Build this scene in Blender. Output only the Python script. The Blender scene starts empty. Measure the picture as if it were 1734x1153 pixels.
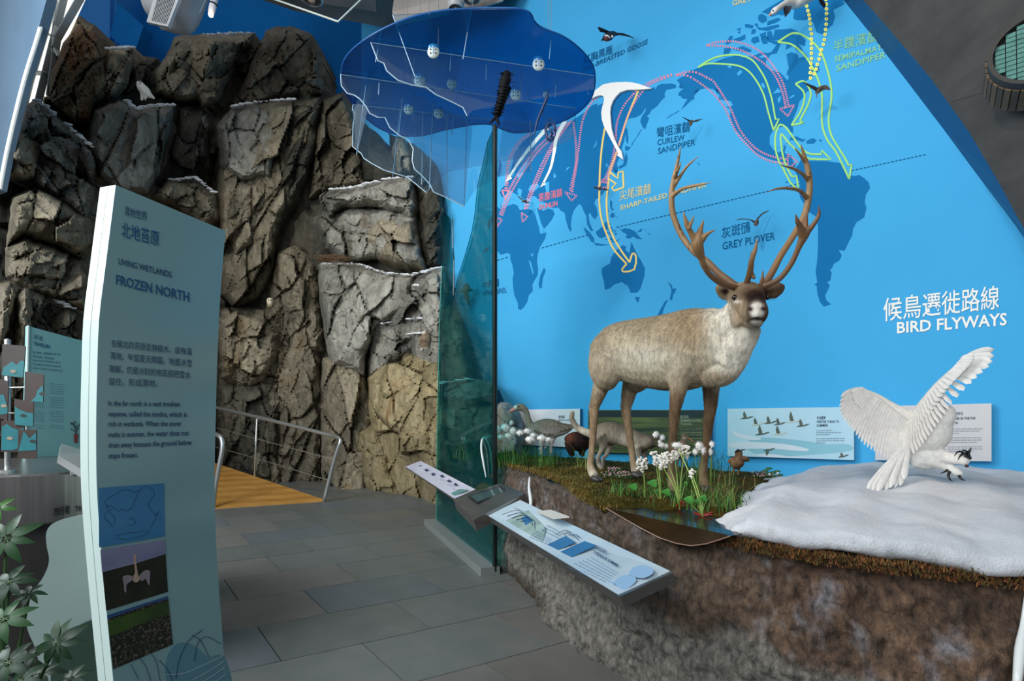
import bpy, bmesh, math, random
import numpy as np
from mathutils import Vector, Matrix, Quaternion
from mathutils.geometry import tessellate_polygon
random.seed(7); rng = np.random.default_rng(7)
SC = bpy.context.scene; COL = SC.collection
F = 867.0; EYE = 1.45; HZ = 700.0
# ---------------------------------------------------------------- camera, world, lights, exposure
cam = bpy.data.cameras.new('camera'); cam.lens = 18.0; cam.sensor_width = 36.0; cam.shift_y = (HZ-576.5)/1734.0
cam.clip_start = 0.05; cam.clip_end = 100
camo = bpy.data.objects.new('camera', cam); COL.objects.link(camo); camo.location = (0, 0, EYE); camo.rotation_euler = (math.pi/2, 0, 0)
SC.camera = camo
wd = bpy.data.worlds.new('world'); SC.world = wd; wd.use_nodes = True
wd.node_tree.nodes['Background'].inputs[0].default_value = (0.86, 0.90, 0.97, 1)
wd.node_tree.nodes['Background'].inputs[1].default_value = 0.42
def area(name, loc, target, size, power, color=(1, 1, 1), sy=None):
    l = bpy.data.lights.new(name, 'AREA'); l.energy = power; l.color = color; l.size = size
    if sy: l.shape = 'RECTANGLE'; l.size_y = sy
    o = bpy.data.objects.new(name, l); COL.objects.link(o); o.location = loc
    o.rotation_euler = (Vector(target)-Vector(loc)).to_track_quat('-Z', 'Y').to_euler(); return o
def spot(name, loc, target, power, angle, color=(1, .85, .7), blend=.6, r=.08):
    l = bpy.data.lights.new(name, 'SPOT'); l.energy = power; l.color = color; l.spot_size = math.radians(angle); l.spot_blend = blend; l.shadow_soft_size = r
    o = bpy.data.objects.new(name, l); COL.objects.link(o); o.location = loc
    o.rotation_euler = (Vector(target)-Vector(loc)).to_track_quat('-Z', 'Y').to_euler(); return o
area('window_daylight', (-6.4, 1.6, 5.6), (1.5, 6.2, 1.8), 3.2, 680, (0.92, 0.96, 1.0), 4.5)
area('rear_daylight', (-2.2, -3.6, 4.6), (2.6, 5.6, 2.0), 3.0, 330, (0.90, 0.95, 1.0), 3.0)
spot('cliff_spotlight', (-3.4, 3.2, 8.6), (-2.2, 10.2, 4.2), 1050, 66, (1.0, .94, .84))
spot('mural_spotlight', (-.4, 1.6, 6.2), (3.6, 6.0, 3.2), 430, 78, (1.0, .95, .9), .9, .12)
spot('snow_spotlight', (1.0, 1.4, 5.6), (1.75, 3.1, .9), 110, 24, (1.0, .66, .5), .35, .04)
SC.view_settings.view_transform = 'Standard'; SC.view_settings.look = 'None'
SC.view_settings.exposure = 0.0; SC.view_settings.gamma = 1.0; SC.view_settings.use_curve_mapping = False
SC.cycles.use_denoising = True
SC.cycles.max_bounces = 8; SC.cycles.transparent_max_bounces = 24; SC.cycles.diffuse_bounces = 3
# ---------------------------------------------------------------- helpers
def V(*a): return Vector(a)
def P(x, y, Y): return Vector(((x-867.0)/F*Y, Y, EYE+(HZ-y)/F*Y))
class Plane:
    def __init__(s, p, n): s.p = Vector(p); s.n = Vector(n).normalized()
    def __call__(s, x, y, off=0.0):
        d = Vector(((x-867.0)/F, 1.0, (HZ-y)/F)); o = Vector((0, 0, EYE))
        t = (s.p+s.n*off-o).dot(s.n)/d.dot(s.n); return o+d*t
WALL = Plane((4.708, 4.9, 0), (-.629, -.777, 0))
def wy(x):  # depth of the mural wall at a picture column
    return WALL(x, HZ).y
def s2l(c):
    if isinstance(c, str):
        c = tuple(int(c[i:i+2], 16)/255 for i in (0, 2, 4))
    return tuple((v/12.92 if v <= .04045 else ((v+.055)/1.055)**2.4) for v in c[:3])+(1.0,)
MATS = {}
def nd(nt, t, **k):
    n = nt.nodes.new(t)
    for a, b in k.items():
        if a.startswith('i_'): n.inputs[a[2:].replace('_', ' ')].default_value = b
        else: setattr(n, a, b)
    return n
def mat(name, c1, c2=None, scale=8, rough=.6, metal=0, bump=0, bscale=None, stretch=(1, 1, 1), detail=6, spec=.5, attr=False, lo=.35, hi=.65, trans=None, emit=None, bdist=.01, alpha=None, sss=0):
    if name in MATS: return MATS[name]
    m = bpy.data.materials.new(name); MATS[name] = m; m.use_nodes = True; nt = m.node_tree; L = nt.links
    b = nt.nodes['Principled BSDF']; b.inputs['Roughness'].default_value = rough; b.inputs['Metallic'].default_value = metal
    b.inputs['Specular IOR Level'].default_value = spec
    b.inputs['Base Color'].default_value = s2l(c1)
    co = None
    if c2 or bump or attr:
        tc = nd(nt, 'ShaderNodeTexCoord'); mp = nd(nt, 'ShaderNodeMapping'); mp.inputs['Scale'].default_value = stretch
        L.new(tc.outputs['Object'], mp.inputs['Vector'])
        no = nd(nt, 'ShaderNodeTexNoise', i_Scale=scale, i_Detail=detail, i_Roughness=.62); L.new(mp.outputs[0], no.inputs['Vector'])
        if c2:
            cr = nd(nt, 'ShaderNodeValToRGB'); cr.color_ramp.elements[0].position = lo; cr.color_ramp.elements[1].position = hi
            cr.color_ramp.elements[0].color = s2l(c1); cr.color_ramp.elements[1].color = s2l(c2)
            L.new(no.outputs['Fac'], cr.inputs[0]); co = cr.outputs[0]
        if attr:
            at = nd(nt, 'ShaderNodeAttribute', attribute_name='Col')
            if co:
                mx = nd(nt, 'ShaderNodeMix', data_type='RGBA', blend_type='MULTIPLY'); mx.inputs['Factor'].default_value = 1
                L.new(at.outputs['Color'], mx.inputs['A']); L.new(co, mx.inputs['B']); co = mx.outputs['Result']
            else: co = at.outputs['Color']
        if co: L.new(co, b.inputs['Base Color'])
        if bump:
            n2 = nd(nt, 'ShaderNodeTexNoise', i_Scale=bscale or scale*3, i_Detail=8, i_Roughness=.65); L.new(mp.outputs[0], n2.inputs['Vector'])
            bp = nd(nt, 'ShaderNodeBump'); bp.inputs['Strength'].default_value = bump; bp.inputs['Distance'].default_value = bdist
            L.new(n2.outputs['Fac'], bp.inputs['Height']); L.new(bp.outputs[0], b.inputs['Normal'])
    if trans: b.inputs['Transmission Weight'].default_value = trans
    if emit: b.inputs['Emission Color'].default_value = s2l(c1); b.inputs['Emission Strength'].default_value = emit
    if sss:
        b.inputs['Subsurface Weight'].default_value = sss; b.inputs['Subsurface Radius'].default_value = (.05, .05, .05); b.inputs['Subsurface Scale'].default_value = .3
    return m
def sheet(name, tint, gloss=.08, diffuse=None, dfac=0.0, rough=.02):
    """a clear or tinted sheet: filters what passes through, reflects a little"""
    if name in MATS: return MATS[name]
    m = bpy.data.materials.new(name); MATS[name] = m; m.use_nodes = True; nt = m.node_tree; L = nt.links
    nt.nodes.remove(nt.nodes['Principled BSDF']); out = nt.nodes['Material Output']
    tr = nd(nt, 'ShaderNodeBsdfTransparent'); tr.inputs[0].default_value = tuple(tint)+(1,)
    last = tr.outputs[0]
    if diffuse:
        d = nd(nt, 'ShaderNodeBsdfTranslucent'); d.inputs[0].default_value = s2l(diffuse)
        d2 = nd(nt, 'ShaderNodeBsdfDiffuse'); d2.inputs[0].default_value = s2l(diffuse)
        md = nd(nt, 'ShaderNodeMixShader'); L.new(d.outputs[0], md.inputs[1]); L.new(d2.outputs[0], md.inputs[2])
        mx = nd(nt, 'ShaderNodeMixShader'); mx.inputs[0].default_value = dfac; L.new(last, mx.inputs[1]); L.new(md.outputs[0], mx.inputs[2]); last = mx.outputs[0]
    g = nd(nt, 'ShaderNodeBsdfGlossy'); g.inputs['Roughness'].default_value = rough
    lw = nd(nt, 'ShaderNodeLayerWeight'); lw.inputs[0].default_value = .25
    mm = nd(nt, 'ShaderNodeMath', operation='MULTIPLY_ADD'); mm.inputs[1].default_value = .5; mm.inputs[2].default_value = gloss*.4; L.new(lw.outputs['Fresnel'], mm.inputs[0])
    m3 = nd(nt, 'ShaderNodeMixShader'); L.new(mm.outputs[0], m3.inputs[0]); L.new(last, m3.inputs[1]); L.new(g.outputs[0], m3.inputs[2])
    L.new(m3.outputs[0], out.inputs[0]); return m
def mesh(name, vs, fs, m=None, parent=None, smooth=False, cols=None):
    me = bpy.data.meshes.new(name); me.from_pydata([tuple(v) for v in vs], [], fs); me.update()
    if m: me.materials.append(m)
    if smooth: me.polygons.foreach_set('use_smooth', [True]*len(me.polygons))
    if cols is not None: setcol(me, cols)
    o = bpy.data.objects.new(name, me); COL.objects.link(o)
    if parent: o.parent = parent
    return o
def setcol(me, cols):
    a = me.color_attributes.new('Col', 'FLOAT_COLOR', 'POINT'); c = np.ones((len(me.vertices), 4), np.float32); c[:, :3] = cols
    a.data.foreach_set('color', c.ravel())
def empty(name, loc, label, cat, group=None):
    o = bpy.data.objects.new(name, None); COL.objects.link(o); o.location = loc; o.empty_display_size = .05
    tag(o, label, cat, group); return o
def tag(o, label, cat, group=None, kind=None):
    o['label'] = label; o['category'] = cat
    if group: o['group'] = group
    if kind: o['kind'] = kind
    return o
def struct(o): o['kind'] = 'structure'; return o
def adopt(root, *kids):
    """children built in world coordinates keep their place under the root"""
    mi = Matrix.Translation(-Vector(root.location))
    for k in kids:
        k.parent = root; k.matrix_parent_inverse = mi
def T(root):  # parent helper: returns function placing world-built meshes below root
    def f(name, vs, fs, m=None, **k):
        o = mesh(name, vs, fs, m, **k); adopt(root, o); return o
    return f
def prism(pts, direction):
    """closed solid from a 3-D polygon pushed along a vector"""
    n = len(pts); d = Vector(direction); vs = [Vector(p) for p in pts]; tri = tessellate_polygon([vs])
    vs2 = vs+[p+d for p in vs]; nrm = Vector((0, 0, 0))
    for i in range(n): nrm += vs[i].cross(vs[(i+1) % n])
    fl = nrm.dot(d) > 0
    fs = []
    for t in tri:
        a = vs[t[1]]-vs[t[0]]; b = vs[t[2]]-vs[t[0]]
        if a.cross(b).dot(d) > 0: t = (t[0], t[2], t[1])
        fs.append(tuple(t)); fs.append((t[0]+n, t[2]+n, t[1]+n))
    for i in range(n):
        j = (i+1) % n; q = (i, j, j+n, i+n) if fl else (i, i+n, j+n, j)
        fs.append(q)
    return vs2, fs
def join(parts):
    vs, fs = [], []
    for a, b in parts:
        k = len(vs); vs += list(a); fs += [tuple(i+k for i in f) for f in b]
    return vs, fs
def box(cx, cy, cz, sx, sy, sz, rz=0, rot=None):
    R = rot or Matrix.Rotation(rz, 3, 'Z'); c = Vector((cx, cy, cz))
    vs = [c+R@Vector((x*sx/2, y*sy/2, z*sz/2)) for x in (-1, 1) for y in (-1, 1) for z in (-1, 1)]
    return vs, [(0, 1, 3, 2), (4, 6, 7, 5), (0, 4, 5, 1), (2, 3, 7, 6), (0, 2, 6, 4), (1, 5, 7, 3)]
def catmull(pts, n=6):
    pts = [np.array(p, float) for p in pts]
    if len(pts) < 3: return pts
    P_ = [2*pts[0]-pts[1]]+pts+[2*pts[-1]-pts[-2]]; out = []
    for i in range(1, len(P_)-2):
        a, b, c, d = P_[i-1:i+3]
        for k in range(n):
            t = k/n; out.append(.5*((2*b)+(-a+c)*t+(2*a-5*b+4*c-d)*t*t+(-a+3*b-3*c+d)*t**3))
    out.append(pts[-1]); return out
def tube(pts, seg=10, cap=True, up=(0, 0, 1), sm=0):
    """pts: (Vector, r) or (Vector, rside, rup); closed tapered tube with rounded ends"""
    rows = [tuple(p[0])+((p[1], p[1]) if len(p) == 2 else (p[1], p[2])) for p in pts]
    if sm: rows = [tuple(r) for r in catmull(rows, sm)]
    C = [Vector(r[:3]) for r in rows]; vs, fs = [], []; up = Vector(up); n = len(rows)
    prev = None
    for i in range(n):
        t = (C[min(i+1, n-1)]-C[max(i-1, 0)]).normalized()
        if prev is None:
            s = t.cross(up)
            if s.length < .15: s = t.cross(Vector((0, 1, 0)))
        else:
            s = prev-t*prev.dot(t)
        s.normalize(); prev = s; u = s.cross(t)
        for k in range(seg):
            a = 2*math.pi*k/seg; vs.append(C[i]+s*math.cos(a)*max(rows[i][3], 1e-4)+u*math.sin(a)*max(rows[i][4], 1e-4))
    for i in range(n-1):
        for k in range(seg):
            a = i*seg+k; b = i*seg+(k+1) % seg; fs.append((a, b, b+seg, a+seg))
    if cap:
        for (i, s) in ((0, -1), (n-1, 1)):
            t = (C[min(i+1, n-1)]-C[max(i-1, 0)]).normalized(); r = (rows[i][3]+rows[i][4])/2*.55
            vs.append(C[i]+t*s*r); k = len(vs)-1
            for j in range(seg):
                a = i*seg+j; b = i*seg+(j+1) % seg; fs.append((b, a, k) if s < 0 else (a, b, k))
    return vs, fs
def TP(pts, seg=10, sm=4, **k):
    """picture-traced limb: (x, y, depth, radius in picture px[, radius up])"""
    return tube([(P(p[0], p[1], p[2]),)+tuple(r*p[2]/F for r in p[3:]) for p in pts], seg, sm=sm, **k)
def ball(c, r, seg=10, rings=7):
    c = Vector(c); r = Vector(r) if hasattr(r, '__len__') else Vector((r, r, r)); vs = [c+V(0, 0, r.z)]; fs = []
    for i in range(1, rings):
        th = math.pi*i/rings
        for k in range(seg):
            a = 2*math.pi*k/seg; vs.append(c+V(r.x*math.sin(th)*math.cos(a), r.y*math.sin(th)*math.sin(a), r.z*math.cos(th)))
    vs.append(c-V(0, 0, r.z)); e = len(vs)-1
    for k in range(seg): fs.append((0, 1+k, 1+(k+1) % seg)); fs.append((e, e-seg+(k+1) % seg, e-seg+k))
    for i in range(rings-2):
        for k in range(seg):
            a = 1+i*seg+k; b = 1+i*seg+(k+1) % seg; fs.append((a, a+seg, b+seg, b))
    return vs, fs
def blob(name, parts, voxel, m, smooth=6, colfn=None):
    """several closed shapes fused into one continuous skin"""
    vs, fs = join(parts); me = bpy.data.meshes.new(name); me.from_pydata([tuple(v) for v in vs], [], fs); me.update()
    bm = bmesh.new(); bm.from_mesh(me); bmesh.ops.recalc_face_normals(bm, faces=bm.faces); bm.to_mesh(me); bm.free()
    o = bpy.data.objects.new(name, me); COL.objects.link(o)
    r = o.modifiers.new('r', 'REMESH'); r.mode = 'VOXEL'; r.voxel_size = voxel
    s = o.modifiers.new('s', 'SMOOTH'); s.factor = .5; s.iterations = smooth
    dg = bpy.context.evaluated_depsgraph_get(); nm = bpy.data.meshes.new_from_object(o.evaluated_get(dg))
    o.modifiers.clear(); o.data = nm; nm.name = name; nm.materials.clear(); nm.materials.append(m)
    nm.polygons.foreach_set('use_smooth', [True]*len(nm.polygons))
    if colfn:
        co = np.empty(len(nm.vertices)*3); nm.vertices.foreach_get('co', co); co = co.reshape(-1, 3)
        px = 867+co[:, 0]/co[:, 1]*F; py = HZ-(co[:, 2]-EYE)/co[:, 1]*F
        setcol(nm, colfn(px, py, co))
    return o
def lerp(a, b, t): return a+(b-a)*t
_H = np.random.default_rng(99).uniform(-1, 1, 65536)
def nz(p, s=1.0, seed=0):
    """value noise, three octaves, numpy"""
    p = np.asarray(p, float); p = np.hstack([p, np.zeros((len(p), 1))]) if p.shape[1] == 2 else p; out = np.zeros(len(p)); amp, tot = 1.0, 0
    for o in range(3):
        q = p*s*(.16*2**o)*2.2+seed*17.3+o*5.1; i = np.floor(q).astype(np.int64); f = q-i; f = f*f*(3-2*f); v = 0
        for dx in (0, 1):
            for dy in (0, 1):
                for dz in (0, 1):
                    h = ((i[:, 0]+dx)*73856093 ^ (i[:, 1]+dy)*19349663 ^ (i[:, 2]+dz)*83492791) & 65535
                    v = v+_H[h]*(f[:, 0] if dx else 1-f[:, 0])*(f[:, 1] if dy else 1-f[:, 1])*(f[:, 2] if dz else 1-f[:, 2])
        out += v*amp; tot += amp; amp *= .55
    return out/tot*1.8
def poly_on(name, pts, plane, off, th, m, root, tf=None):
    q = [plane(x, y, off) for x, y in pts]; vs, fs = prism(q, -plane.n*th); o = mesh(name, vs, fs, m)
    adopt(root, o) if root else None; return o
def ribbon(name, pts, w, plane, off, m, root, sm=6, dash=None, closed=False, w1=None):
    if closed: pts = list(pts)+[pts[0]]
    q = catmull(pts, sm) if sm else [np.array(p, float) for p in pts]
    out, L_ = [q[0]], 0
    for a, b in zip(q[:-1], q[1:]):
        d = np.linalg.norm(b-a); n = max(1, int(d/(dash or 8)))
        for k in range(1, n+1): out.append(a+(b-a)*k/n)
    q = out; n = len(q); vs, fs = [], []
    for i in range(n):
        t = q[min(i+1, n-1)]-q[max(i-1, 0)]; t = t/(np.linalg.norm(t)+1e-9); s = np.array((-t[1], t[0]))
        ww = w if w1 is None else lerp(w, w1, i/(n-1))
        for e in (-1, 1): vs.append(plane(*(q[i]+s*e*ww/2), off))
    for i in range(n-1):
        if dash and i % 2: continue
        fs.append((2*i, 2*i+1, 2*i+3, 2*i+2))
    o = mesh(name, vs, fs, m); adopt(root, o); return o
_tc = {}
def text_mesh(s, bold=0.0):
    if (s, bold) in _tc: return _tc[(s, bold)]
    c = bpy.data.curves.new('t', 'FONT'); c.body = s; c.size = 1; c.resolution_u = 2; c.offset = bold
    o = bpy.data.objects.new('t', c); COL.objects.link(o); dg = bpy.context.evaluated_depsgraph_get(); dg.update()
    me = bpy.data.meshes.new_from_object(o.evaluated_get(dg)); vs = [tuple(v.co) for v in me.vertices]; fs = [tuple(p.vertices) for p in me.polygons]
    bpy.data.objects.remove(o); bpy.data.curves.remove(c); bpy.data.meshes.remove(me)
    _tc[(s, bold)] = (vs, fs); return vs, fs
def text_on(s, x0, y0, x1, y1, h, plane, off, m, root, bold=0.0, name='lettering', up=None, h1=None):
    """baseline from (x0,y0) to (x1,y1) in the picture, capital height h px"""
    vs, fs = text_mesh(s, bold)
    if not vs: return None
    xa = min(v[0] for v in vs); xb = max(v[0] for v in vs); w = xb-xa; ux, uy = up or (0, -1); h1 = h1 or h
    out = []
    for v in vs:
        t = (v[0]-xa)/w; hh = lerp(h, h1, t)/.72
        out.append(plane(x0+(x1-x0)*t+ux*hh*v[1], y0+(y1-y0)*t+uy*hh*v[1], off))
    o = mesh(name, out, fs, m); adopt(root, o); return o
# ================================================================ SETTING
m_blue = mat('mural_sky_blue_paint', '48abe0', '46a8dc', 1.5, rough=.9, spec=.08)
m_land = mat('mural_deep_blue_paint', '1a72ad', '1870a9', 3, rough=.9, spec=.08)
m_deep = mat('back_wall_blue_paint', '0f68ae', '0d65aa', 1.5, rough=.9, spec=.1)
m_navy = mat('beam_navy_paint', '1a4c7c', '174673', 3, rough=.4)
m_conc = mat('dark_concrete', '3b3b3a', '4e4c49', 1.6, rough=.85, bump=.3, bscale=22, stretch=(1, 1, 2.2))
m_white = mat('white_paint', 'eceef0', rough=.5)
# --- mural wall
wedge = [(612, -260), (612, 960), (1790, 1000), (1790, 470), (1716, 377), (1660, 303), (1600, 222), (1530, 130), (1470, 52), (1428, 0), (1390, -60), (1300, -260)]
q = [WALL(x, y, 0) for x, y in wedge]
vs, fs = prism(q, (.629*.25, .777*.25, 0)); wall_r = struct(mesh('wall_right', vs, fs, m_blue))
# navy edge beam and the sloping concrete soffit
e_in = [(1390, -60), (1428, 0), (1470, 52), (1530, 130), (1600, 222), (1660, 303), (1716, 377), (1765, 445)]
e_out = [(1424, -60), (1462, 0), (1508, 52), (1574, 130), (1640, 222), (1688, 303), (1728, 377), (1768, 445)]
def offpt(p, s): return p+WALL.n*s
vs = []; fs = []
for a, b in zip(e_in, e_out):
    p0 = WALL(*a, 0); p1 = WALL(b[0], b[1], .30); vs += [p0, p1, p1+V(.12, .0, .25), p0+V(.25, .2, .25)]
for i in range(len(e_in)-1):
    for k in range(4): fs.append((4*i+k, 4*i+(k+1) % 4, 4*i+4+(k+1) % 4, 4*i+4+k))
o = struct(mesh('trim_1', vs, fs, m_navy))
vs = []; n = len(e_out)
SO = Plane(WALL(1640, 222, .30), (WALL(1728, 377, .30)-WALL(1462, 0, .30)).cross(V(0, -1, 0)))
for k in range(2):
    for s in (0, 6.5):
        for b in e_out:
            p = WALL(b[0], b[1], .30); vs.append(p+V(0, -s, 0)+V(.25, 0, .3)*k)
fs = []
for i in range(n-1):
    fs.append((i, i+n, i+1+n, i+1)); fs.append((2*n+i, 2*n+i+1, 3*n+i+1, 3*n+i))
    fs.append((i, i+1, 2*n+i+1, 2*n+i)); fs.append((n+i, 3*n+i, 3*n+i+1, n+i+1))
fs += [(0, 2*n, 3*n, n), (n-1, 2*n-1, 4*n-1, 3*n-1)]
soff = struct(mesh('ceiling_soffit', vs, fs, m_conc)); soff['kind'] = 'structure'
# recessed joints across the concrete
mj = mat('concrete_joint', '343534', rough=.9)
for (a, b) in (((1480, 20), (1760, -30)), ((1612, 172), (1690, 150)), ((1690, 285), (1790, 262))):
    pa = SO(a[0], a[1], -.006) ; pb = SO(b[0], b[1], -.006)
    v2, f2 = tube([(pa, .008), (pb, .008)], 6); o = mesh('concrete_joint', v2, f2, mj); adopt(soff, o)
# --- back walls behind the cliff
def wallstrip(name, cols, m, ztop=12, zbot=0, th=.2):
    pts = [V((x-867)/F*Y, Y, 0) for x, Y in cols]; vs, fs = [], []
    for p in pts: vs += [V(p.x, p.y, zbot), V(p.x, p.y, ztop), V(p.x, p.y+th, ztop), V(p.x, p.y+th, zbot)]
    for i in range(len(pts)-1):
        for k in range(4): fs.append((4*i+k, 4*i+(k+1) % 4, 4*i+4+(k+1) % 4, 4*i+4+k))
    fs += [(0, 3, 2, 1), (len(vs)-4, len(vs)-3, len(vs)-2, len(vs)-1)]
    return struct(mesh(name, vs, fs, m))
wallstrip('wall_back', [(612, 12.6), (238, 12.9)], m_deep)
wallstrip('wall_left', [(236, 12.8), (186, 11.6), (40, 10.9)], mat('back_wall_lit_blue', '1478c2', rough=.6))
# sloping blue bulkhead above the left peak
vs, fs = prism([P(200, 5, 11.3), P(243, 44, 11.2), P(226, 96, 11.3), P(186, 60, 11.5)], (0, .3, 0)); 
o = struct(mesh('trim_2', vs, fs, m_deep))
# --- ceiling over the cliff
m_ceil = mat('ceiling_grey_paint', '8a8580', '7b7672', 2, rough=.8)
pts = [P(430, -5, 10.05), P(500, 19, 10.4), P(640, 45, 10.8), P(1010, 45, 10.8), V(3, 3, 9.6), V(-6, 3, 9.6)]
pts = [V(p.x, p.y, 9.62) for p in pts]; vs, fs = prism(pts, (0, 0, .4)); ceil = struct(mesh('ceiling', vs, fs, m_ceil))
vs, fs = box(-3.55, 9.0, 9.35, 2.2, 1.1, .5, .2); struct(mesh('ceiling_beam', vs, fs, mat('ceiling_beam_paint', '6b6a68', rough=.8)))
# --- window wall, upper left
m_frame = mat('window_frame_white', 'e9ece6', rough=.35)
win = struct(bpy.data.objects.new('window_1', None)); COL.objects.link(win)
sky = mat('window_daylight_pane', 'f0f2e8', rough=.3, emit=1.25)
Yw = 8.6
gp = [(150, -20), (100, 90), (62, 200), (22, 380), (10, 480), (-40, 480), (-40, 200), (40, 60), (80, -20)]
vs, fs = prism([P(x, y, Yw) for x, y in gp], (0, .03, 0)); o = mesh('pane', vs, fs, sky); adopt(win, o)
def bar(a, b, w, Y, m, root, name='mullion', d=.12):
    pa, pb = P(a[0], a[1], Y), P(b[0], b[1], Y); t = (pb-pa).normalized(); s = t.cross(V(0, 1, 0)).normalized()*(w/F*Y/2)
    vs, fs = prism([pa+s, pb+s, pb-s, pa-s], (0, d, 0)); o = mesh(name, vs, fs, m); adopt(root, o); return o
for a, b, w in (((88, -12), (45, 130), 3), ((45, 130), (12, 260), 3), ((12, 260), (-8, 350), 3), ((104, -12), (60, 165), 1.6), ((60, 165), (22, 340), 1.6),
                ((132, -10), (92, 60), 2), ((92, 60), (78, 160), 1.6), ((92, -2), (88, 88), 3), ((66, 48), (92, 62), 1.4), ((45, 118), (78, 122), 1.4), ((88, 78), (97, 94), 3),
                ((2, 300), (16, 350), 7), ((-5, 350), (18, 352), 4)):
    bar(a, b, w, Yw-.25, m_frame if w > 2.5 else mat('window_frame_grey', 'a9aeb0', rough=.4), win)
# the smooth grey-blue blind hanging nearer, with its bright edge
blind = [(-60, -60), (86, -60), (80, -5), (62, 60), (40, 130), (22, 200), (8, 262), (-3, 320), (-60, 340)]
vs, fs = prism([P(x, y, 6.2+.012*(60-x)) for x, y in blind], (.02, .1, 0)); o = struct(mesh('window_blind', vs, fs, mat('blind_cloth', '56738c', '66839a', .5, rough=.7)))
edge = [(86, -60), (80, -5), (62, 60), (40, 130), (22, 200), (8, 262), (-3, 320)]
vs, fs = tube([(P(x+3, y, 6.15), .022) for x, y in edge], 8, sm=4); o = struct(mesh('trim_3', vs, fs, m_frame))
# --- floor: base slab and tiles
base = struct(mesh('floor', *join([box(-3, 4.5, -.06, 26, 22, .08)]), mat('floor_grout', '2c302f', rough=.9)))
A = V(-.792, 1, 0).normalized(); B = V(1.768, 1, 0).normalized()
tm = [mat('slate_tile_%s' % n, a, b, 3.5, rough=.42, bump=.12, bscale=26, stretch=(1, 1, 1)) for n, a, b in
      (('dark', '595e5b', '646864'), ('mid', '5f6462', '6a6c68'), ('warm', '65645f', '6d6c67'), ('cool', '575e60', '61686a'))]
O0 = V(-1.35, 3.0, 0); a_, b_ = .62, .93; made = {}
for i in range(-6, 16):
    for j in range(-8, 8):
        c = O0+A*(i*a_)+B*(j*b_+(i % 2)*b_*.5); cc = c+A*a_/2+B*b_/2
        if cc.y < 1.6 or cc.y > 12.2: continue
        px = 867+cc.x/cc.y*F; py = HZ+EYE/cc.y*F
        if px < -120 or px > 1180 or py > 1350 or (cc.y > 7.4 and px < 240): continue
        if px > 868+(py-970)*1.35+260 or (px > 900 and py < 960): continue
        g = .004; k = (i*7+j*13+(i*j) % 5) % 4
        if k not in made:
            pts = [A*g+B*g, A*(a_-g)+B*g, A*(a_-g)+B*(b_-g), A*g+B*(b_-g)]
            vs, fs = prism([p+V(0, 0, 0) for p in pts], (0, 0, -.018)); me = bpy.data.meshes.new('floor_tile'); me.from_pydata([tuple(v) for v in vs], [], fs); me.materials.append(tm[k]); made[k] = me
        o = bpy.data.objects.new('floor_tile', made[k]); COL.objects.link(o); o.parent = base; o.location = c+V(0, 0, random.uniform(-.0006, .0006))
# --- timber floor seen low on the left
m_wood = mat('oak_boards', 'a9743a', 'bd8748', 5, rough=.35, stretch=(1, 9, 1), bump=.05)
m_wood2 = mat('oak_boards_dark', '9c672f', 'ad7a3c', 5, rough=.35, stretch=(1, 9, 1), bump=.05)
fl2 = struct(bpy.data.objects.new('floor_timber', None)); COL.objects.link(fl2)
for k in range(11):
    vs, fs = box(-5.1, 4.0+k*.165, .012, 2.8, .160, .022, .1); o = mesh('floor_board', vs, fs, (m_wood, m_wood2)[k % 2]); adopt(fl2, o)
# ---------------------------------------------------------------- mural
def fo(off): return .004+(off-.004)*.35
def land(name, pts, off=.004, m=None): return poly_on(name, pts, WALL, fo(off), .0035, m or m_land, wall_r)
EUR = [(860,300),(866,285),(870,262),(885,240),(905,224),(940,215),(960,212),(975,200),(990,190),(1003,178),(1012,175),(1010,180),(1022,174),(1040,165),(1052,160),(1062,153),(1080,155),(1098,153),(1103,150),(1108,147),(1110,152),(1113,145),(1120,142),(1130,142),(1137,141),(1145,144),(1144,149),(1133,151),(1128,152),(1125,158),(1126,164),(1118,172),(1112,180),(1102,187),(1100,192),(1095,196),(1099,200),(1096,208),(1092,219),(1088,215),(1084,205),(1087,197),(1093,188),(1094,181),(1085,194),(1075,199),(1066,200),(1060,205),(1060,222),(1056,240),(1050,258),(1047,270),(1044,276),(1046,286),(1043,293),(1038,290),(1036,282),(1032,280),(1028,283),(1031,290),(1026,294),(1024,300),(1029,306),(1026,318),(1021,328),(1013,334),(1008,338),(1006,344),(1010,352),(1012,364),(1007,371),(1002,366),(999,359),(996,364),(998,376),(1002,386),(1005,391),(1000,391),(994,380),(993,366),(989,359),(985,349),(981,345),(977,349),(972,355),(968,366),(966,384),(963,388),(958,372),(956,360),(950,357),(945,351),(936,352),(930,349),(926,345),(920,342),(912,338),(906,332),(900,331),(894,340),(888,342),(882,335),(874,330),(866,334),(858,344),(848,352),(846,342),(850,334),(846,326),(850,318),(857,312)]
land('continent', EUR)
land('continent', [(842,350),(848,354),(858,349),(870,345),(876,348),(880,356),(888,354),(897,354),(903,357),(906,365),(912,382),(914,395),(918,396),(925,393),(923,403),(914,418),(910,432),(909,443),(911,455),(910,466),(905,474),(901,482),(902,492),(895,500),(893,510),(887,520),(881,525),(877,522),(877,514),(871,500),(869,488),(868,472),(870,462),(868,450),(864,438),(864,430),(858,428),(848,431),(842,425)])
land('continent', [(904,354),(910,352),(920,357),(928,353),(936,355),(939,362),(934,372),(926,382),(917,391),(913,381),(907,366)])
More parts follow.
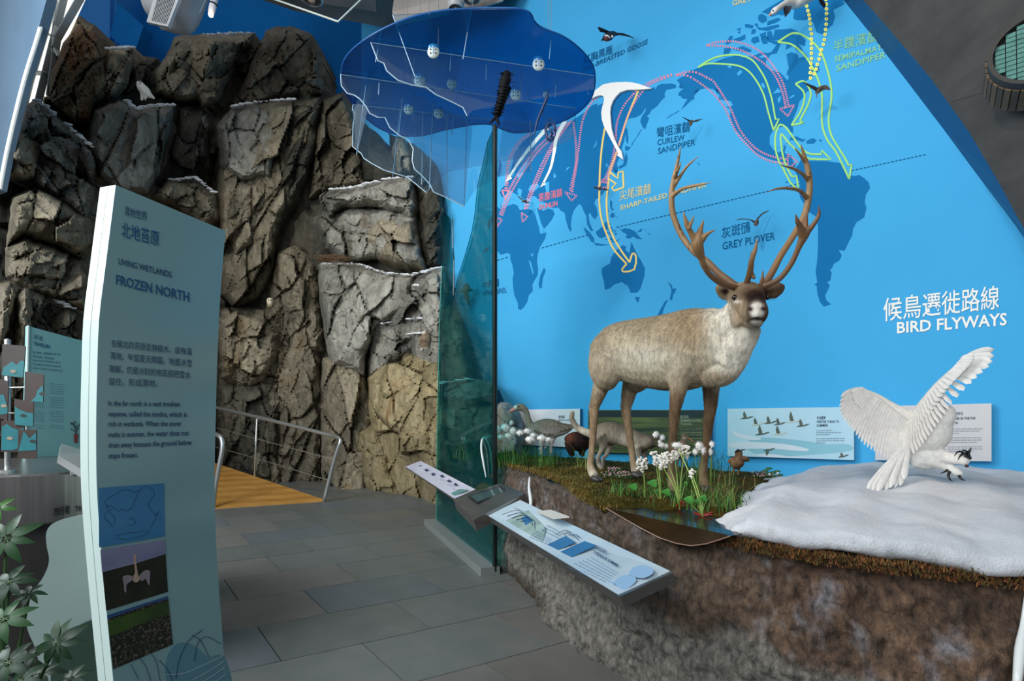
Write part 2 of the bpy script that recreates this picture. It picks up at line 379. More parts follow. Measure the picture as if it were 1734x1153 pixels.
SA = [(1345,286),(1352,279),(1356,270),(1368,272),(1384,273),(1400,273),(1424,276),(1430,288),(1437,296),(1447,298),(1455,296),(1464,302),(1471,309),(1473,318),(1466,329),(1464,342),(1467,352),(1463,368),(1450,376),(1444,388),(1443,398),(1437,409),(1430,424),(1420,423),(1425,432),(1421,441),(1412,446),(1408,455),(1405,455),(1408,462),(1406,474),(1400,478),(1405,482),(1401,492),(1397,500),(1399,508),(1407,515),(1395,519),(1389,512),(1384,497),(1383,484),(1379,482),(1384,478),(1381,460),(1384,440),(1385,420),(1385,382),(1381,366),(1370,359),(1363,348),(1355,335),(1353,322),(1355,312),(1350,298)]
land('continent', SA)
NA = [(1146,136),(1151,132),(1160,128),(1166,120),(1175,118),(1182,115),(1200,109),(1213,104),(1222,100),(1232,97),(1246,94),(1258,95),(1270,96),(1282,92),(1290,88),(1300,90),(1306,88),(1315,76),(1306,72),(1298,70),(1300,74),(1292,74),(1288,66),(1297,60),(1305,68),(1316,70),(1322,74),(1315,90),(1305,92),(1296,104),(1298,114),(1308,120),(1320,122),(1328,130),(1333,136),(1336,132),(1332,124),(1336,116),(1334,104),(1332,92),(1340,88),(1350,92),(1352,98),(1360,96),(1366,100),(1376,106),(1380,114),(1386,112),(1388,118),(1380,126),(1372,132),(1362,138),(1370,142),(1376,146),(1372,152),(1366,155),(1360,164),(1353,172),(1350,184),(1345,196),(1340,208),(1343,218),(1342,226),(1338,222),(1334,215),(1326,214),(1318,216),(1308,222),(1303,230),(1303,244),(1310,254),(1318,258),(1326,256),(1328,246),(1331,248),(1328,258),(1334,262),(1340,262),(1342,272),(1348,280),(1344,284),(1336,279),(1326,275),(1314,272),(1300,268),(1285,261),(1272,252),(1266,243),(1258,234),(1250,224),(1244,219),(1239,208),(1236,196),(1237,186),(1230,181),(1237,180),(1240,176),(1232,172),(1222,168),(1216,158),(1210,152),(1205,150),(1195,149),(1186,151),(1178,158),(1172,168),(1162,178),(1154,185),(1160,174),(1164,167),(1156,167),(1152,162),(1148,162),(1150,156),(1157,150),(1152,148),(1150,140)]
land('continent', NA)
land('greenland', [(1343,-20),(1341,4),(1345,18),(1343,31),(1349,34),(1358,34),(1371,33),(1376,36),(1380,46),(1382,54),(1392,58),(1398,54),(1400,50),(1410,41),(1414,28),(1411,16),(1430,7),(1420,-20)])
land('australia', [(1019,454),(1027,449),(1033,446),(1035,436),(1040,428),(1044,423),(1048,420),(1054,415),(1060,417),(1059,423),(1066,429),(1069,409),(1072,417),(1076,425),(1080,433),(1086,442),(1088,447),(1092,454),(1091,467),(1087,480),(1084,489),(1079,495),(1068,496),(1064,486),(1061,480),(1060,484),(1057,480),(1053,477),(1045,480),(1040,481),(1035,486),(1030,489),(1024,490),(1023,479),(1019,464)])
ISL = [[(1075,503),(1083,503),(1081,511),(1079,512)], [(1130,477),(1137,482),(1139,489),(1145,488),(1143,495),(1140,498),(1138,508),(1134,507),(1135,501),(1137,494),(1136,486)], [(1131,507),(1128,514),(1124,522),(1121,534),(1112,536),(1118,524),(1126,510)],
 [(921,453),(924,458),(919,470),(917,488),(913,487),(912,480),(915,466)], [(988,384),(993,388),(1000,395),(1006,404),(1006,411),(1001,409),(996,401),(991,393)], [(1006,411),(1014,412),(1024,414),(1031,414),(1020,416),(1008,415)], [(1009,392),(1014,389),(1022,381),(1026,375),(1030,380),(1027,390),(1026,400),(1018,403),(1013,401),(1010,397)],
 [(1033,338),(1037,342),(1036,352),(1040,354),(1036,357),(1033,350)], [(1035,360),(1040,362),(1039,369),(1033,367)], [(1031,387),(1036,390),(1042,388),(1037,392),(1038,400),(1034,400),(1032,394)], [(1046,384),(1053,389),(1058,386),(1068,388),(1076,392),(1080,398),(1084,402),(1088,405),(1078,404),(1072,400),(1066,404),(1059,402),(1062,397),(1055,393)], [(1082,390),(1087,386),(1086,392),(1079,393)],
 [(1033,410),(1045,407),(1050,403),(1044,410)], [(1090,388),(1094,391),(1092,391)], [(1096,393),(1103,398),(1099,397)], [(1059,217),(1062,218),(1064,234),(1063,244),(1060,238)], [(1059,247),(1068,249),(1063,255),(1058,254)], [(1060,257),(1063,268),(1060,280),(1049,286),(1046,283),(1055,278),(1058,268)], [(1042,287),(1046,289),(1044,295),(1041,292)], [(964,382),(968,386),(966,392),(964,390)], [(1027,322),(1032,323),(1030,330)],
 [(1225,92),(1226,82),(1236,80),(1238,84),(1234,91)], [(1228,74),(1236,61),(1241,61),(1238,72),(1231,75)], [(1241,67),(1254,62),(1262,58),(1262,66),(1252,70)], [(1240,83),(1258,78),(1272,84),(1272,88),(1258,88)], [(1261,41),(1268,41),(1276,43),(1274,48),(1262,46)], [(1277,40),(1283,40),(1284,46),(1292,47),(1318,41),(1320,45),(1300,52),(1285,50)], [(1273,50),(1280,49),(1279,56),(1272,58)], [(1273,64),(1284,61),(1286,70),(1277,74),(1272,70)], [(1286,58),(1297,54),(1296,62),(1290,66)], [(1247,49),(1255,47),(1252,52)], [(1249,54),(1254,53),(1252,57)], [(1284,26),(1290,23),(1298,28),(1298,36),(1290,39),(1284,34)], [(1299,43),(1300,36),(1318,30),(1322,33),(1314,38)], [(1290,20),(1330,-4),(1344,-4),(1326,26),(1318,24),(1306,28),(1302,24)], [(1299,66),(1299,54),(1306,52),(1309,64),(1312,50),(1322,50),(1340,48),(1352,53),(1340,57),(1326,63),(1318,68),(1306,68)], [(1317,70),(1330,62),(1343,58),(1356,60),(1364,68),(1363,78),(1352,74),(1360,86),(1348,84),(1342,78),(1330,84),(1332,74)],
 [(1149,146),(1156,143),(1158,147),(1152,150)], [(1176,154),(1184,150),(1180,156),(1176,160)], [(1171,166),(1176,164),(1174,170)], [(1210,150),(1216,152),(1220,160),(1214,158)], [(1217,162),(1221,168),(1218,170)], [(1336,237),(1341,231),(1350,231),(1357,235),(1364,236),(1359,240),(1350,237)], [(1365,240),(1370,236),(1377,234),(1383,237),(1378,243),(1366,243)], [(1386,236),(1392,237),(1389,240)], [(1330,307),(1335,308),(1331,310)],
 [(846,270),(850,280),(846,300),(842,296)], [(1180,274),(1185,278),(1184,280)]]
for p in ISL: land('island', p)
for i in range(22):
    t = i/21; x = lerp(1128, 1150, t)+random.uniform(-1, 1); y = lerp(200, 188, t); 
    land('island', [(x-1.3, y), (x, y-.9), (x+1.3, y-.2), (x, y+1)]) if i % 2 else None
for i in range(14):
    t = i/13; x = lerp(1069, 1086, t)+random.uniform(-.7, .7); y = lerp(246, 220, t); land('island', [(x-1, y), (x, y-1.4), (x+1, y), (x, y+1.2)])
for i in range(26):
    x = random.uniform(1026, 1046); y = random.uniform(345, 408); r = random.uniform(.8, 1.9); land('island', [(x-r, y), (x, y-r*1.3), (x+r, y), (x, y+r)])
LAK = [[(846,338),(856,330),(862,322),(872,328),(880,332),(888,338),(898,336),(902,342),(894,350),(884,348),(876,340),(866,336),(856,346),(848,350)], [(876,324),(878,318),(884,322),(882,334),(878,332)], [(894,322),(898,314),(910,310),(914,316),(904,324)], [(921,309),(930,308),(930,322),(926,330),(924,320)], [(874,296),(880,286),(892,272),(898,264),(890,284),(884,296),(878,302)], [(866,300),(870,290),(874,286),(870,296)], [(1003,252),(1008,244),(1011,236),(1010,246)], [(958,290),(960,284),(966,282)], [(937,300),(938,292),(942,298),(940,302)], [(1024,283),(1028,276),(1030,280)], [(1308,159),(1313,154),(1317,149),(1323,156),(1316,157)], [(1317,166),(1323,162),(1322,168),(1319,175),(1317,172)], [(1336,166),(1344,160),(1346,162),(1340,166)], [(1288,142),(1292,140),(1296,147),(1293,150)], [(1248,124),(1254,118),(1257,122),(1250,129)], [(1231,112),(1240,110),(1236,116)], [(1285,96),(1294,92),(1300,96),(1290,98)], [(898,432),(903,428),(902,434)], [(895,440),(899,444),(904,464),(902,464)], [(1226,170),(1237,171),(1241,178),(1236,180)], [(905,355),(909,352),(916,377),(922,390),(917,396),(911,380)]]
for p in LAK: land('inland_sea', p, .007, m_blue)
land('inland_sea', [(1333,214),(1340,226),(1336,240),(1320,250),(1306,246),(1304,230),(1312,220),(1322,215)], .0072, m_blue)
land('inland_sea', [(1318,96),(1326,84),(1331,94),(1334,110),(1333,122),(1330,128),(1320,122),(1310,116),(1300,110),(1304,98)], .0071, m_blue)
# routes
m_pink = mat('route_pink_paint', 'e58ba0', rough=.9, spec=.08); m_green = mat('route_green_paint', 'a3dc7c', rough=.9, spec=.08); m_yel = mat('route_yellow_paint', 'f0d37a', rough=.9, spec=.08)
m_wht = mat('route_white_paint', 'f3f2ea', rough=.9, spec=.08); m_ink = mat('mural_ink', '15608f', rough=.9, spec=.08); m_lem = mat('route_lemon_paint', 'e9f07e', rough=.9, spec=.08)
def R(pts, m, w=2.6, off=.010, **k): return ribbon('route_line', pts, w, WALL, fo(off), m, wall_r, **k)
pk = dict(m=m_pink, w=3.4, dash=1.6)
R([(1144,127),(1163,122),(1180,123),(1198,132),(1210,140),(1230,171),(1237,183),(1253,220),(1270,242),(1287,256),(1308,265),(1334,270)], **pk)
R([(1144,127),(1163,128),(1180,137),(1206,157),(1227,183),(1237,204),(1249,227),(1267,247),(1284,263),(1305,273),(1334,277)], off=.0105, **pk)
R([(1334,261),(1350,273),(1334,286),(1334,261)], m_pink, 3, dash=1.6, sm=0)
R([(1196,77),(1215,71),(1241,70),(1263,75),(1284,85),(1301,101),(1315,120),(1327,144),(1336,181)], **pk)
R([(1196,77),(1223,78),(1249,83),(1275,95),(1298,111),(1312,127),(1324,153),(1331,182)], off=.0105, **pk)
R([(1321,184),(1345,178),(1334,197),(1321,184)], m_pink, 3, dash=1.6, sm=0)
R([(1138,126),(1120,131),(1100,139),(1084,150),(1072,160),(1056,180),(1045,207),(1042,241),(1036,273),(1021,311)], **pk)
R([(1138,127),(1122,134),(1104,141),(1088,155),(1072,178),(1060,205),(1049,241),(1038,280),(1026,310)], off=.0105, **pk)
R([(1011,318),(1022,303),(1031,317),(1011,318)], m_pink, 3, dash=1.6, sm=0)
R([(1016,162),(1005,170),(995,184),(986,207),(981,241),(977,276),(971,311),(969,325)], **pk)
R([(971,207),(975,241),(975,276),(968,311),(965,325)], off=.0105, **pk); R([(957,325),(968,340),(977,331),(957,325)], m_pink, 2.6, dash=1.6, sm=0)
R([(968,204),(941,241),(925,273),(912,302),(897,338),(892,356)], **pk); R([(964,208),(938,240),(920,273),(908,300),(894,335),(888,356)], off=.0105, **pk)
R([(883,360),(893,367),(885,376),(883,360)], m_pink, 2.6, dash=1.6, sm=0)
R([(960,206),(934,234),(905,264),(870,318),(850,365)], **pk); R([(954,208),(930,230),(900,262),(866,314),(846,365)], off=.0105, **pk)
R([(841,368),(850,372),(842,384),(841,368)], m_pink, 2.6, dash=1.6, sm=0)
R([(900,226),(882,238),(870,255),(861,276),(858,311),(857,325)], m_pink, 6, dash=1.6); R([(850,322),(862,324),(856,338),(850,322)], m_pink, 2.4, sm=0)
R([(957,205),(943,231),(938,259),(932,285),(918,314)], m_wht, 7, .013, w1=3); land('route_arrow_head', [(920,306),(924,312),(915,317)], .013, m_wht)
R([(928,215),(899,248),(879,274),(860,303)], m_wht, 7, .0135, w1=3); land('route_arrow_head', [(862,295),(867,302),(856,308)], .0135, m_wht)
R([(1081,153),(1062,200),(1046,252),(1032,292),(1030,312),(1027,342),(1030,377),(1038,400),(1051,423),(1066,444)], m_yel, 3)
R([(1024,217),(1019,250),(1016,285),(1015,321),(1015,346),(1019,373),(1028,398),(1040,423),(1061,447)], m_yel, 3, .0105)
R([(1061,447),(1054,455),(1056,460),(1074,456),(1077,434),(1071,429),(1066,444)], m_yel, 3, .011, sm=2)
R([(1032,291),(1046,302),(1047,292),(1055,290),(1056,317),(1040,323),(1036,318),(1043,311),(1030,302)], m_yel, 3, .011, sm=0)
R([(1182,114),(1197,104),(1215,96),(1235,93),(1255,94),(1274,102),(1288,120),(1298,139),(1307,168),(1313,202)], m_green, 2.8, .014)
R([(1182,114),(1197,108),(1220,108),(1249,111),(1267,120),(1281,137),(1293,160),(1301,190),(1310,221)], m_green, 2.8, .0145)
R([(1313,202),(1319,201),(1310,221)], m_green, 2.8, .0145, sm=0)
R([(1317,71),(1343,56),(1364,62),(1381,76),(1392,92),(1400,115),(1406,139),(1408,165),(1403,201),(1407,227),(1418,247),(1431,268),(1437,280)], m_green, 3.2, .014)
R([(1317,71),(1340,75),(1359,90),(1373,109),(1385,134),(1391,156),(1392,171),(1392,209),(1400,235),(1416,258),(1430,286),(1438,303)], m_green, 3.2, .0145); R([(1437,280),(1442,278),(1438,303)], m_green, 3, .0145, sm=0)
R([(1347,142),(1360,137),(1369,147),(1373,160),(1367,180),(1355,204),(1361,207),(1340,212)], m_green, 3, .014, sm=3); R([(1347,142),(1354,148),(1361,156),(1362,169),(1355,190),(1340,212)], m_green, 3, .0145)
R([(1329,290),(1319,273),(1313,251),(1313,230),(1317,216),(1322,211),(1331,216),(1345,235),(1357,251),(1371,260),(1391,261)], m_green, 3, .015)
R([(1391,261),(1391,254),(1407,270),(1371,269)], m_green, 3, .0155, sm=0); R([(1371,269),(1357,261),(1336,242),(1323,227),(1323,247),(1329,275),(1341,299)], m_green, 3, .0155)
R([(1341,299),(1349,298),(1352,322),(1339,310),(1327,288)], m_green, 3, .0155, sm=0)
dots = [(1366,10),(1368,18),(1370,25),(1371,32),(1372,40),(1372.5,49),(1374,57),(1374,66),(1374,74),(1374,82),(1374,90),(1374,99),(1373,107),(1373,115),(1372,123),(1372.5,132),(1364.5,2),(1399,7),(1399.5,15),(1399.7,23),(1399.6,32),(1399,41),(1398,50),(1397,58),(1396,67),(1394,75),(1391,84),(1389,92),(1387,100),(1384,109),(1382,117),(1378.5,125),(1398.6,-1)]
for x, y in dots:
    for r, m, of in ((3.1, m_lem, .018), (1.4, mat('dot_core', 'cfa95a'), .021)):
        land('route_dot', [(x+r*math.cos(a*.5236), y+r*math.sin(a*.5236)) for a in range(12)], of, m)
# equator dashes
for (x0, y0, x1, y1) in ((842, 440, 862, 434), (917, 419, 995, 397), (1044, 384, 1354, 310), (1442, 288, 1566, 261)):
    n = int((x1-x0)/3.3)
    for k in range(0, n, 2):
        t0, t1 = k/n, (k+1.25)/n; a = (lerp(x0, x1, t0), lerp(y0, y1, t0)); b = (lerp(x0, x1, t1), lerp(y0, y1, t1))
        land('equator_dash', [a, b, (b[0], b[1]+1.5), (a[0], a[1]+1.5)], .009, m_ink)
def WT(s, x0, y0, x1, y1, h, m, bold=0, up=None, **k): return text_on(s, x0, y0, x1, y1, h, WALL, fo(.016), m, wall_r, bold, up=up, **k)
m_pt = mat('mural_pink_text', 'e07a8c', rough=.9, spec=.08); m_yt = mat('mural_yellow_text', 'd8cf98', rough=.9, spec=.08); m_gt = mat('mural_green_text', '86c9a0', rough=.9, spec=.08)
WT('候鳥遷徙路線', 1496, 541, 1692, 519, 31, m_wht, .006, h1=31)
WT('BIRD FLYWAYS', 1519, 564, 1705, 550, 19, m_wht, .02, h1=21)
WT('RED-BREASTED GOOSE', 986, 122, 1096, 74, 8.5, m_ink, .005, up=(.16, -1)); WT('紅胸黑雁', 988, 108, 1037, 89, 11.5, m_ink, .003)
WT('彎咀濱鷸', 1112, 232, 1168, 221, 14, m_ink, .003); WT('CURLEW', 1113, 246, 1159, 237, 10, m_ink, .008); WT('SANDPIPER', 1114, 261, 1177, 245, 10.5, m_ink, .008)
WT('灰斑鴴', 1222, 403, 1270, 391, 15, m_ink, .003); WT('GREY PLOVER', 1223, 423, 1312, 405, 13, m_ink, .01)
WT('黑腹濱鷸', 912, 341, 952, 331, 11, m_pt, .003); WT('DUNLIN', 913, 355, 944, 348, 8.5, m_pt, .02)
WT('尖尾濱鷸', 1049, 339, 1102, 326, 14, m_yt, .003); WT('SHARP-TAILED SANDPIPER', 1050, 356, 1196, 316, 8.5, m_yt, .02)
WT('半蹼濱鷸', 1411, 87, 1486, 68, 16, m_gt, .003); WT('SEMIPALMATED', 1413, 105, 1511, 80, 10, m_gt, .02); WT('SANDPIPER', 1416, 121, 1500, 97, 10.5, m_gt, .02)
WT('GREY-HEADED', 1240, 10, 1330, -14, 9, m_yt, .02); WT('WHIMBREL', 817, 501, 858, 495, 9, m_ink, .005); WT('中杓鷸', 817, 489, 845, 484, 11, m_ink, .003)
# big white arrow, a cut panel standing proud of the wall
aw = [(999,168),(1004,157),(1010,151),(1021,143),(1034,140),(1047,139),(1060,138.7),(1070,139.4),(1082,142),(1094,146.5),(1103,149.5),(1090,151),(1078,151.6),(1062,152),(1050,156),(1043,163),(1038,170),(1034,180),(1033,190),(1034,204),(1035.5,218),(1040,234),(1046,247),(1052,256),(1055,270),(1045,263),(1046.5,259),(1038,243),(1029,226),(1023,215),(1019,202),(1018,190),(1020,180),(1023,170),(1022,163),(1017,161),(1009,163)]
o = poly_on('white_arrow', aw, WALL, .05, .03, mat('white_arrow_board', 'f2f1ec', rough=.5), None); o = tag(o, 'large curved white arrow board standing proud of the blue map wall', 'arrow')
# ================================================================ ROCK CLIFF
def rock_mat(name, cols, snow=True, snow_lo=.68):
    m = bpy.data.materials.new(name); m.use_nodes = True; nt = m.node_tree; L = nt.links; b = nt.nodes['Principled BSDF']; b.inputs['Roughness'].default_value = .82; b.inputs['Specular IOR Level'].default_value = .25
    tc = nd(nt, 'ShaderNodeTexCoord'); mp = nd(nt, 'ShaderNodeMapping'); mp.inputs['Scale'].default_value = (1, 1, .45); mp.inputs['Rotation'].default_value = (.1, .25, 0); L.new(tc.outputs['Object'], mp.inputs[0])
    n1 = nd(nt, 'ShaderNodeTexNoise', i_Scale=1.3, i_Detail=8, i_Roughness=.62, i_Distortion=.6); L.new(mp.outputs[0], n1.inputs['Vector'])
    cr = nd(nt, 'ShaderNodeValToRGB'); e = cr.color_ramp.elements; e[0].position = .30; e[1].position = .70; e[0].color = s2l(cols[0]); e[1].color = s2l(cols[-1])
    for i, c in enumerate(cols[1:-1]): x = e.new(.30+.40*(i+1)/(len(cols)-1)); x.color = s2l(c)
    L.new(n1.outputs['Fac'], cr.inputs[0])
    n2 = nd(nt, 'ShaderNodeTexNoise', i_Scale=9, i_Detail=9, i_Roughness=.72); L.new(mp.outputs[0], n2.inputs['Vector'])
    r2 = nd(nt, 'ShaderNodeValToRGB'); r2.color_ramp.elements[0].position = .34; r2.color_ramp.elements[1].position = .62; r2.color_ramp.elements[0].color = (.45, .44, .42, 1); r2.color_ramp.elements[1].color = (1.15, 1.15, 1.15, 1); L.new(n2.outputs['Fac'], r2.inputs[0])
    mx = nd(nt, 'ShaderNodeMix', data_type='RGBA', blend_type='MULTIPLY'); mx.inputs['Factor'].default_value = .8; L.new(cr.outputs[0], mx.inputs['A']); L.new(r2.outputs[0], mx.inputs['B'])
    at = nd(nt, 'ShaderNodeAttribute', attribute_name='Col'); m2 = nd(nt, 'ShaderNodeMix', data_type='RGBA', blend_type='MULTIPLY'); m2.inputs['Factor'].default_value = 1; L.new(mx.outputs['Result'], m2.inputs['A']); L.new(at.outputs['Color'], m2.inputs['B'])
    last = m2.outputs['Result']
    if snow:
        g = nd(nt, 'ShaderNodeNewGeometry'); sp = nd(nt, 'ShaderNodeSeparateXYZ'); L.new(g.outputs['Normal'], sp.inputs[0])
        ad = nd(nt, 'ShaderNodeMath', operation='MULTIPLY_ADD'); ad.inputs[1].default_value = .55; L.new(n2.outputs['Fac'], ad.inputs[0]); L.new(sp.outputs['Z'], ad.inputs[2])
        mr = nd(nt, 'ShaderNodeMapRange'); mr.inputs['From Min'].default_value = snow_lo+.62; mr.inputs['From Max'].default_value = snow_lo+.72; L.new(ad.outputs[0], mr.inputs['Value'])
        m3 = nd(nt, 'ShaderNodeMix', data_type='RGBA'); L.new(mr.outputs[0], m3.inputs['Factor']); L.new(last, m3.inputs['A']); m3.inputs['B'].default_value = s2l('d5d8da'); last = m3.outputs['Result']
    L.new(last, b.inputs['Base Color'])
    bp = nd(nt, 'ShaderNodeBump'); bp.inputs['Strength'].default_value = .55; bp.inputs['Distance'].default_value = .022
    n3 = nd(nt, 'ShaderNodeTexNoise', i_Scale=6, i_Detail=10, i_Roughness=.7, i_Distortion=.4); L.new(mp.outputs[0], n3.inputs['Vector']); L.new(n3.outputs['Fac'], bp.inputs['Height']); L.new(bp.outputs[0], b.inputs['Normal'])
    return m
rk = {'tan': rock_mat('rock_tan', ['5f5849', '8a826e', 'a89f8a', '94815f']), 'grey': rock_mat('rock_grey', ['5f5e57', '8b8a80', 'abaaa0', '8c8270']),
      'dark': rock_mat('rock_dark', ['2a2c29', '484840', '625e52', '4e473a']), 'rust': rock_mat('rock_rust', ['4a3a2b', '84603f', '8a8069', '665d4d']),
      'ochre': rock_mat('rock_ochre', ['665d48', '978a66', 'ada07e', '8a6e44'], True, .9)}
def depth(x):
    return float(np.interp(x, [-60, 0, 100, 200, 300, 400, 560, 640, 700, 760, 830, 900], [7.6, 7.9, 8.6, 9.3, 10.4, 11.1, 11.2, 10.8, 9.95, 9.1, 8.5, 8.1]))
def sdf(px, py, poly):
    d = np.full(px.shape, 1e9); ins = np.zeros(px.shape, bool); nx = np.zeros(px.shape); ny = np.zeros(px.shape)
    n = len(poly)
    for i in range(n):
        ax, ay = poly[i]; bx, by = poly[(i+1) % n]; ex, ey = bx-ax, by-ay
        t = np.clip(((px-ax)*ex+(py-ay)*ey)/(ex*ex+ey*ey+1e-9), 0, 1); qx, qy = ax+t*ex, ay+t*ey
        dd = np.hypot(px-qx, py-qy); k = dd < d; d = np.where(k, dd, d); nx = np.where(k, qx, nx); ny = np.where(k, qy, ny)
        c = ((ay > py) != (by > py)) & (px < (bx-ax)*(py-ay)/(by-ay+1e-12)+ax); ins ^= c
    return np.where(ins, d, -d), nx, ny
def facets(px, py, cell, ang, amp, stretch, r):
    """broken planar faces: nearest-seed planes with cracks between"""
    c, s = math.cos(ang), math.sin(ang); u = (px*c+py*s)/cell; v = (-px*s+py*c)/(cell*stretch)
    u = u+.06*np.sin(v*2.3+ang*5)+.03*np.sin(v*9.1); v = v+.05*np.sin(u*2.1)+.03*np.sin(u*7.3)
    u0, u1, v0, v1 = u.min()-1, u.max()+1, v.min()-1, v.max()+1; n = max(4, int((u1-u0)*(v1-v0)))
    su = r.uniform(u0, u1, n); sv = r.uniform(v0, v1, n); gu = r.normal(0, 1.3, n); gv = r.normal(0, .7, n); h = r.uniform(-1, 1, n)
    f1 = np.full(u.shape, 1e9); f2 = np.full(u.shape, 1e9); idx = np.zeros(u.shape, int)
    for i in range(n):
        d = (u-su[i])**2+(v-sv[i])**2; k = d < f1; f2 = np.where(k, f1, np.minimum(f2, d)); f1 = np.where(k, d, f1); idx = np.where(k, i, idx)
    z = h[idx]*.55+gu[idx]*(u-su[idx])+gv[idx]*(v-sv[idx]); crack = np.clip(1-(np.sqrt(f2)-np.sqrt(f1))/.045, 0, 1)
    return amp*(z-crack*.45), crack, h[idx]
cliff = empty('rock_cliff', (-4, 10.6, 0), 'tall artificial rock cliff with snow-dusted ledges in front of the blue back wall', 'rock cliff')
def boulder(poly, dz, kind, bulge=.35, cell=60, ang=.2, amp=.16, stretch=1.6, step=3.4, seed=0, tilt=(0, 0), name='boulder', tone=1.0, root=None, rr=6, thick=.9, dfun=None, toplean=.25):
    r = np.random.default_rng(seed*101+7); poly = [tuple(map(float, p)) for p in poly]
    poly = [(x, y+48 if y > 755 and dfun is None else y) for x, y in poly]
    pp = []
    for i in range(len(poly)):
        a, b = np.array(poly[i]), np.array(poly[(i+1) % len(poly)]); L_ = np.hypot(*(b-a)); n = max(1, int(L_/9)); s = np.array((-(b-a)[1], (b-a)[0]))/(L_+1e-9)
        for k in range(n):
            w = 0 if k == 0 else r.normal(0, 1.1); pp.append(tuple(a+(b-a)*k/n+s*w))
    poly = pp
    xs = np.array([p[0] for p in poly]); ys = np.array([p[1] for p in poly]); x0, x1, y0, y1 = xs.min()-step, xs.max()+step, ys.min()-step, ys.max()+step
    nx, ny = int((x1-x0)/step)+2, int((y1-y0)/step)+2; gx, gy = np.meshgrid(x0+np.arange(nx)*step, y0+np.arange(ny)*step); gx = gx.ravel(); gy = gy.ravel()
    d, cx, cy = sdf(gx, gy, poly); ins = d > 0; snap = (~ins); X = np.where(snap, cx, gx); Y = np.where(snap, cy, gy); D = np.where(snap, 0, d)
    near = ins & (d < step*.35); X = np.where(near, cx, X); Y = np.where(near, cy, Y); D = np.where(near, 0, D)
    base = np.interp(X, [-60, 0, 100, 200, 300, 400, 560, 640, 700, 760, 830, 900], [7.6, 7.9, 8.6, 9.3, 10.4, 11.1, 11.2, 10.8, 9.95, 9.1, 8.5, 8.1]) if dfun is None else dfun(X)
    f1, c1, h1 = facets(X, Y, cell, ang, amp, stretch, r); f2, c2, h2 = facets(X, Y, cell*.48, ang+.3, amp*.30, stretch*1.1, r)
    f3, c3, h3 = facets(X, Y, cell*.17, ang-.2, amp*.065, 1.2, r)
    env = 1-np.exp(-D/rr); cell = cell; mx, my = (x0+x1)/2, (y0+y1)/2
    lean = np.clip((my-Y)/(y1-y0)*2, -1, 1)
    Z = base+dz-bulge*env-(f1+f2+f3)*(.4+.6*env)+tilt[0]*(X-mx)/100+tilt[1]*(Y-my)/100+toplean*np.clip(lean, 0, 1)**3+.35*np.exp(-D/5)*(D < 12)
    idx = np.arange(nx*ny).reshape(ny, nx); a, b, c, e = idx[:-1, :-1].ravel(), idx[:-1, 1:].ravel(), idx[1:, 1:].ravel(), idx[1:, :-1].ravel()
    keep = (ins[a].astype(int)+ins[b]+ins[c]+ins[e]) >= 1; fs = np.stack([a, e, c, b], 1)[keep]
    used = np.unique(fs); rm = -np.ones(nx*ny, int); rm[used] = np.arange(len(used)); fs = rm[fs]; X, Y, Z = X[used], Y[used], Z[used]
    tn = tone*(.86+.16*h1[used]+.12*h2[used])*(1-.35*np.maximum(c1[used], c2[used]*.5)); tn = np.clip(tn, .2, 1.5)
    vx = (X-867)/F*Z; vz = EYE+(HZ-Y)/F*Z; vs = np.stack([vx, Z, vz], 1)
    ed = {}
    for f in fs:
        for k in range(4):
            u, v = int(f[k]), int(f[(k+1) % 4]); ed[(u, v)] = ed.get((u, v), 0)+1
    bd = [(u, v) for (u, v) in ed if (v, u) not in ed]; bv = sorted({u for e_ in bd for u in e_}); m_ = {v: len(vs)+i for i, v in enumerate(bv)}
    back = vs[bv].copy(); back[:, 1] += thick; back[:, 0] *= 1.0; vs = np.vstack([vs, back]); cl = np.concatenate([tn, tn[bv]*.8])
    F_ = [tuple(int(i) for i in f) for f in fs]+[(v, u, m_[u], m_[v]) for u, v in bd]
    cols = np.stack([cl, cl, cl], 1)
    vs[:, 2] = np.maximum(vs[:, 2], -.02)
    o = mesh(name, [Vector(v) for v in vs], F_, rk[kind], cols=cols); adopt(root or cliff, o); return o
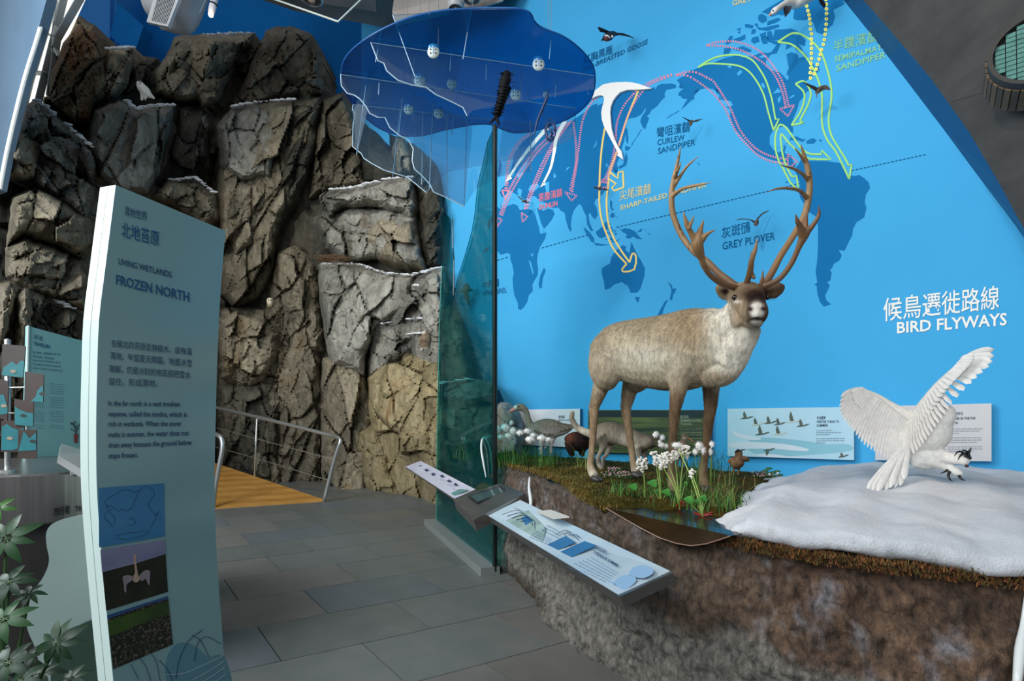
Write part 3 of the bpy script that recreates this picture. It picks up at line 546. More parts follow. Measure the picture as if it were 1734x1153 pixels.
# dark mass behind everything
boulder([(-40,330),(60,170),(100,90),(150,110),(270,110),(430,70),(545,100),(560,160),(600,200),(640,220),(752,330),(752,800),(540,806),(300,800),(-60,800)], .3, 'dark', .2, 90, .1, .2, step=9, seed=1, tone=.8, thick=.3)
BL = [
 ([(120,46),(128,31),(137,27),(148,36),(160,42),(174,64),(182,92),(192,142),(188,168),(162,180),(156,214),(130,212),(100,186),(78,168),(82,120),(100,84),(112,60)], 0, 'rust', .5, 40, .35, .2, 2.4, .9),
 ([(160,150),(182,82),(205,80),(226,79),(228,102),(216,152),(196,166),(170,172)], .05, 'tan', .35, 40, .1, .12, 1.2, .9),
 ([(205,170),(226,94),(266,98),(262,165)], .35, 'dark', .2, 40, .1, .12, 1.4, .9),
 ([(262,122),(280,96),(296,62),(345,57),(398,58),(431,55),(427,78),(411,86),(397,125),(380,158),(350,182),(336,172),(300,174),(262,158)], -.05, 'tan', .45, 44, .3, .18, 1.3, .72),
 ([(322,150),(360,140),(384,150),(372,176),(342,182),(330,165)], -.35, 'tan', .25, 26, .3, .08, 1, .8),
 ([(433,82),(450,52),(470,44),(500,46),(528,58),(546,88),(547,160),(500,168),(440,182),(396,188),(386,174),(402,150),(418,120)], .15, 'tan', .45, 40, .3, .18, 1.3, .5),
 ([(44,178),(60,166),(74,182),(92,192),(108,206),(160,252),(166,292),(164,332),(150,378),(104,344),(60,318),(26,304),(30,240)], -.45, 'grey', .4, 36, -.5, .16, 1.5, .72),
 ([(8,302),(12,268),(24,228),(44,222),(60,230),(78,246),(70,268),(62,304),(34,307)], -.8, 'tan', .3, 30, -.3, .09, 1.2, .95),
 ([(44,180),(62,182),(80,196),(66,224),(48,228),(34,226)], -.7, 'grey', .25, 30, -.3, .09, 1.4, .9),
 ([(150,218),(158,186),(200,168),(214,172),(232,186),(262,178),(300,175),(286,236),(272,300),(250,332),(206,330),(166,300),(150,252)], -.45, 'grey', .4, 60, .15, .14, 2.6, .95),
 ([(292,232),(302,168),(346,182),(356,202),(362,332),(330,322),(288,302),(272,292)], -.05, 'dark', .3, 40, .1, .16, 2, .9),
 ([(330,196),(350,190),(358,214),(352,236),(340,216)], -.3, 'grey', .2, 26, .1, .06, 1.5, .8),
 ([(255,332),(288,302),(332,300),(366,328),(374,372),(350,388),(300,354)], -.5, 'tan', .35, 30, .2, .12, .9, .9),
 ([(364,224),(386,180),(440,170),(502,166),(545,164),(540,200),(524,262),(500,330),(470,392),(462,470),(440,505),(400,524),(372,500),(366,330)], -.15, 'tan', .45, 56, .25, .22, 2.6, .78),
 ([(366,214),(392,180),(430,172),(474,176),(480,192),(472,242),(462,302),(408,310),(374,288)], -.5, 'grey', .35, 60, .15, .14, 1.7, 1.0),
 ([(378,306),(404,300),(462,304),(456,350),(430,420),(396,440),(378,400)], -.42, 'tan', .3, 40, .25, .18, 2.6, .7),
 ([(480,194),(546,166),(540,236),(520,310),(490,360),(462,420),(452,470),(456,360),(470,280)], -.3, 'dark', .35, 30, .35, .20, 3.2, 1.0),
 ([(546,168),(582,156),(600,190),(612,250),(622,312),(548,332),(520,342),(530,240)], -.1, 'tan', .4, 36, .3, .16, 1.6, .62),
 ([(520,280),(560,240),(600,250),(640,240),(700,252),(702,300),(600,316),(548,330),(526,360)], .3, 'dark', .3, 36, .3, .16, 1.6, .9),
 ([(668,232),(684,234),(700,262),(702,298),(668,296),(662,262)], -.2, 'tan', .3, 20, .1, .1, 1.6, .95),
 ([(540,332),(552,322),(600,316),(642,306),(700,300),(704,350),(700,372),(640,352),(580,352),(556,372)], -.55, 'grey', .35, 36, .2, .12, .8, 1.05),
 ([(528,378),(548,350),(600,348),(650,350),(706,366),(712,410),(722,458),(690,452),(640,440),(590,446),(548,424)], -.3, 'grey', .4, 44, .2, .16, 1.1, 1.0),
 ([(612,402),(642,366),(700,372),(704,400),(722,460),(680,450),(640,440)], -.6, 'tan', .35, 40, .2, .12, 1.1, 1.0),
 ([(648,214),(700,240),(742,282),(752,330),(750,452),(716,462),(706,402),(702,300),(664,270)], .15, 'dark', .3, 26, .25, .14, 3, .9),
 ([(444,530),(470,424),(500,412),(536,440),(548,520),(550,600),(490,600),(456,560)], -.05, 'tan', .35, 40, .1, .16, 1.8, .78),
 ([(368,524),(400,512),(440,520),(490,530),(520,560),(545,560),(548,620),(520,700),(470,806),(366,800)], -.05, 'tan', .35, 44, .1, .18, 1.8, .62),
 ([(368,538),(404,524),(446,534),(474,562),(472,600),(450,648),(410,664),(372,640)], -.45, 'tan', .4, 36, .2, .14, 1.2, .86),
 ([(366,650),(440,640),(480,700),(470,800),(440,800),(366,770)], -.3, 'dark', .35, 36, -.1, .14, 1.8, 1.0),
 ([(456,650),(500,612),(546,620),(548,780),(520,804),(466,806)], -.15, 'tan', .35, 40, .1, .16, 2.2, .6),
 ([(538,448),(560,440),(606,446),(652,460),(702,466),(700,520),(640,560),(622,600),(620,640),(560,620),(548,560),(540,500)], -.55, 'grey', .45, 60, .35, .18, 1.7, 1.08),
 ([(618,482),(660,462),(700,470),(752,452),(756,540),(740,570),(700,600),(650,640),(620,640),(622,560)], -.35, 'grey', .4, 44, -.25, .18, 1.0, 1.0),
 ([(690,560),(720,515),(752,512),(756,640),(730,650),(700,640)], -.55, 'grey', .3, 44, .2, .1, .8, .95),
 ([(546,606),(590,600),(622,640),(632,700),(626,800),(590,810),(548,796),(540,700)], -.45, 'tan', .4, 44, .05, .16, 2.4, .9),
 ([(620,640),(652,600),(700,596),(756,604),(760,700),(756,835),(720,828),(664,818),(640,760),(622,700)], -.7, 'ochre', .45, 64, .1, .18, 1.4, 1.0),
 ([(602,730),(640,710),(668,760),(700,826),(640,818),(612,770)], -.95, 'ochre', .3, 50, -.4, .12, 1.4, 1.0),
 ([(524,808),(540,782),(572,774),(590,790),(592,812)], -.5, 'grey', .3, 50, .1, .08, 1, .9),
 ([(20,334),(60,312),(106,340),(152,376),(166,422),(140,440),(100,420),(40,400),(10,420)], -.9, 'tan', .45, 56, .7, .16, 1.5, 1.0),
 ([(8,420),(40,398),(100,420),(150,440),(152,532),(120,520),(60,500),(10,470)], -1.0, 'tan', .4, 36, .7, .16, 1.3, .95),
 ([(0,478),(20,474),(52,482),(92,508),(142,532),(150,700),(0,700)], -1.2, 'dark', .3, 44, .1, .14, 1.5, 1.1),
 ([(-6,480),(18,476),(30,500),(20,560),(-10,600)], -1.5, 'tan', .3, 24, -.2, .1, 3, 1.1),
 ([(26,500),(44,484),(60,500),(56,560),(40,620),(20,640),(24,560)], -1.5, 'tan', .3, 24, -.3, .1, 3, 1.1),
 ([(144,420),(200,400),(372,400),(372,800),(144,800)], .1, 'dark', .3, 44, .1, .14, 1.5, .9),
]
for i, b in enumerate(BL):
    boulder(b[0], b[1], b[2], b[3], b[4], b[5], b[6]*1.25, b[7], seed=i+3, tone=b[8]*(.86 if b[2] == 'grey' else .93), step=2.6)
dg_ = lambda X: np.interp(X, [730, 760, 835, 900], [9.0, 8.7, 8.05, 7.75])
BR = [([(742,512),(764,511),(778,528),(790,570),(800,620),(804,650),(800,700),(742,720)], .1, 'dark', .35, 40, .1, .12, 2, 1.5),
 ([(742,648),(800,640),(838,646),(841,664),(840,682),(790,690),(742,680)], -.15, 'grey', .3, 34, .1, .1, .7, .9),
 ([(742,676),(795,684),(842,680),(842,760),(742,770)], -.1, 'tan', .35, 46, .2, .12, 1.2, .8),
 ([(836,690),(846,680),(860,681),(874,690),(884,710),(886,736),(882,775),(836,780)], -.35, 'grey', .35, 40, -.3, .07, 1, .95)]
for i, b in enumerate(BR):
    boulder(b[0], b[1], b[2], b[3], b[4], b[5], b[6], b[7], seed=i+70, tone=b[8], step=2.6, dfun=dg_, thick=.5)
# loose snow crumbs on the ledges
m_snow = mat('snow', 'e4e7ea', 'd6dbe0', 9, rough=.8, bump=.4, bscale=70, sss=.15)
def dD(x): return float(np.interp(x, [200, 300, 400, 560, 640, 700, 760], [0, .6, 1.0, .9, .7, .25, 0]))
def crumbs(spots, n, r0, label):
    parts = []
    for (xa, ya, xb, yb, Y) in spots:
        for k in range(n):
            t = random.random(); x = lerp(xa, xb, t)+random.uniform(-1, 1); y = lerp(ya, yb, t)+random.uniform(-1.5, 2.5)*random.random(); r = random.uniform(.15, 1)**2*r0
            parts.append(ball(P(x, y, Y+dD(x)+random.uniform(-.1, .12)), (r*random.uniform(.8, 2.2), r, r*.45), 6, 4))
    o = mesh('snow_crumbs', *join(parts), m_snow); adopt(cliff, o); o['kind'] = 'stuff'
LEDGES = [(214,170,232,184,8.55),(232,184,262,178,8.55),(262,178,298,177,8.8),(556,321,600,316,9.45),(600,316,642,306,9.4),(642,304,700,299,9.2),(540,447,606,446,9.4),(606,446,652,462,9.3),(652,462,700,466,9.1),(700,464,748,452,9.0),
 (645,548,690,540,9.25),(690,540,745,536,8.9),(700,512,745,512,8.85),(700,656,742,652,8.8),(690,566,716,562,8.85),(388,181,440,171,9.4),(440,171,500,167,9.4),(290,304,332,300,9.15),(332,301,364,326,9.1),(60,168,92,192,8.0),(108,206,158,250,8.0),(72,232,104,256,7.9),(52,483,92,508,7.6),(92,508,126,522,7.6),(182,82,226,79,9.0),(345,57,430,56,9.3),(742,648,798,641,8.25),(628,480,690,488,9.1),(660,500,720,478,9.0)]
crumbs(LEDGES, 46, .045, '')
# ================================================================ GLASS PARTITION
GP = Plane((-.17, 4.65, 0), (-.925, -.38, 0))
m_glass = sheet('green_glass', (.46, .84, .82), .08, '1f8790', .09)
m_gedge = mat('glass_edge_dark', '0c1c1a', rough=.15); m_gedge2 = mat('glass_edge_green', '3f8f7d', rough=.15)
glass = empty('glass_partition', (-.5, 5.5, 0), 'tall green-tinted glass partition standing on a grey kerb left of the reindeer', 'glass partition')
gpoly = [(838,213),(826,240),(818,275),(809,312),(806,340),(804,362),(799,392),(788,430),(778,462),(771,488),(768,503),(765,480),(766,440),(762,420),(761,372),(757,364),(750,364),(748,450),(744,560),(740,740),(739,886),(838,967)]
q = [GP(x, y) for x, y in gpoly]; vs, fs = prism(q, -GP.n*.02); o = mesh('glass_pane', vs, fs, m_glass); adopt(glass, o)
for pts, r, m in (([(838,213),(838,967)], .022, m_gedge), ([(748,450),(744,560),(740,740),(739,886)], .006, m_gedge2), ([(766,372),(767,420),(769,440),(768,503),(771,488)], .007, m_gedge), ([(838,213),(826,240),(818,275),(809,312),(806,340),(804,362),(799,392),(788,430),(778,462),(771,488)], .003, m_gedge)):
    o = mesh('glass_edge', *tube([(GP(x, y, .0), r) for x, y in pts], 8), m); adopt(glass, o)
m_kerb = mat('kerb_steel', '8c918f', rough=.4, metal=.3)
a, b = GP(739, 886), GP(838, 967); d = (b-a).normalized(); nrm = GP.n; a.z = 0; b.z = 0
pr = [a+nrm*.14-d*.1, b+nrm*.14+d*.02, b-nrm*.04+d*.02, a-nrm*.04-d*.1]; vs, fs = prism(pr, (0, 0, .075)); o = mesh('kerb', vs, fs, m_kerb); adopt(glass, o)
# etched text and silhouettes on the pane
m_et = mat('etched_ink', '0e4a58', rough=.5); m_pale = mat('etched_pale', '2d8aa0', rough=.5)
def GT(s, x0, y0, x1, y1, h, m=m_et): return text_on(s, x0, y0, x1, y1, h, GP, .004, m, glass)
for k, (s, x0, y0, w_) in enumerate((('DUNLIN FLIES', 808, 358, 20), ('over the frozen tundra', 806, 372, 24), ('each summer', 804, 384, 16), ('to breed', 804, 440, 14), ('and then south', 803, 448, 18), ('to warmer shores', 802, 462, 22), ('GODWIT', 801, 470, 14), ('WINDY', 776, 540, 14), ('in the north', 800, 536, 16), ('shallow marsh', 799, 545, 18), ('grassland', 799, 555, 14), ('mudflat', 798, 600, 12), ('by the sea', 798, 608, 14))):
    GT(s, x0, y0, x0+w_, y0-w_*.42, 2.6)
for pts in ([(825,378),(829,370),(831,366),(833,372),(831,380),(828,388),(826,384)], [(817,427),(822,420),(830,418),(826,424),(820,428)], [(820,590),(822,575),(823,570),(823,582),(821,598)], [(819,640),(820,634),(821,636),(820,655)]):
    o = poly_on('silhouette', pts, GP, .004, .002, m_et, glass)
# ================================================================ HANGING CANOPY
canopy = empty('hanging_canopy', (-.2, 4.9, 4.65), 'round blue translucent canopy with clear wavy-edged sheets hanging below it by the ceiling', 'hanging canopy')
CP = Plane((0, 0, 4.65), (0, 0, -1))
m_can = sheet('blue_acrylic', (.0, .46, .72), .05, '1c8cec', .12, rough=.2)
cpoly = [(577,130),(582,105),(597,85),(625,64),(660,45),(700,30),(750,20),(800,16.5),(850,16),(880,17),(898,24),(904,36),(912,45),(925,52),(955,64),(982,84),(1002,108),(1008,130),(1006,155),(997,175),(972,197),(935,214),(900,224),(870,226),(850,220),(830,212),(805,212),(780,216),(750,222),(720,230),(690,232),(660,226),(635,214),(610,192),(590,168),(579,148)]
cp = [tuple(c) for c in catmull(cpoly+[cpoly[0]], 3)][:-1]
vs, fs = prism([CP(x, y) for x, y in cp], (0, 0, .02)); o = mesh('canopy_disc', vs, fs, m_can); adopt(canopy, o)
m_wh = mat('acrylic_lit_edge', 'a9c4d2', rough=.2); m_clear = sheet('clear_acrylic', (.84, .92, .96), .10, '9cc0d8', .05)
rim = [CP(x, y)+V(0, 0, .01) for x, y in cp]; o = mesh('canopy_rim', *tube([(p, .006) for p in rim+[rim[0]]], 6, cap=False), mat('acrylic_rim_edge', '1f5fa0', rough=.2)); adopt(canopy, o)
SH = [([(628,72),(1006,128)], [(628,72),(633,85),(640,103),(650,107),(655,120),(668,131),(674,136),(697,144),(722,148),(738,160),(762,171),(784,182),(791,196),(800,186),(1006,150)]),
      ([(577,126),(975,183)], [(577,126),(578,145),(588,158),(600,161),(610,168),(620,180),(626,192),(640,199),(652,199),(660,216),(676,229),(692,237),(700,252),(698,272),(702,286),(716,299),(728,312),(734,325),(757,335),(786,350),(805,320),(975,230)]),
      ([(598,177),(906,211)], [(598,177),(597,186),(601,192),(598,212),(597,248),(612,260),(616,268),(630,277),(650,288),(690,300),(722,326),(732,314),(760,290),(906,262)])]
def vplane(p0, p1):
    d = p1-p0; return Plane(p0, (-d.y, d.x, 0) if Vector((-d.y, d.x, 0)).dot(p0) < 0 else (d.y, -d.x, 0))
for k, (top, bot) in enumerate(SH):
    p0, p1 = CP(*top[0]), CP(*top[1]); pl = vplane(p0, p1); lst = [pl(x, y) for x, y in bot]; poly = [p1]+[]
    loop = lst+[pl(*top[1])]; vs, fs = prism(loop, -pl.n*.012); o = mesh('acrylic_sheet', vs, fs, m_clear); adopt(canopy, o)
    line = [pl(x, y) for x, y in bot[:-2]]
    o = mesh('sheet_edge', *tube([(p, .0055) for p in line], 6), m_wh); adopt(canopy, o)
    o = mesh('sheet_top_edge', *tube([(p0, .0035), (p1, .0035)], 6), m_wh); adopt(canopy, o)
m_dim = mat('acrylic_dim_edge', '5f8fae', rough=.2)
for (xa, ya, xb, yb, Y) in ((665,25,563+140,130,4.3),(798,17,784,100,4.3),(646,50,636,105,4.5),(622,126,604,262,5.0),(703,78,699,140,4.6),(764,86,762,120,4.6),(824,95,823,135,4.7),(883,104,882,160,4.9),(942,116,940,165,5.0),
        (679,168,665,300,5.2),(716,190,714,312,5.3),(734,165,727,318,5.3),(768,195,765,228,5.4),(791,196,786,348,5.2),(994,130,996,160,5.1),(826,240,824,300,5.4),(642,140,641,160,4.9),(682,165,675,228,5.2),(898,205,899,290,5.5),(757,335,757,196,5.2),(935,50,930,100,4.4)):
    p, q_ = P(xa, ya, Y), P(xb, yb, Y)
    o = mesh('joint_edge', *tube([(p, .0042), (q_, .0042)], 6), (m_wh, m_dim)[int(xa) % 2]); adopt(canopy, o)
for (x0, y0, x1, y1, x2, y2, x3, y3, Y) in ((665,25,798,17,768,171,691,140,4.6),(604,262,597,190,622,126,640,110,5.0),(700,160,760,190,734,325,700,285,5.25),(860,160,905,211,898,290,838,300,5.5),(760,190,800,215,786,348,735,325,5.3)):
    q4 = [P(x0, y0, Y-.1), P(x1, y1, Y+.1), P(x2, y2, Y+.15), P(x3, y3, Y-.05)]; vs, fs = prism(q4, (0, .01, 0)); o = mesh('cross_sheet', vs, fs, m_clear); adopt(canopy, o)
# clamps: blue-capped steel discs with four bolts
m_st = mat('brushed_steel', 'c4c8c6', rough=.3, metal=.85, bump=.05, bscale=60); m_bolt = mat('bolt_black', '202326', rough=.4); m_cap = sheet('cap_blue', (.1, .6, .95), .2, '3fb6ee', .5)
m_disc = mat('clamp_pale_metal', 'c9d2cf', rough=.35)
for (x, y, Y, r) in ((734,88,4.25,10.5),(711,137,4.7,10),(692,185,5.1,8.5),(765,142,4.8,8.5),(743,192,5.2,8.5),(912,109,4.5,10.5),(873,160,4.9,9.5),(925,160,5.0,6)):
    c = P(x, y, Y); R_ = r*Y/F; cl = mesh('sheet_clamp', *ball(c, (R_, R_*.45, R_*1.05), 14, 9), m_disc, smooth=True); adopt(canopy, cl)
    cap_ = mesh('clamp_cap', *ball(c+V(0, 0, R_*.75), (R_*.92, R_*.5, R_*.55), 12, 7), m_cap, smooth=True); cap_.parent = cl
    for sx in (-1, 1):
        for sz in (-.25, .35):
            bo = mesh('bolt', *ball(c+V(sx*R_*.42, -R_*.42, -sz*R_-.1*R_), R_*.13, 6, 4), m_bolt); bo.parent = cl
    o = mesh('clamp_rib', *tube([(c+V(0, -R_*.47, -R_*.5), R_*.07), (c+V(0, -R_*.5, R_*.3), R_*.07)], 6), m_wh); o.parent = cl
m_wire = mat('steel_wire', '8f979c', rough=.3, metal=.7)
for (x, y, Y, x2) in ((727,25,4.1,722),(800,17,4.1,806),(712,28,4.2,713),(690,30,4.3,690),(742,88,4.25,752),(928,52,4.4,936),(933,54,4.4,944)):
    p = P(x, y, Y); q_ = V(P(x2, -30, Y).x, p.y, 9.6); o = mesh('hanging_wire', *tube([(p, .0022), (q_, .0022)], 5), m_wire); adopt(canopy, o)
# black aquatic-insect models hanging under the canopy
m_blk = mat('black_resin', '07080d', rough=.7, spec=.2)
pts = [(860,122,4.3,5),(857,128,4.3,7),(855,138,4.3,9.5),(852,148,4.3,7.5),(850,160,4.3,6.5),(848,172,4.3,6.2),(845,182,4.3,6),(842,192,4.3,5),(840,199,4.3,3.4)]
parts = [TP(pts, 12, 3), TP([(840,199,4.3,3),(834,204,4.3,2),(829,209,4.3,1)], 6, 2), TP([(840,198,4.3,3),(843,206,4.3,2.4),(846,212,4.3,1)], 6, 2)]
for i in range(9):
    x, y = lerp(856, 842, i/8), lerp(150, 194, i/8); parts.append(ball(P(x, y, 4.3), (.052-.0024*i, .045, .012), 10, 6))
lv = mesh('larva_model', *join(parts), m_blk, smooth=True); tag(lv, 'black spiny insect larva model hanging upright under the blue canopy', 'insect model')
sp = []
for i in range(44):
    t = i/43; x, y = lerp(859, 842, t), lerp(122, 196, t); s = (-1, 1)[i % 2]; L_ = random.uniform(7, 13); sp.append(TP([(x+s*4, y, 4.3, 1.2), (x+s*L_, y+random.uniform(-4, 3), 4.25, .4)], 4, 0))
sp.append(TP([(861,126,4.3,.6),(870,121,4.25,.3)], 4, 0)); sp.append(TP([(862,138,4.3,.8),(875,139,4.2,.3)], 4, 0))
o = mesh('spine', *join(sp), m_blk); o.parent = lv; o['kind'] = 'stuff'
lv2 = mesh('needle_bug_model', *join([TP([(904,232,4.6,.8),(910,205,4.6,2.6),(918,185,4.6,3),(925,168,4.6,3.4),(928,158,4.6,2)], 10, 3), TP([(925,165,4.6,1),(930,152,4.6,.4)], 5, 0), TP([(918,182,4.6,1),(921,197,4.6,.6)], 5, 0)]), mat('navy_resin', '10305c', rough=.45), smooth=True)
tag(lv2, 'slim dark blue needle-shaped water bug model hanging below the canopy', 'insect model')
ring = [(932+13*math.cos(a)*.72, 220+20*math.sin(a)) for a in [k*math.pi/9 for k in range(19)]]
r2 = [(932+9*math.cos(a)*.8, 222+14*math.sin(a)) for a in [k*math.pi/8 for k in range(17)]]
lv3 = mesh('coiled_worm_model', *join([TP([(x, y, 4.5, .8) for x, y in ring], 6, 0), TP([(x, y, 4.45, 2.0) for x, y in r2[2:]], 8, 0), TP([(931,204,4.5,1.4),(930,216,4.45,1.8),(935,226,4.45,1.8),(931,238,4.5,1)], 8, 3)]), mat('navy_resin', '10305c'), smooth=True)
tag(lv3, 'dark blue coiled worm model shaped as nested loops beside the white arrow', 'insect model')
# ================================================================ PLATFORM
FE = np.array([(-.86,6.7,.97),(-.56,5.9,.97),(-.03,4.62,.97),(.32,3.77,.955),(.52,2.95,.905),(.98,2.40,.905),(1.40,2.17,.875),(1.98,1.98,.85),(3.0,1.66,.83),(4.6,1.35,.82)])
FB = np.array([(-.80,6.6,0),(-.52,5.8,0),(-.02,4.60,0),(.29,3.49,0),(.62,2.80,0),(1.02,2.26,0),(1.42,1.98,0),(1.95,1.74,0),(2.9,1.42,0),(4.5,1.15,0)])
def resample(c, n, sm=8):
    q = np.array(catmull(list(c), sm)); d = np.r_[0, np.cumsum(np.linalg.norm(np.diff(q, axis=0), axis=1))]; t = np.linspace(0, d[-1], n)
    return np.stack([np.interp(t, d, q[:, i]) for i in range(q.shape[1])], 1)
NU, NV = 420, 110
# same parameter for top and base: resample on the key points
key = np.linspace(0, 1, len(FE)); uu = np.linspace(0, 1, NU)
fe = np.array(catmull(list(FE), 40)); fb = np.array(catmull(list(FB), 40)); kk = np.linspace(0, 1, len(fe))
fe = np.stack([np.interp(uu, kk, fe[:, i]) for i in range(3)], 1); fb = np.stack([np.interp(uu, kk, fb[:, i]) for i in range(3)], 1)
tan = np.gradient(fe, axis=0); tan[:, 2] = 0; tan /= np.linalg.norm(tan, axis=1)[:, None]; outn = np.stack([tan[:, 1], -tan[:, 0], 0*tan[:, 0]], 1)
vv = np.linspace(0, 1, NV)
G = fe[:, None, :]*(1-vv)[None, :, None]+fb[:, None, :]*vv[None, :, None]; flat = G.reshape(-1, 3)
n1 = nz(flat, 5, 1); n2_ = nz(flat, 14, 2); n3_ = nz(flat, 45, 3); VV = np.tile(vv, NU)
disp = .05*n1+.03*n2_+.012*n3_+.04*np.abs(nz(flat, 22, 5))-.02*(VV < .03)
flat = flat+np.repeat(outn, NV, 0)*disp[:, None]; flat[:, 2] = np.maximum(flat[:, 2], -.01)
px = 867+flat[:, 0]/flat[:, 1]*F; py = HZ+(EYE-flat[:, 2])/flat[:, 1]*F
bnd = np.interp(px, [740, 835, 950, 1060, 1120, 1180, 1240, 1290, 1330, 1450, 1734], [860, 880, 925, 1005, 1045, 1078, 1062, 1080, 1122, 1150, 1185])+9*n2_+5*n3_
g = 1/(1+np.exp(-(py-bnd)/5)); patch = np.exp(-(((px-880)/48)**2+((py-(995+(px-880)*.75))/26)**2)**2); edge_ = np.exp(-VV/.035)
brown = np.array(s2l('82664f')[:3]); hum = np.array(s2l('54403a')[:3]); stone = np.array(s2l('9a958a')[:3]); dk = np.array(s2l('5a4e3e')[:3]); green = np.array(s2l('5d5a2c')[:3]); frost = np.array(s2l('b4b4ba')[:3])
rightf = np.clip((px-1180)/150, 0, 1)
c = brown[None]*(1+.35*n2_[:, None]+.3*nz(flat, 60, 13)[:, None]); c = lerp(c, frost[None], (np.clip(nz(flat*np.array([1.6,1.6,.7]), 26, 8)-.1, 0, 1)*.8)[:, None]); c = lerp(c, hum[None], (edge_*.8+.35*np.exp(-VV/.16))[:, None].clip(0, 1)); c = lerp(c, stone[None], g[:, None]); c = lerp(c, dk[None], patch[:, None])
c = lerp(c, np.array(s2l('6d6a5c')[:3])[None], ((1-g)*(1-rightf)*.35)[:, None])
c = np.clip(c, 0, 1)
fs = [(i*NV+j, i*NV+j+1, (i+1)*NV+j+1, (i+1)*NV+j) for i in range(NU-1) for j in range(NV-1)]
m_soil = mat('frozen_soil', '6e6e6e', 'ffffff', 34, rough=.7, bump=1.0, bscale=60, attr=True, stretch=(1, 1, .5), lo=.3, hi=.66, bdist=.03)
bank = mesh('soil_bank', [Vector(p) for p in flat], fs, m_soil, smooth=True, cols=c)
tag(bank, 'raised bank of brown frozen soil with grey stone foot that carries the tundra animals', 'soil bank')
# upper surface height
CR = ([700, 745, 840, 1000, 1130, 1200, 1270, 1300, 1330, 1500, 1600, 1734, 1900], [760, 762, 766, 777, 787, 794, 799, 806, 815, 802, 805, 817, 830])
def topz(X, Y, extra=0):
    px = 867+X/Y*F; k = (np.interp(px, *CR)-HZ)/F; fl = np.interp(px, [745, 840, 1000, 1100, 1250, 1734, 1900], [.97, .97, .95, .93, .915, .87, .85])+extra
    fl = fl+.012*np.sin(X*7+Y*5)+.008*np.sin(X*17-Y*13)
    lim = EYE-k*Y; over = fl-lim; return np.where(over > 0, lim-np.clip(over*.55, 0, .35), fl)
bx = np.linspace(0, 1, NU); pxf = 867+fe[:, 0]/fe[:, 1]*F
bw = []
for i in range(NU):
    p = WALL(float(np.clip(pxf[i]*.86+140, 770, 2600)) if pxf[i] < 1500 else 1430+(pxf[i]-1500)*.55, HZ, .01); bw.append((p.x, p.y))
bw = np.array(bw); NW = 90
def topgrid(extra_fn, front_drop, u0=0, u1=NU):
    w = np.linspace(0, 1, NW)**1.5; X = fe[u0:u1, 0][:, None]*(1-w)+bw[u0:u1, 0][:, None]*w; Y = fe[u0:u1, 1][:, None]*(1-w)+bw[u0:u1, 1][:, None]*w
    return X.ravel(), Y.ravel(), np.tile(w, u1-u0)
X, Y, w_ = topgrid(None, 0); Z = topz(X, Y); Zf = np.repeat(fe[:, 2], NW); Z = Zf+(Z-Zf)*np.clip(w_/.03, 0, 1); px = 867+X/Y*F; py = HZ+(EYE-Z)/Y*F
pts3 = np.stack([X, Y, Z], 1); Z = Z+.010*nz(pts3[:, :2], 30, 4)+.006*nz(pts3[:, :2], 80, 9)
POND = [(1020, 857), (1060, 853), (1092, 850), (1150, 857), (1215, 867), (1254, 876), (1260, 886), (1232, 906), (1222, 902)]
d, _, _ = sdf(px, py, POND); Z = Z-np.clip(d/8+.6, 0, 1)*.07*(d > -5)
pts3 = np.stack([X, Y, Z], 1); n5 = nz(pts3[:, :2], 9, 6); n6 = nz(pts3[:, :2], 26, 7)
m1, m2, m3 = [np.array(s2l(h)[:3]) for h in ('5e5a20', '7a5a22', '3a4a1e')]
c = lerp(m1[None], m2[None], (1/(1+np.exp(-n5*4)))[:, None]); c = lerp(c, m3[None], np.clip(.5+n6+(py < 790)*.5, 0, 1)[:, None]*.6); c = np.clip(c*(1+.25*nz(pts3[:, :2], 90, 12)[:, None]), 0, 1)
fs = [(i*NW+j, (i+1)*NW+j, (i+1)*NW+j+1, i*NW+j+1) for i in range(NU-1) for j in range(NW-1)]
m_moss = mat('moss', '7a7a7a', 'ffffff', 90, rough=.95, bump=1.0, bscale=160, attr=True, lo=.3, hi=.66, bdist=.02, spec=.1)
moss = mesh('moss_carpet', [Vector(p) for p in pts3], fs, m_moss, smooth=True, cols=c); moss.parent = bank; moss['kind'] = 'stuff'
# ragged moss fringe and hair-like moss blades (countless)
def blades(name, pts, m, h=(.02, .04), w=.002, root=None, lean=.5, n=3):
    vs, fs = [], []
    for p in pts:
        for k in range(n):
            a = random.uniform(0, 6.28); L_ = random.uniform(*h); d = V(math.cos(a), math.sin(a), 0)*L_*random.uniform(.1, lean); s = V(-math.sin(a), math.cos(a), 0)*w
            q = Vector(p)+V(random.uniform(-.01, .01), random.uniform(-.01, .01), -.004); b_ = len(vs)
            vs += [q-s, q+s, q+d*.45+V(0, 0, L_*.6)+s*.7, q+d*.45+V(0, 0, L_*.6)-s*.7, q+d+V(0, 0, L_)]; fs += [(b_, b_+1, b_+2, b_+3), (b_+3, b_+2, b_+4)]
    o = mesh(name, vs, fs, m); o['kind'] = 'stuff'
    if root: o.parent = root
    return o
mg = {n: mat('grass_'+n, a, b, 30, rough=.6) for n, a, b in (('fresh', '3f7524', '5a8c33'), ('deep', '234c1c', '345f24'), ('dry', '7c7c3c', '938b4c'), ('moss', '7a6a24', '6b4c1c'), ('mossy', '566020', '6f7028'))}
def onmoss(px_, py_):
    """point on the upper surface seen at a picture position"""
    d = Vector(((px_-867)/F, 1.0, (HZ-py_)/F)); Y = 1.5; ys = np.arange(1.5, 6.5, .02); gap = EYE+d.z*ys-topz(d.x*ys, ys); hit = np.where(gap <= 0)[0]; Y = float(ys[hit[0]] if len(hit) else ys[int(np.argmin(gap))])
    return V(d.x*Y, Y, float(topz(np.array([d.x*Y]), np.array([Y]))[0]))
fr = []
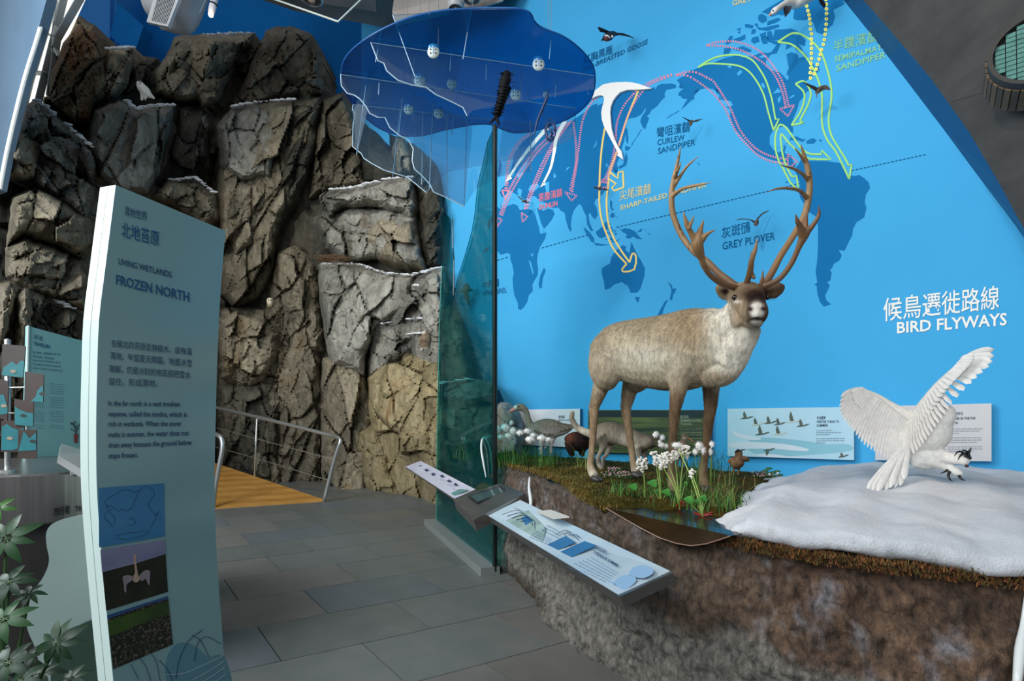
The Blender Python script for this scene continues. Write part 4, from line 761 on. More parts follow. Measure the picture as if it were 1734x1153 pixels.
for i in range(0, NU):
    if pxf[i] < 745 or pxf[i] > 1030: continue
    for k in range(6): fr.append(fe[i]+np.array([random.uniform(-.02, .06), random.uniform(-.01, .05), random.uniform(-.01, .01)]))
blades('moss_fringe', fr, mg['moss'], (.015, .04), .0022, bank, 1.2)
pp = []
sel = np.where((px > 840) & (px < 1240) & (py > 780) & (d < -3))[0]; 
for i in rng.choice(sel, 5200): pp.append(pts3[i])
blades('moss_hair', pp[:2600], mg['moss'], (.008, .022), .0016, bank, 1.0, 3); blades('moss_hair', pp[2600:], mg['mossy'], (.008, .024), .0016, bank, 1.0, 3)
# pond
m_water = mat('pond_resin', '1a180e', '2c2a16', 12, rough=.22, spec=.25); m_water.node_tree.nodes['Principled BSDF'].inputs['Coat Weight'].default_value = .0
ZP = Plane((0, 0, .907), (0, 0, 1)); pond = empty('bog_pond', ZP(1140, 870), 'small dark bog pond with a cut-away clear front at the foot of the flowering plants', 'pond')
q = [ZP(x, y) for x, y in POND]; vs, fs = prism(q, (0, 0, -.02)); o = mesh('water_surface', vs, fs, m_water); adopt(pond, o)
a, b = ZP(1020, 857), ZP(1240, 906); fn = (b-a).cross(V(0, 0, 1)).normalized(); fn = fn if fn.y < 0 else -fn; FP = Plane(a+fn*.055, fn)
q = [FP(x, y) for x, y in [(1026, 860), (1060, 880), (1090, 897), (1118, 911), (1145, 920), (1170, 924), (1195, 921), (1218, 914), (1236, 908), (1226, 904)]]
vs, fs = prism(q, -fn*.09); o = mesh('water_front', vs, fs, mat('pond_face', '2a2013', '3a2c1a', 4, rough=.12, stretch=(1, 1, 5))); adopt(pond, o)
o = mesh('water_rim', *tube([(p, .003) for p in q[:-1]], 6), mat('pond_rim', '8a6a5a', rough=.3)); adopt(pond, o)
# snow field
u0 = int(np.argmax(pxf > 1195)); X, Y, w_ = topgrid(None, 0, u0, NU)
Z = topz(X, Y); px = 867+X/Y*F; py = HZ+(EYE-Z)/Y*F; xb = np.interp(py, [800, 815, 840, 865, 892, 960], [1312, 1300, 1262, 1244, 1220, 1214]); p2 = np.stack([X, Y], 1)
nn = nz(p2, 11, 20)*.5+nz(p2, 34, 21)*.3; th = np.clip((px-xb+nn*26)/np.interp(py, [815, 880, 900], [95, 60, 26]), -.35, 1); th = np.where(th > 0, th**.7, th)*.095
hump = .055*np.exp(-(((px-1600)/150)**2+((w_-.42)/.25)**2))+.02*nz(p2, 3.2, 22)+.006*nz(p2, 22, 23)
drop = np.exp(-w_/.018); Zs = Z+th+hump*np.clip(th/.095, 0, 1)-drop*.05; lip = np.repeat(outn[u0:], NW, 0)*(.05*np.exp(-w_/.03))[:, None]*np.clip(th/.095, 0, 1)[:, None]
top = np.stack([X, Y, Zs], 1)+lip; ns = NU-u0
front = []
lipn = nz(np.stack([np.repeat(fe[u0:, 0], 4), np.repeat(fe[u0:, 1], 4), np.tile([0, .1, .2, .3], ns)], 1), 40, 77)
for i in range(ns):  # rolled front lip going down over the soil
    p = top[i*NW]; th_i = max(th[i*NW], 0)
    for k, (o_, dz) in enumerate(((.012, -.02), (.016, -.045), (.006, -.068), (-.03, -.085))):
        w = .012*lipn[i*4+k]; front.append(p+outn[u0+i]*(o_+w)+np.array([0, 0, dz*max(th_i/.095, .05)]))
NF = 4; vs = [Vector(p) for p in top]+[Vector(p) for p in front]; base_ = ns*NW
fs = [(i*NW+j, (i+1)*NW+j, (i+1)*NW+j+1, i*NW+j+1) for i in range(ns-1) for j in range(NW-1)]
for i in range(ns-1):
    fs.append((i*NW, base_+i*NF, base_+(i+1)*NF, (i+1)*NW))
    for k in range(NF-1): fs.append((base_+i*NF+k, base_+i*NF+k+1, base_+(i+1)*NF+k+1, base_+(i+1)*NF+k))
m_snowf = mat('snow_blanket', 'dcdee0', 'c8ccd0', 5, rough=.85, bump=.7, bscale=110, sss=.1, bdist=.012)
snow = mesh('snow_blanket', vs, fs, m_snowf, smooth=True); tag(snow, 'thick white snow blanket lying on the right end of the soil bank under the owl', 'snow')
# fuzzy turf fringe under the snow
fr = [];
for i in range(u0, NU):
    for k in range(9):
        q = fe[i]+outn[i]*random.uniform(.03, .075)+np.array([random.uniform(-.02, .02), 0, random.uniform(-.045, .008)-.02]); fr.append(q)
blades('turf_fringe', fr[::2], mat('turf_rust', '6a3a24', '8a5a2a', 40, rough=.9), (.01, .03), .0024, bank, 1.6, 3)
blades('turf_fringe', fr[1::2], mat('turf_olive', '6f5f28', '46371c', 40, rough=.9), (.01, .03), .0024, bank, 1.6, 3)
# dark twigs and crumbs poking through the thin snow
tw = []
for k in range(60):
    x, y = random.uniform(1245, 1345), random.uniform(815, 872); xb_ = np.interp(y, [800, 815, 840, 865, 892], [1345, 1332, 1288, 1262, 1226])
    if abs(x-xb_-8) > 26: continue
    p = onmoss(x, y)+V(0, 0, .02+.05*np.clip((x-xb_)/34, 0, 1)); a = random.uniform(-.5, .9); L_ = random.uniform(.02, .06); tw.append(tube([(p, .0022), (p+V(math.cos(a)*L_, math.sin(a)*L_, .006), .001)], 4))
o = mesh('heather_twigs', *join(tw), mat('twig', '4a3b30', rough=.9)); o.parent = bank; o['kind'] = 'stuff'
# two brown rocks peeping over the snow, right
for (x, y, Y, r, lab, m) in ((1705, 819, 3.9, (20, 12), 'smooth tan brown stone poking from the snow at the far right', mat('stone_tan', 'a87a45', '6a4526', 12, rough=.5)), (1561, 815, 3.95, (10, 8), 'small dark brown stone half buried in snow behind the owl legs', mat('stone_dark', '3a2622', '57392d', 12, rough=.5))):
    v_, f_ = ball(P(x, y, Y), (r[0]*Y/F, r[0]*Y/F*.8, r[1]*Y/F), 16, 10); r_ = np.random.default_rng(int(x)); v_ = [Vector(p)+(Vector(p)-P(x, y, Y))*float(.12*math.sin(p.x*60)+.1*math.cos(p.z*80)) for p in v_]
    o = mesh('stone', v_, f_, m, smooth=True); tag(o, lab, 'stone')
# white ice wedges in the soil face, and one glass reflection built solid
def wedge_(pts, Y0, name, lab):
    o = mesh(name, *tube([(P(x, y, Y), r*Y/F) for x, y, Y, r in pts], 8, sm=3), mat('ice_or_reflection', 'd3d8d5', rough=.35), smooth=True); tag(o, lab, 'ice wedge'); return o
wedge_([(897,808,4.02,1.5),(896,826,3.95,2.6),(899,848,3.86,3.2),(898,868,3.8,2)], 0, 'ice_or_reflection', 'white vertical ice wedge set in the brown soil face behind the touch screen')
wedge_([(1722,1160,1.80,6),(1728,1100,1.86,8),(1733,1060,1.9,5),(1738,1010,1.93,3)], 0, 'ice_or_reflection', 'white ice wedge in the soil face at the lower right corner')
wedge_([(832,738,4.95,1.2),(818,742,4.95,1.8),(815,758,4.9,1.8),(818,780,4.85,1.8),(823,808,4.8,1)], 0, 'ice_or_reflection', 'bent white reflection in the green glass, modelled as a solid stroke')  # reflection in the pane, put in as a white tube
# ---------------------------------------------------------------- plants
def tuft(px_, py_, hpx, n, mts, spread=.05, label='', grp=None, lean=.95, w=.0026, z0=None):
    b0 = onmoss(px_, py_); H = hpx*b0.y/F; t = empty('grass_tuft', b0, label, 'grass', grp)
    for m in mts:
        vs, fs = [], []
        for k in range(n//len(mts)):
            a = random.uniform(0, 6.28); q = V(random.gauss(0, spread), random.gauss(0, spread), -.01); L_ = H*random.uniform(.55, 1.05); ln = random.uniform(.08, lean)*L_; d = V(math.cos(a), math.sin(a), 0); s = V(-math.sin(a), math.cos(a), 0)*w; i0 = len(vs); N = 5
            for j in range(N+1):
                u = j/N; c_ = q+d*ln*u*u+V(0, 0, L_*(u-.28*lean*u*u*u)); ww = s*(1-u)**.6; vs += [c_-ww, c_+ww]
            for j in range(N): fs.append((i0+2*j, i0+2*j+1, i0+2*j+3, i0+2*j+2))
        o = mesh('blades', vs, fs, m); o.parent = t; o['kind'] = 'stuff'
    return t
G1 = 'green grass tufts growing on the moss'
for (x, y, h, n, ms, sp, lb) in ((868,790,50,60,('fresh','deep'),.09,'bright green arching grass tuft at the left end of the moss beside the glass'),
    (858,776,40,60,('deep','fresh'),.1,'deep green grass at the edge of the glass under the white cottongrass'),
    (905,776,34,60,('deep','fresh'),.12,'low deep green grass in front of the goose'),
    (930,788,44,60,('fresh','deep'),.07,'upright green grass tuft on the moss below the goose tail'),
    (984,792,60,26,('fresh','dry'),.03,'tall sparse grass tuft left of the reindeer hind hoof'),
    (955,778,36,50,('deep',),.1,'dark green grass under the brown duck'),
    (1048,836,36,40,('fresh','deep'),.035,'upright reed tuft left of the flowering plants by the pond'),
    (1068,840,34,30,('deep','fresh'),.03,'small reed tuft between the pond and pink cushion flowers'),
    (1100,790,36,50,('deep',),.1,'dark grass behind the white flower stems under the fox head'),
    (1150,826,50,70,('deep','fresh'),.09,'green grass around the reindeer near fore hoof'),
    (1180,815,56,80,('deep','fresh'),.1,'thick dark green grass around the reindeer far fore hoof'),
    (1205,800,64,60,('deep',),.07,'tall dark grass tuft between the reindeer fore leg and the wading chick'),
    (1215,850,52,60,('fresh','dry'),.07,'long pale green grass hanging toward the snow edge'),
    (1234,858,58,40,('fresh','dry'),.035,'tall yellow-green grass tuft at the snow edge by the pond'),
    (1190,856,44,50,('deep','dry'),.08,'mixed dry grass behind the rightmost red stemmed plant'),
    (1160,845,40,50,('deep','fresh'),.08,'dense green grass behind the bog pond'),
    (790,776,46,70,('deep','fresh'),.14,'dark grass seen through the green glass'),
    (1105,842,40,70,('deep','fresh'),.1,'dense green grass behind the two leftmost bog flowers'),
    (1140,850,46,70,('fresh','deep'),.07,'dense grass between the second and third bog flowers'),
    (1206,862,50,70,('deep','fresh'),.08,'thick grass right behind the red crown nearest the snow'),
    (1228,822,44,60,('deep','dry'),.08,'dry grass between the chick and the pond'),
    (1175,795,50,60,('deep',),.12,'dark grass in the gap between the two forelegs'),
    (1236,792,30,14,('deep',),.05,'thin wispy grass behind the standing chick')):
    tuft(x, y, h, n, [mg[k] for k in ms], sp, lb, G1)
# flowering plants: red-based stems, round leaves, white flower heads
m_stem = mat('stem_pale_green', '9ab45a', '7c9a44', 20, rough=.5); m_red = mat('stem_red', 'a8392c', '8c2a22', 20, rough=.5); m_leaf = mat('leaf_green', '3f8a34', '2f6e2a', 20, rough=.45); m_petal = mat('petal_white', 'f1ede3', 'e2ddd0', 30, rough=.6, sss=.1)
m_cot = mat('cotton_white', 'f0eee8', rough=.95, sss=.2)
def florets(c, rx, rz, n, m=None, r=.0075):
    parts = []
    for k in range(n):
        a = random.uniform(0, 6.28); z = random.uniform(-1, 1); q = math.sqrt(max(0, 1-z*z)); p = c+V(math.cos(a)*q*rx, math.sin(a)*q*rx, z*rz)*random.uniform(.55, 1)
        s = r*random.uniform(.7, 1.2); parts.append(ball(p, (s, s, s*.8), 5, 3))
    return join(parts)
def cotton(c, rx, rz, n=90):
    vs, fs = ball(c, (rx*.62, rx*.62, rz*.62), 8, 6)
    for k in range(n):
        a = random.uniform(0, 6.28); z = random.uniform(-1, 1); q = math.sqrt(max(0, 1-z*z)); d = V(math.cos(a)*q*rx, math.sin(a)*q*rx, z*rz)*random.uniform(.8, 1.15); s = V(-math.sin(a), math.cos(a), .4)*.0022; i = len(vs)
        vs += [c+d*.5-s, c+d*.5+s, c+d]; fs.append((i, i+1, i+2))
    return vs, fs
def plant(bx_, by_, Y, heads, leaves, label, grp):
    b = P(bx_, by_, Y); t = empty('flowering_plant', b, label, 'plant', grp)
    for (hx, hy, hy_, rx, rz, kind, n) in heads:
        h = P(hx, hy, hy_); mid = b.lerp(h, .45)+V((h.x-b.x)*-.12, -.01, .01)
        st = mesh('stem', *tube([(b, .0045), (mid, .0036), (h, .0028)], 7, sm=4), m_stem, smooth=True); adopt(t, st)
        s2 = rx*hy_/F, rz*hy_/F
        v_, f_ = florets(h, s2[0], s2[1], n) if kind == 'f' else cotton(h, s2[0], s2[1], n)
        o = mesh('flower_head', v_, f_, m_petal if kind == 'f' else m_cot); adopt(t, o)
    for (lx, ly, lY, r) in leaves:
        c = P(lx, ly, lY); R_ = r*lY/F; ls = mesh('leaf_stem', *tube([(b, .003), (b.lerp(c, .6)+V(0, 0, -.01), .0025), (c, .002)], 6, sm=3), m_stem); adopt(t, ls)
        vs = [c+V(0, 0, .004)]; N = 14
        for k in range(N): a = 2*math.pi*k/N; rr = R_*(1-.25*abs(math.cos(a/2))**6+.05*math.sin(3*a)); vs.append(c+V(math.cos(a)*rr, math.sin(a)*rr*.6-.004, math.sin(a)*rr*.55+.007*math.sin(2*a)))
        o = mesh('leaf', vs, [(0, 1+k, 1+(k+1) % N) for k in range(N)], m_leaf, smooth=True); adopt(t, o)
    rt = []
    for k in range(7):
        a = random.uniform(0, 6.28); e = b+V(math.cos(a)*.05, math.sin(a)*.03, random.uniform(.0, .03)); rt.append(tube([(b+V(0, 0, -.004), .006), (e, .0028)], 6))
    rt.append(tube([(b, .006), (b+V(.004, -.01, -.05), .003)], 6)); o = mesh('red_crown', *join(rt), m_red); adopt(t, o); return t
G2 = 'white flowering bog plants at the pond'
plant(1092, 847, 3.1, [(1087,786,3.05,11,14,'f',60)], [(1072,824,3.0,9),(1112,832,3.1,7)], 'white clustered bog flower on a straight stem, leftmost at the pond edge', G2)
plant(1119, 851, 3.0, [(1114,779,3.0,10,12,'f',55),(1107,768,3.1,6,7,'f',24)], [(1105,818,2.98,10),(1128,833,2.95,9)], 'white bog flower with two round leaves, second from left at the pond edge', G2)
plant(1150, 856, 2.9, [(1128,776,2.95,14,11,'f',80),(1142,770,3.0,10,9,'f',44),(1160,762,3.02,11,9,'f',44),(1122,790,2.95,7,6,'f',24)], [(1160,818,2.95,5)], 'bog flower with several white heads leaning left in front of the reindeer near foreleg', G2)
plant(1190, 872, 2.7, [(1172,802,2.8,6,9,'f',26),(1146,754,2.95,13,8,'c',150)], [(1166,846,2.68,10),(1190,843,2.72,8),(1180,849,2.7,7)], 'bog plant with broad leaves and thick red crown, rightmost in the pond', G2)
G3 = 'fluffy white cottongrass heads'
def cottongrass(heads, bx_, by_, label):
    b = onmoss(bx_, by_); t = empty('cottongrass', b, label, 'cottongrass', G3)
    for (x, y, Y, rx, rz) in heads:
        h = P(x, y, Y); st = mesh('stem', *tube([(b+V((h.x-b.x)*.5, (h.y-b.y)*.5, 0), .002), (h, .0016)], 5), m_stem); adopt(t, st)
        o = mesh('cotton_head', *cotton(h, rx*Y/F, rz*Y/F, 130), m_cot); adopt(t, o)
cottongrass([(1110,736,3.6,8,7),(1121,741,3.6,7,7),(1117,748,3.6,5,5)], 1118, 800, 'three round cotton heads on thin stems just in front of the fox head')
cottongrass([(1120,754,3.5,9,6),(1128,756,3.5,7,6)], 1126, 810, 'pair of low cotton heads below the fox head')
cottongrass([(1183,755,3.1,9,9),(1177,765,3.1,7,7),(1190,762,3.1,7,9)], 1184, 828, 'cotton heads between the two reindeer forelegs')
cottongrass([(1163,771,3.05,5,8),(1147,768,3.05,7,6)], 1160, 830, 'drooping narrow cotton head right of the near foreleg')
cottongrass([(1203,765,3.1,5,7),(1205,752,3.1,6,7)], 1203, 830, 'small cotton heads right of the far foreleg')
cottongrass([(842,728,4.9,11,10),(855,724,4.9,12,10),(868,730,4.9,10,9),(860,738,4.9,10,8),(848,740,4.9,9,7),(866,716,5,5,6)], 856, 768, 'dense mass of cottongrass against the glass edge')
cottongrass([(880,733,4.7,10,7),(892,730,4.7,9,7),(897,744,4.6,12,8),(902,737,4.7,8,6)], 892, 772, 'cottongrass hiding the goose breast')
cottongrass([(916,742,4.6,12,7),(928,745,4.6,9,7)], 920, 775, 'cottongrass under the goose belly')
# small flower stalks left of centre
def stalks(xs, label, m, grp='pale star flowers among the grass'):
    b = onmoss(sum(x for x, y in xs)/len(xs), 785); t = empty('star_flowers', b, label, 'flowers', grp)
    for x, y in xs:
        h = P(x, y, b.y); st = mesh('stem', *tube([(V(h.x, b.y, b.z), .0018), (h, .0014)], 5), m_stem); adopt(t, st); o = mesh('flower_head', *florets(h, .012, .012, 10, r=.005), m); adopt(t, o)
m_pinkf = mat('petal_pink', 'd9a7b0', 'c98a98', 30, rough=.6)
stalks([(914,752),(918,746),(923,757),(927,750),(931,744),(935,752),(913,760)], 'white star flowers on stalks below the goose', m_petal); stalks([(854,752),(858,757),(862,749),(868,744),(850,760)], 'pale pink star flowers beside the glass edge', m_pinkf)
def cushion(x0, x1, y, h, label, m=m_pinkf):
    b = onmoss((x0+x1)/2, y); t = empty('cushion_flowers', b, label, 'flowers', 'low cushion flowers on the moss'); g_, f_ = [], []
    for k in range(150):
        x = random.uniform(x0, x1); yy = y+random.uniform(-h, h)*math.sqrt(max(0, 1-((x-(x0+x1)/2)/((x1-x0)/2))**2)); p = onmoss(x, yy)+V(0, 0, random.uniform(.0, .02)); g_.append(p)
        if k % 3 == 0: f_.append(ball(p+V(0, 0, .014), .006, 5, 3))
    o = blades('foliage', g_, mg['deep'], (.012, .025), .003, None, 1.2, 4); adopt(t, o); o = mesh('blossoms', *join(f_), m); adopt(t, o); o['kind'] = 'stuff'
cushion(1018, 1078, 808, 5, 'pink cushion flowers at the reindeer hind hooves'); cushion(1030, 1052, 799, 3, 'small pink cushion flowers behind the near hind hoof'); cushion(1272, 1325, 806, 5, 'pink cushion flowers at the edge of the snow beside the chick')
# broad-leaved plant beside snow
b = onmoss(1318, 812); t = empty('leafy_plant', b, 'low plant with dark green leaves and white buds at the top edge of the snow', 'plant')
for (x, y, r) in ((1296,797,6),(1302,793,6),(1309,800,6),(1316,798,6),(1322,804,5),(1300,801,5),(1312,806,5)):
    c = P(x, y, b.y-.02); R_ = r*b.y/F; o = mesh('leaf', *ball(c, (R_, R_*.7, R_*.35), 8, 5), mat('leaf_dark', '2c5f2e', '3d7a3a', 20, rough=.4), smooth=True); adopt(t, o)
o = mesh('bud', *join([ball(P(1303,803,b.y-.06), .01, 6, 4), ball(P(1317,801,b.y-.06), .01, 6, 4)]), m_petal); adopt(t, o)
# ---------------------------------------------------------------- READER RAIL
m_steel = mat('rail_steel', '9a9793', '8b8885', 2, rough=.32, metal=.9, stretch=(1, 1, 30)); m_dsteel = mat('rail_steel_dark', '55534f', rough=.4, metal=.85)
def slab_panel(name, label, q4, th, face_m, frame=.0):
    """tilted reading panel from 4 world corners (front-left, front-right, back-right, back-left)"""
    cen = sum(q4, V(0, 0, 0))/4; t = empty(name, cen, label, 'panel'); n = (q4[1]-q4[0]).cross(q4[3]-q4[0]).normalized(); n = n if n.z > 0 else -n
    vs, fs = prism(q4, -n*th); o = mesh('steel_tray', vs, fs, m_steel); adopt(t, o)
    ins = [p+(cen-p).normalized()*.018+n*.002 for p in q4]; vs, fs = prism(ins, -n*.004); o = mesh('printed_face', vs, fs, face_m); adopt(t, o)
    return t, Plane(cen+n*.002, n)
A1, A2, A3, A4 = P(824,872,3.84), P(1050,1010,2.12), P(1140,969,2.22), P(880,846,3.92)
m_face = mat('panel_print_pale_blue', 'a9c0cc', 'bccbd0', 3, rough=.3)
rail1, RP = slab_panel('reading_panel', 'long tilted steel reading panel with pale blue print and diagrams before the soil bank', [A1, A2, A3, A4], .05, m_face)
m_pi = mat('panel_ink', '2d5f8f', rough=.4); m_pb = mat('panel_picture_blue', '2b628f', '356f9c', 8, rough=.3); m_pk = mat('panel_ink_dark', '1f3550', rough=.4); m_grey = mat('panel_grey_green', '9fb5ae', '7f968f', 9, rough=.2)
def on1(n_, pts, m, off=.004): return poly_on(n_, pts, RP, off, .0015, m, rail1)
on1('picture', [(927,922),(958,907),(975,918),(945,931)], m_pb); on1('picture', [(949,934),(990,916),(1010,923),(968,943)], m_pb, .0045)
on1('picture_band', [(832,872),(880,849),(924,893),(918,925),(850,885)], m_grey, .003); on1('picture', [(882,877),(893,872),(903,881),(890,889)], m_pb, .005)
m_leafb = mat('panel_leaf_shape', '8fb0cc', rough=.3); m_leafw = mat('panel_cream_shape', 'd8d3c4', rough=.3)
for pts in ([(1072,960),(1088,957),(1104,961),(1106,970),(1092,978),(1076,977),(1064,972)], [(1040,985),(1052,975),(1070,974),(1078,982),(1066,994),(1050,1000),(1040,996)], [(1022,984),(1036,984),(1044,992),(1034,996)]): on1('leaf_print', [tuple(p) for p in catmull(pts+[pts[0]], 2)[:-1]], m_leafb)
def RT(s, x0, y0, x1, y1, h, m=m_pi, bold=0): return text_on(s, x0, y0, x1, y1, h, RP, .007, m, rail1, bold, up=(.35, -.75))
RT('土壤凍結與融化', 1005, 927, 1026, 938, 7, m_pk, .004); RT('TUNDRA IN SUMMER', 1003, 935, 1046, 960, 6, m_pk, .02)
for k in range(7): RT('when the snow melts the soil above stays wet', 1000-k*7, 944+k*2.6, 1046-k*4, 971+k*3.0, 2.6)
for k in range(4): RT('animals come to the wetlands', 905+k*-3, 899+k*3.4, 934-k*1, 914+k*3.2, 2.6)
for k in range(3): RT('夏天的濕地 tundra', 925-k*4, 890+k*4, 955-k*3, 905+k*4, 2.4)
for k in range(6): R_l = ribbon('print_line', [(842+k*8, 868+k*3), (868+k*7, 860+k*4), (886+k*4, 866+k*6)], .8, RP, .006, m_pk, rail1)
ribbon('print_line', [(955,906),(962,902),(968,907),(975,905),(982,910)], 1.2, RP, .006, m_pk, rail1); ribbon('print_line', [(940,905),(960,898),(980,914)], 1.0, RP, .0062, m_pk, rail1)
B1, B2, B3, B4 = P(686,790,7.0), P(770,845,4.6), P(806,829,4.55), P(712,780,6.7)
rail2, RP2 = slab_panel('reading_panel', 'slim lilac-grey reading panel with bird silhouettes left of the touch screen', [B1, B2, B3, B4], .05, mat('panel_print_lilac', 'b5b5c4', 'c4c4cf', 3, rough=.25))
for (x, y) in ((711,788),(722,796),(733,803),(748,806),(760,814),(771,820)):
    s = 3.2; poly_on('bird_print', [(x-s,y-1),(x-1,y-1.2),(x+1,y-3),(x+2,y-.8),(x+s+1,y),(x+1,y+1.6),(x-2,y+1.4)], RP2, .004, .0015, m_pk, rail2)
for (x, y) in ((716,794),(730,800),(744,812),(756,820),(766,828)): text_on('bird of the north', x, y, x+12, y+3, 1.6, RP2, .004, m_pi, rail2, up=(.4, -.8))
poly_on('bird_print', [(760,837),(778,828),(794,829),(782,834),(768,840)], RP2, .004, .0015, mat('panel_green_print', '4f7a74'), rail2)
# touch screen housing
C1, C2, C3, C4 = P(768,846,4.35), P(802,880,3.75), P(890,835,3.95), P(846,818,4.5)
ts = empty('touch_screen', (C1+C3)/2, 'brushed steel touch screen box bridging the two reading panels', 'touch screen'); n = (C2-C1).cross(C4-C1).normalized(); n = n if n.z > 0 else -n
C1, C2, C3, C4 = [c+n*.0 for c in (C1, C2, C3, C4)]; vs, fs = prism([C1, C2, C3, C4], -n*.09); o = mesh('housing', vs, fs, m_steel); adopt(ts, o)
vs, fs = prism([C1-n*.09, C2-n*.09, C3-n*.09, C4-n*.09], V(.04, .04, -.09)); 
sp_ = Plane((C1+C3)/2+n*.001, n); q = [sp_(x, y) for x, y in ((792,840),(808,852),(862,832),(846,822))]; vs, fs = prism(q, -n*.003); o = mesh('bezel', vs, fs, mat('bezel_dark', '26282a', rough=.3)); adopt(ts, o)
q = [sp_(x, y, .003) for x, y in ((797,840),(809,849),(856,832),(844,825))]; vs, fs = prism(q, -n*.002); o = mesh('screen', vs, fs, mat('screen_glass', '3c4c4c', rough=.08)); adopt(ts, o)
# support arms below rail
sup = [((B1+B2)/2, GP(770, 850)), ((A1*.7+A2*.3), None)]
# small plate on soil face
q = [P(909,870,3.35), P(935,868,3.25), P(967,880,2.95), P(938,883,3.0)]
q = [p+V(.0, .1, 0) for p in q]; sg = empty('label_plate', (q[0]+q[2])/2, 'small cream label plate wedged between reading panel and soil face', 'plate'); nn_ = (q[1]-q[0]).cross(q[3]-q[0]).normalized(); nn_ = nn_ if nn_.z > 0 else -nn_
vs, fs = prism(q, -nn_*.008); o = mesh('plate', vs, fs, mat('cream_plate', 'c9c6ba', rough=.4)); adopt(sg, o)
# ---------------------------------------------------------------- WALL BOARDS
def board(name, label, q, m, th=.09, side='b8c0c4'):
    pl = Plane(WALL.p+WALL.n*th, WALL.n); w4 = [pl(x, y) for x, y in q]; c = sum(w4, V(0, 0, 0))/4; t = empty(name, c, label, 'wall panel', 'information boards on the blue wall')
    vs, fs = prism(w4, -WALL.n*(th-.004)); o = mesh('board', vs, fs, mat('board_side_'+side, side, rough=.4)); adopt(t, o)
    ins = [pl(x, y, .002) for x, y in q]; vs, fs = prism(ins, -WALL.n*.002); o = mesh('printed_face', vs, fs, m); adopt(t, o); return t, pl
m_b1 = mat('board_pale', 'dde0e6', rough=.4); m_b2 = mat('board_dark_photo', '33352a', '6a6a3c', 3, rough=.3, stretch=(.4, .4, 5)); m_b3 = mat('board_sky_blue', 'a8cfe0', 'b4d6e4', 2, rough=.4); m_b4 = mat('board_grey_print', 'c3c4c8', 'ceccca', 2, rough=.4)
bd1, q1 = board('wall_board', 'white board half hidden by the goose, leftmost on the blue wall', [(858,694),(982,692),(982,758),(858,752)], m_b1, .08, '2a6a9a')
text_on('春日苔原', 946, 708, 956, 708, 4, q1, .006, m_pk, bd1, .01); text_on('SPRING IN THE TUNDRA', 945, 713, 976, 713, 3, q1, .006, m_pk, bd1)
bd2, q2 = board('wall_board', 'dark photograph board behind the reindeer legs and fox', [(996,694),(1204,694),(1204,770),(996,766)], m_b2, .08, '2c6c9c')
poly_on('photo_band', [(998,695),(1203,695),(1203,707),(998,706)], q2, .004, .001, mat('photo_dusk', '25282c', rough=.3), bd2)
for k, s in enumerate(('夏日苔原', 'SUMMER IN THE', 'TUNDRA')): text_on(s, 1152, 708+k*6, 1152+(14, 34, 20)[k], 708+k*6, 4, q2, .006, mat('board_pale_ink', '9aa090'), bd2, .01)
for k in range(5): text_on('the tundra is busy with life', 1152, 728+k*5, 1188, 728+k*5, 2.2, q2, .006, mat('board_pale_ink', '9aa090'), bd2)
bd3, q3 = board('wall_board', 'pale blue board with a flock of flying swans, right of the reindeer', [(1232,692),(1446,689),(1446,779),(1232,772)], m_b3)
m_cl = mat('board_cloud', 'cfdbe4', rough=.4); m_tq = mat('board_teal', '86bccb', rough=.4)
def b3(n_, pts, m, off=.003, sm=True): return poly_on(n_, [tuple(p) for p in catmull(pts+[pts[0]], 3)[:-1]] if sm else pts, q3, off, .0008, m, bd3)
b3('cloud_print', [(1270,744),(1300,741),(1360,746),(1400,752),(1436,752),(1438,764),(1330,773),(1290,772),(1262,758)], m_tq, .0025)
b3('cloud_print', [(1234,752),(1252,748),(1290,749),(1330,752),(1368,760),(1360,764),(1310,760),(1262,760),(1236,757)], m_cl, .0045); b3('cloud_print', [(1238,727),(1252,734),(1290,743),(1270,745),(1246,738)], m_cl, .0035); b3('cloud_print', [(1274,770),(1300,768),(1340,773),(1400,777),(1300,774)], m_cl, .0055)
m_sw = mat('swan_print', '4c574c', rough=.5); m_sw2 = mat('swan_print_light', 'c3c8bc', rough=.5)
for i, (x, y, s, up) in enumerate(((1262,708,1,1),(1280,719,1,1),(1302,716,1,1),(1318,718,.9,1),(1341,714,1.15,1.3),(1357,721,1,1),(1288,735,1.1,1.2),(1318,735,1.1,1.1),(1300,762,.9,-.9),(1426,773,.8,.7))):
    q = 9*s; b3('swan_print', [(x-q,y+1.5),(x-q*.4,y-1),(x,y-1.5),(x+q*.5,y-1.2),(x+q*.9,y-3),(x+q*1.5,y-3.6),(x+q*1.5,y-2.6),(x+q*.6,y+.6),(x-q*.2,y+1.6)], m_sw2 if i % 3 == 1 else m_sw, .007, False)
    b3('swan_print', [(x-q*.3,y-1),(x-q*.45,y-7*up),(x-q*.2,y-12*s*up),(x+q*.1,y-7*up),(x+q*.3,y-1)], m_sw, .008, False)
for k, (s, w) in enumerate((('冬去夏來', 15), ('WINTER TURNS TO', 38), ('SUMMER', 19))): text_on(s, 1383, 710+k*6.3, 1383+w, 709.6+k*6.3, 4.4, q3, .006, m_pk, bd3, .012)
for k, w in enumerate((26, 42, 24, 0, 48, 48, 16)):
    if w: text_on('snow melts and the birds fly north', 1382, 730+k*3.4, 1382+w, 729.6+k*3.4, 2, q3, .006, m_pk, bd3)
bd4, q4_ = board('wall_board', 'grey winter board behind the flying owl, rightmost on the wall', [(1482,688),(1679,683),(1679,781),(1482,779)], m_b4)
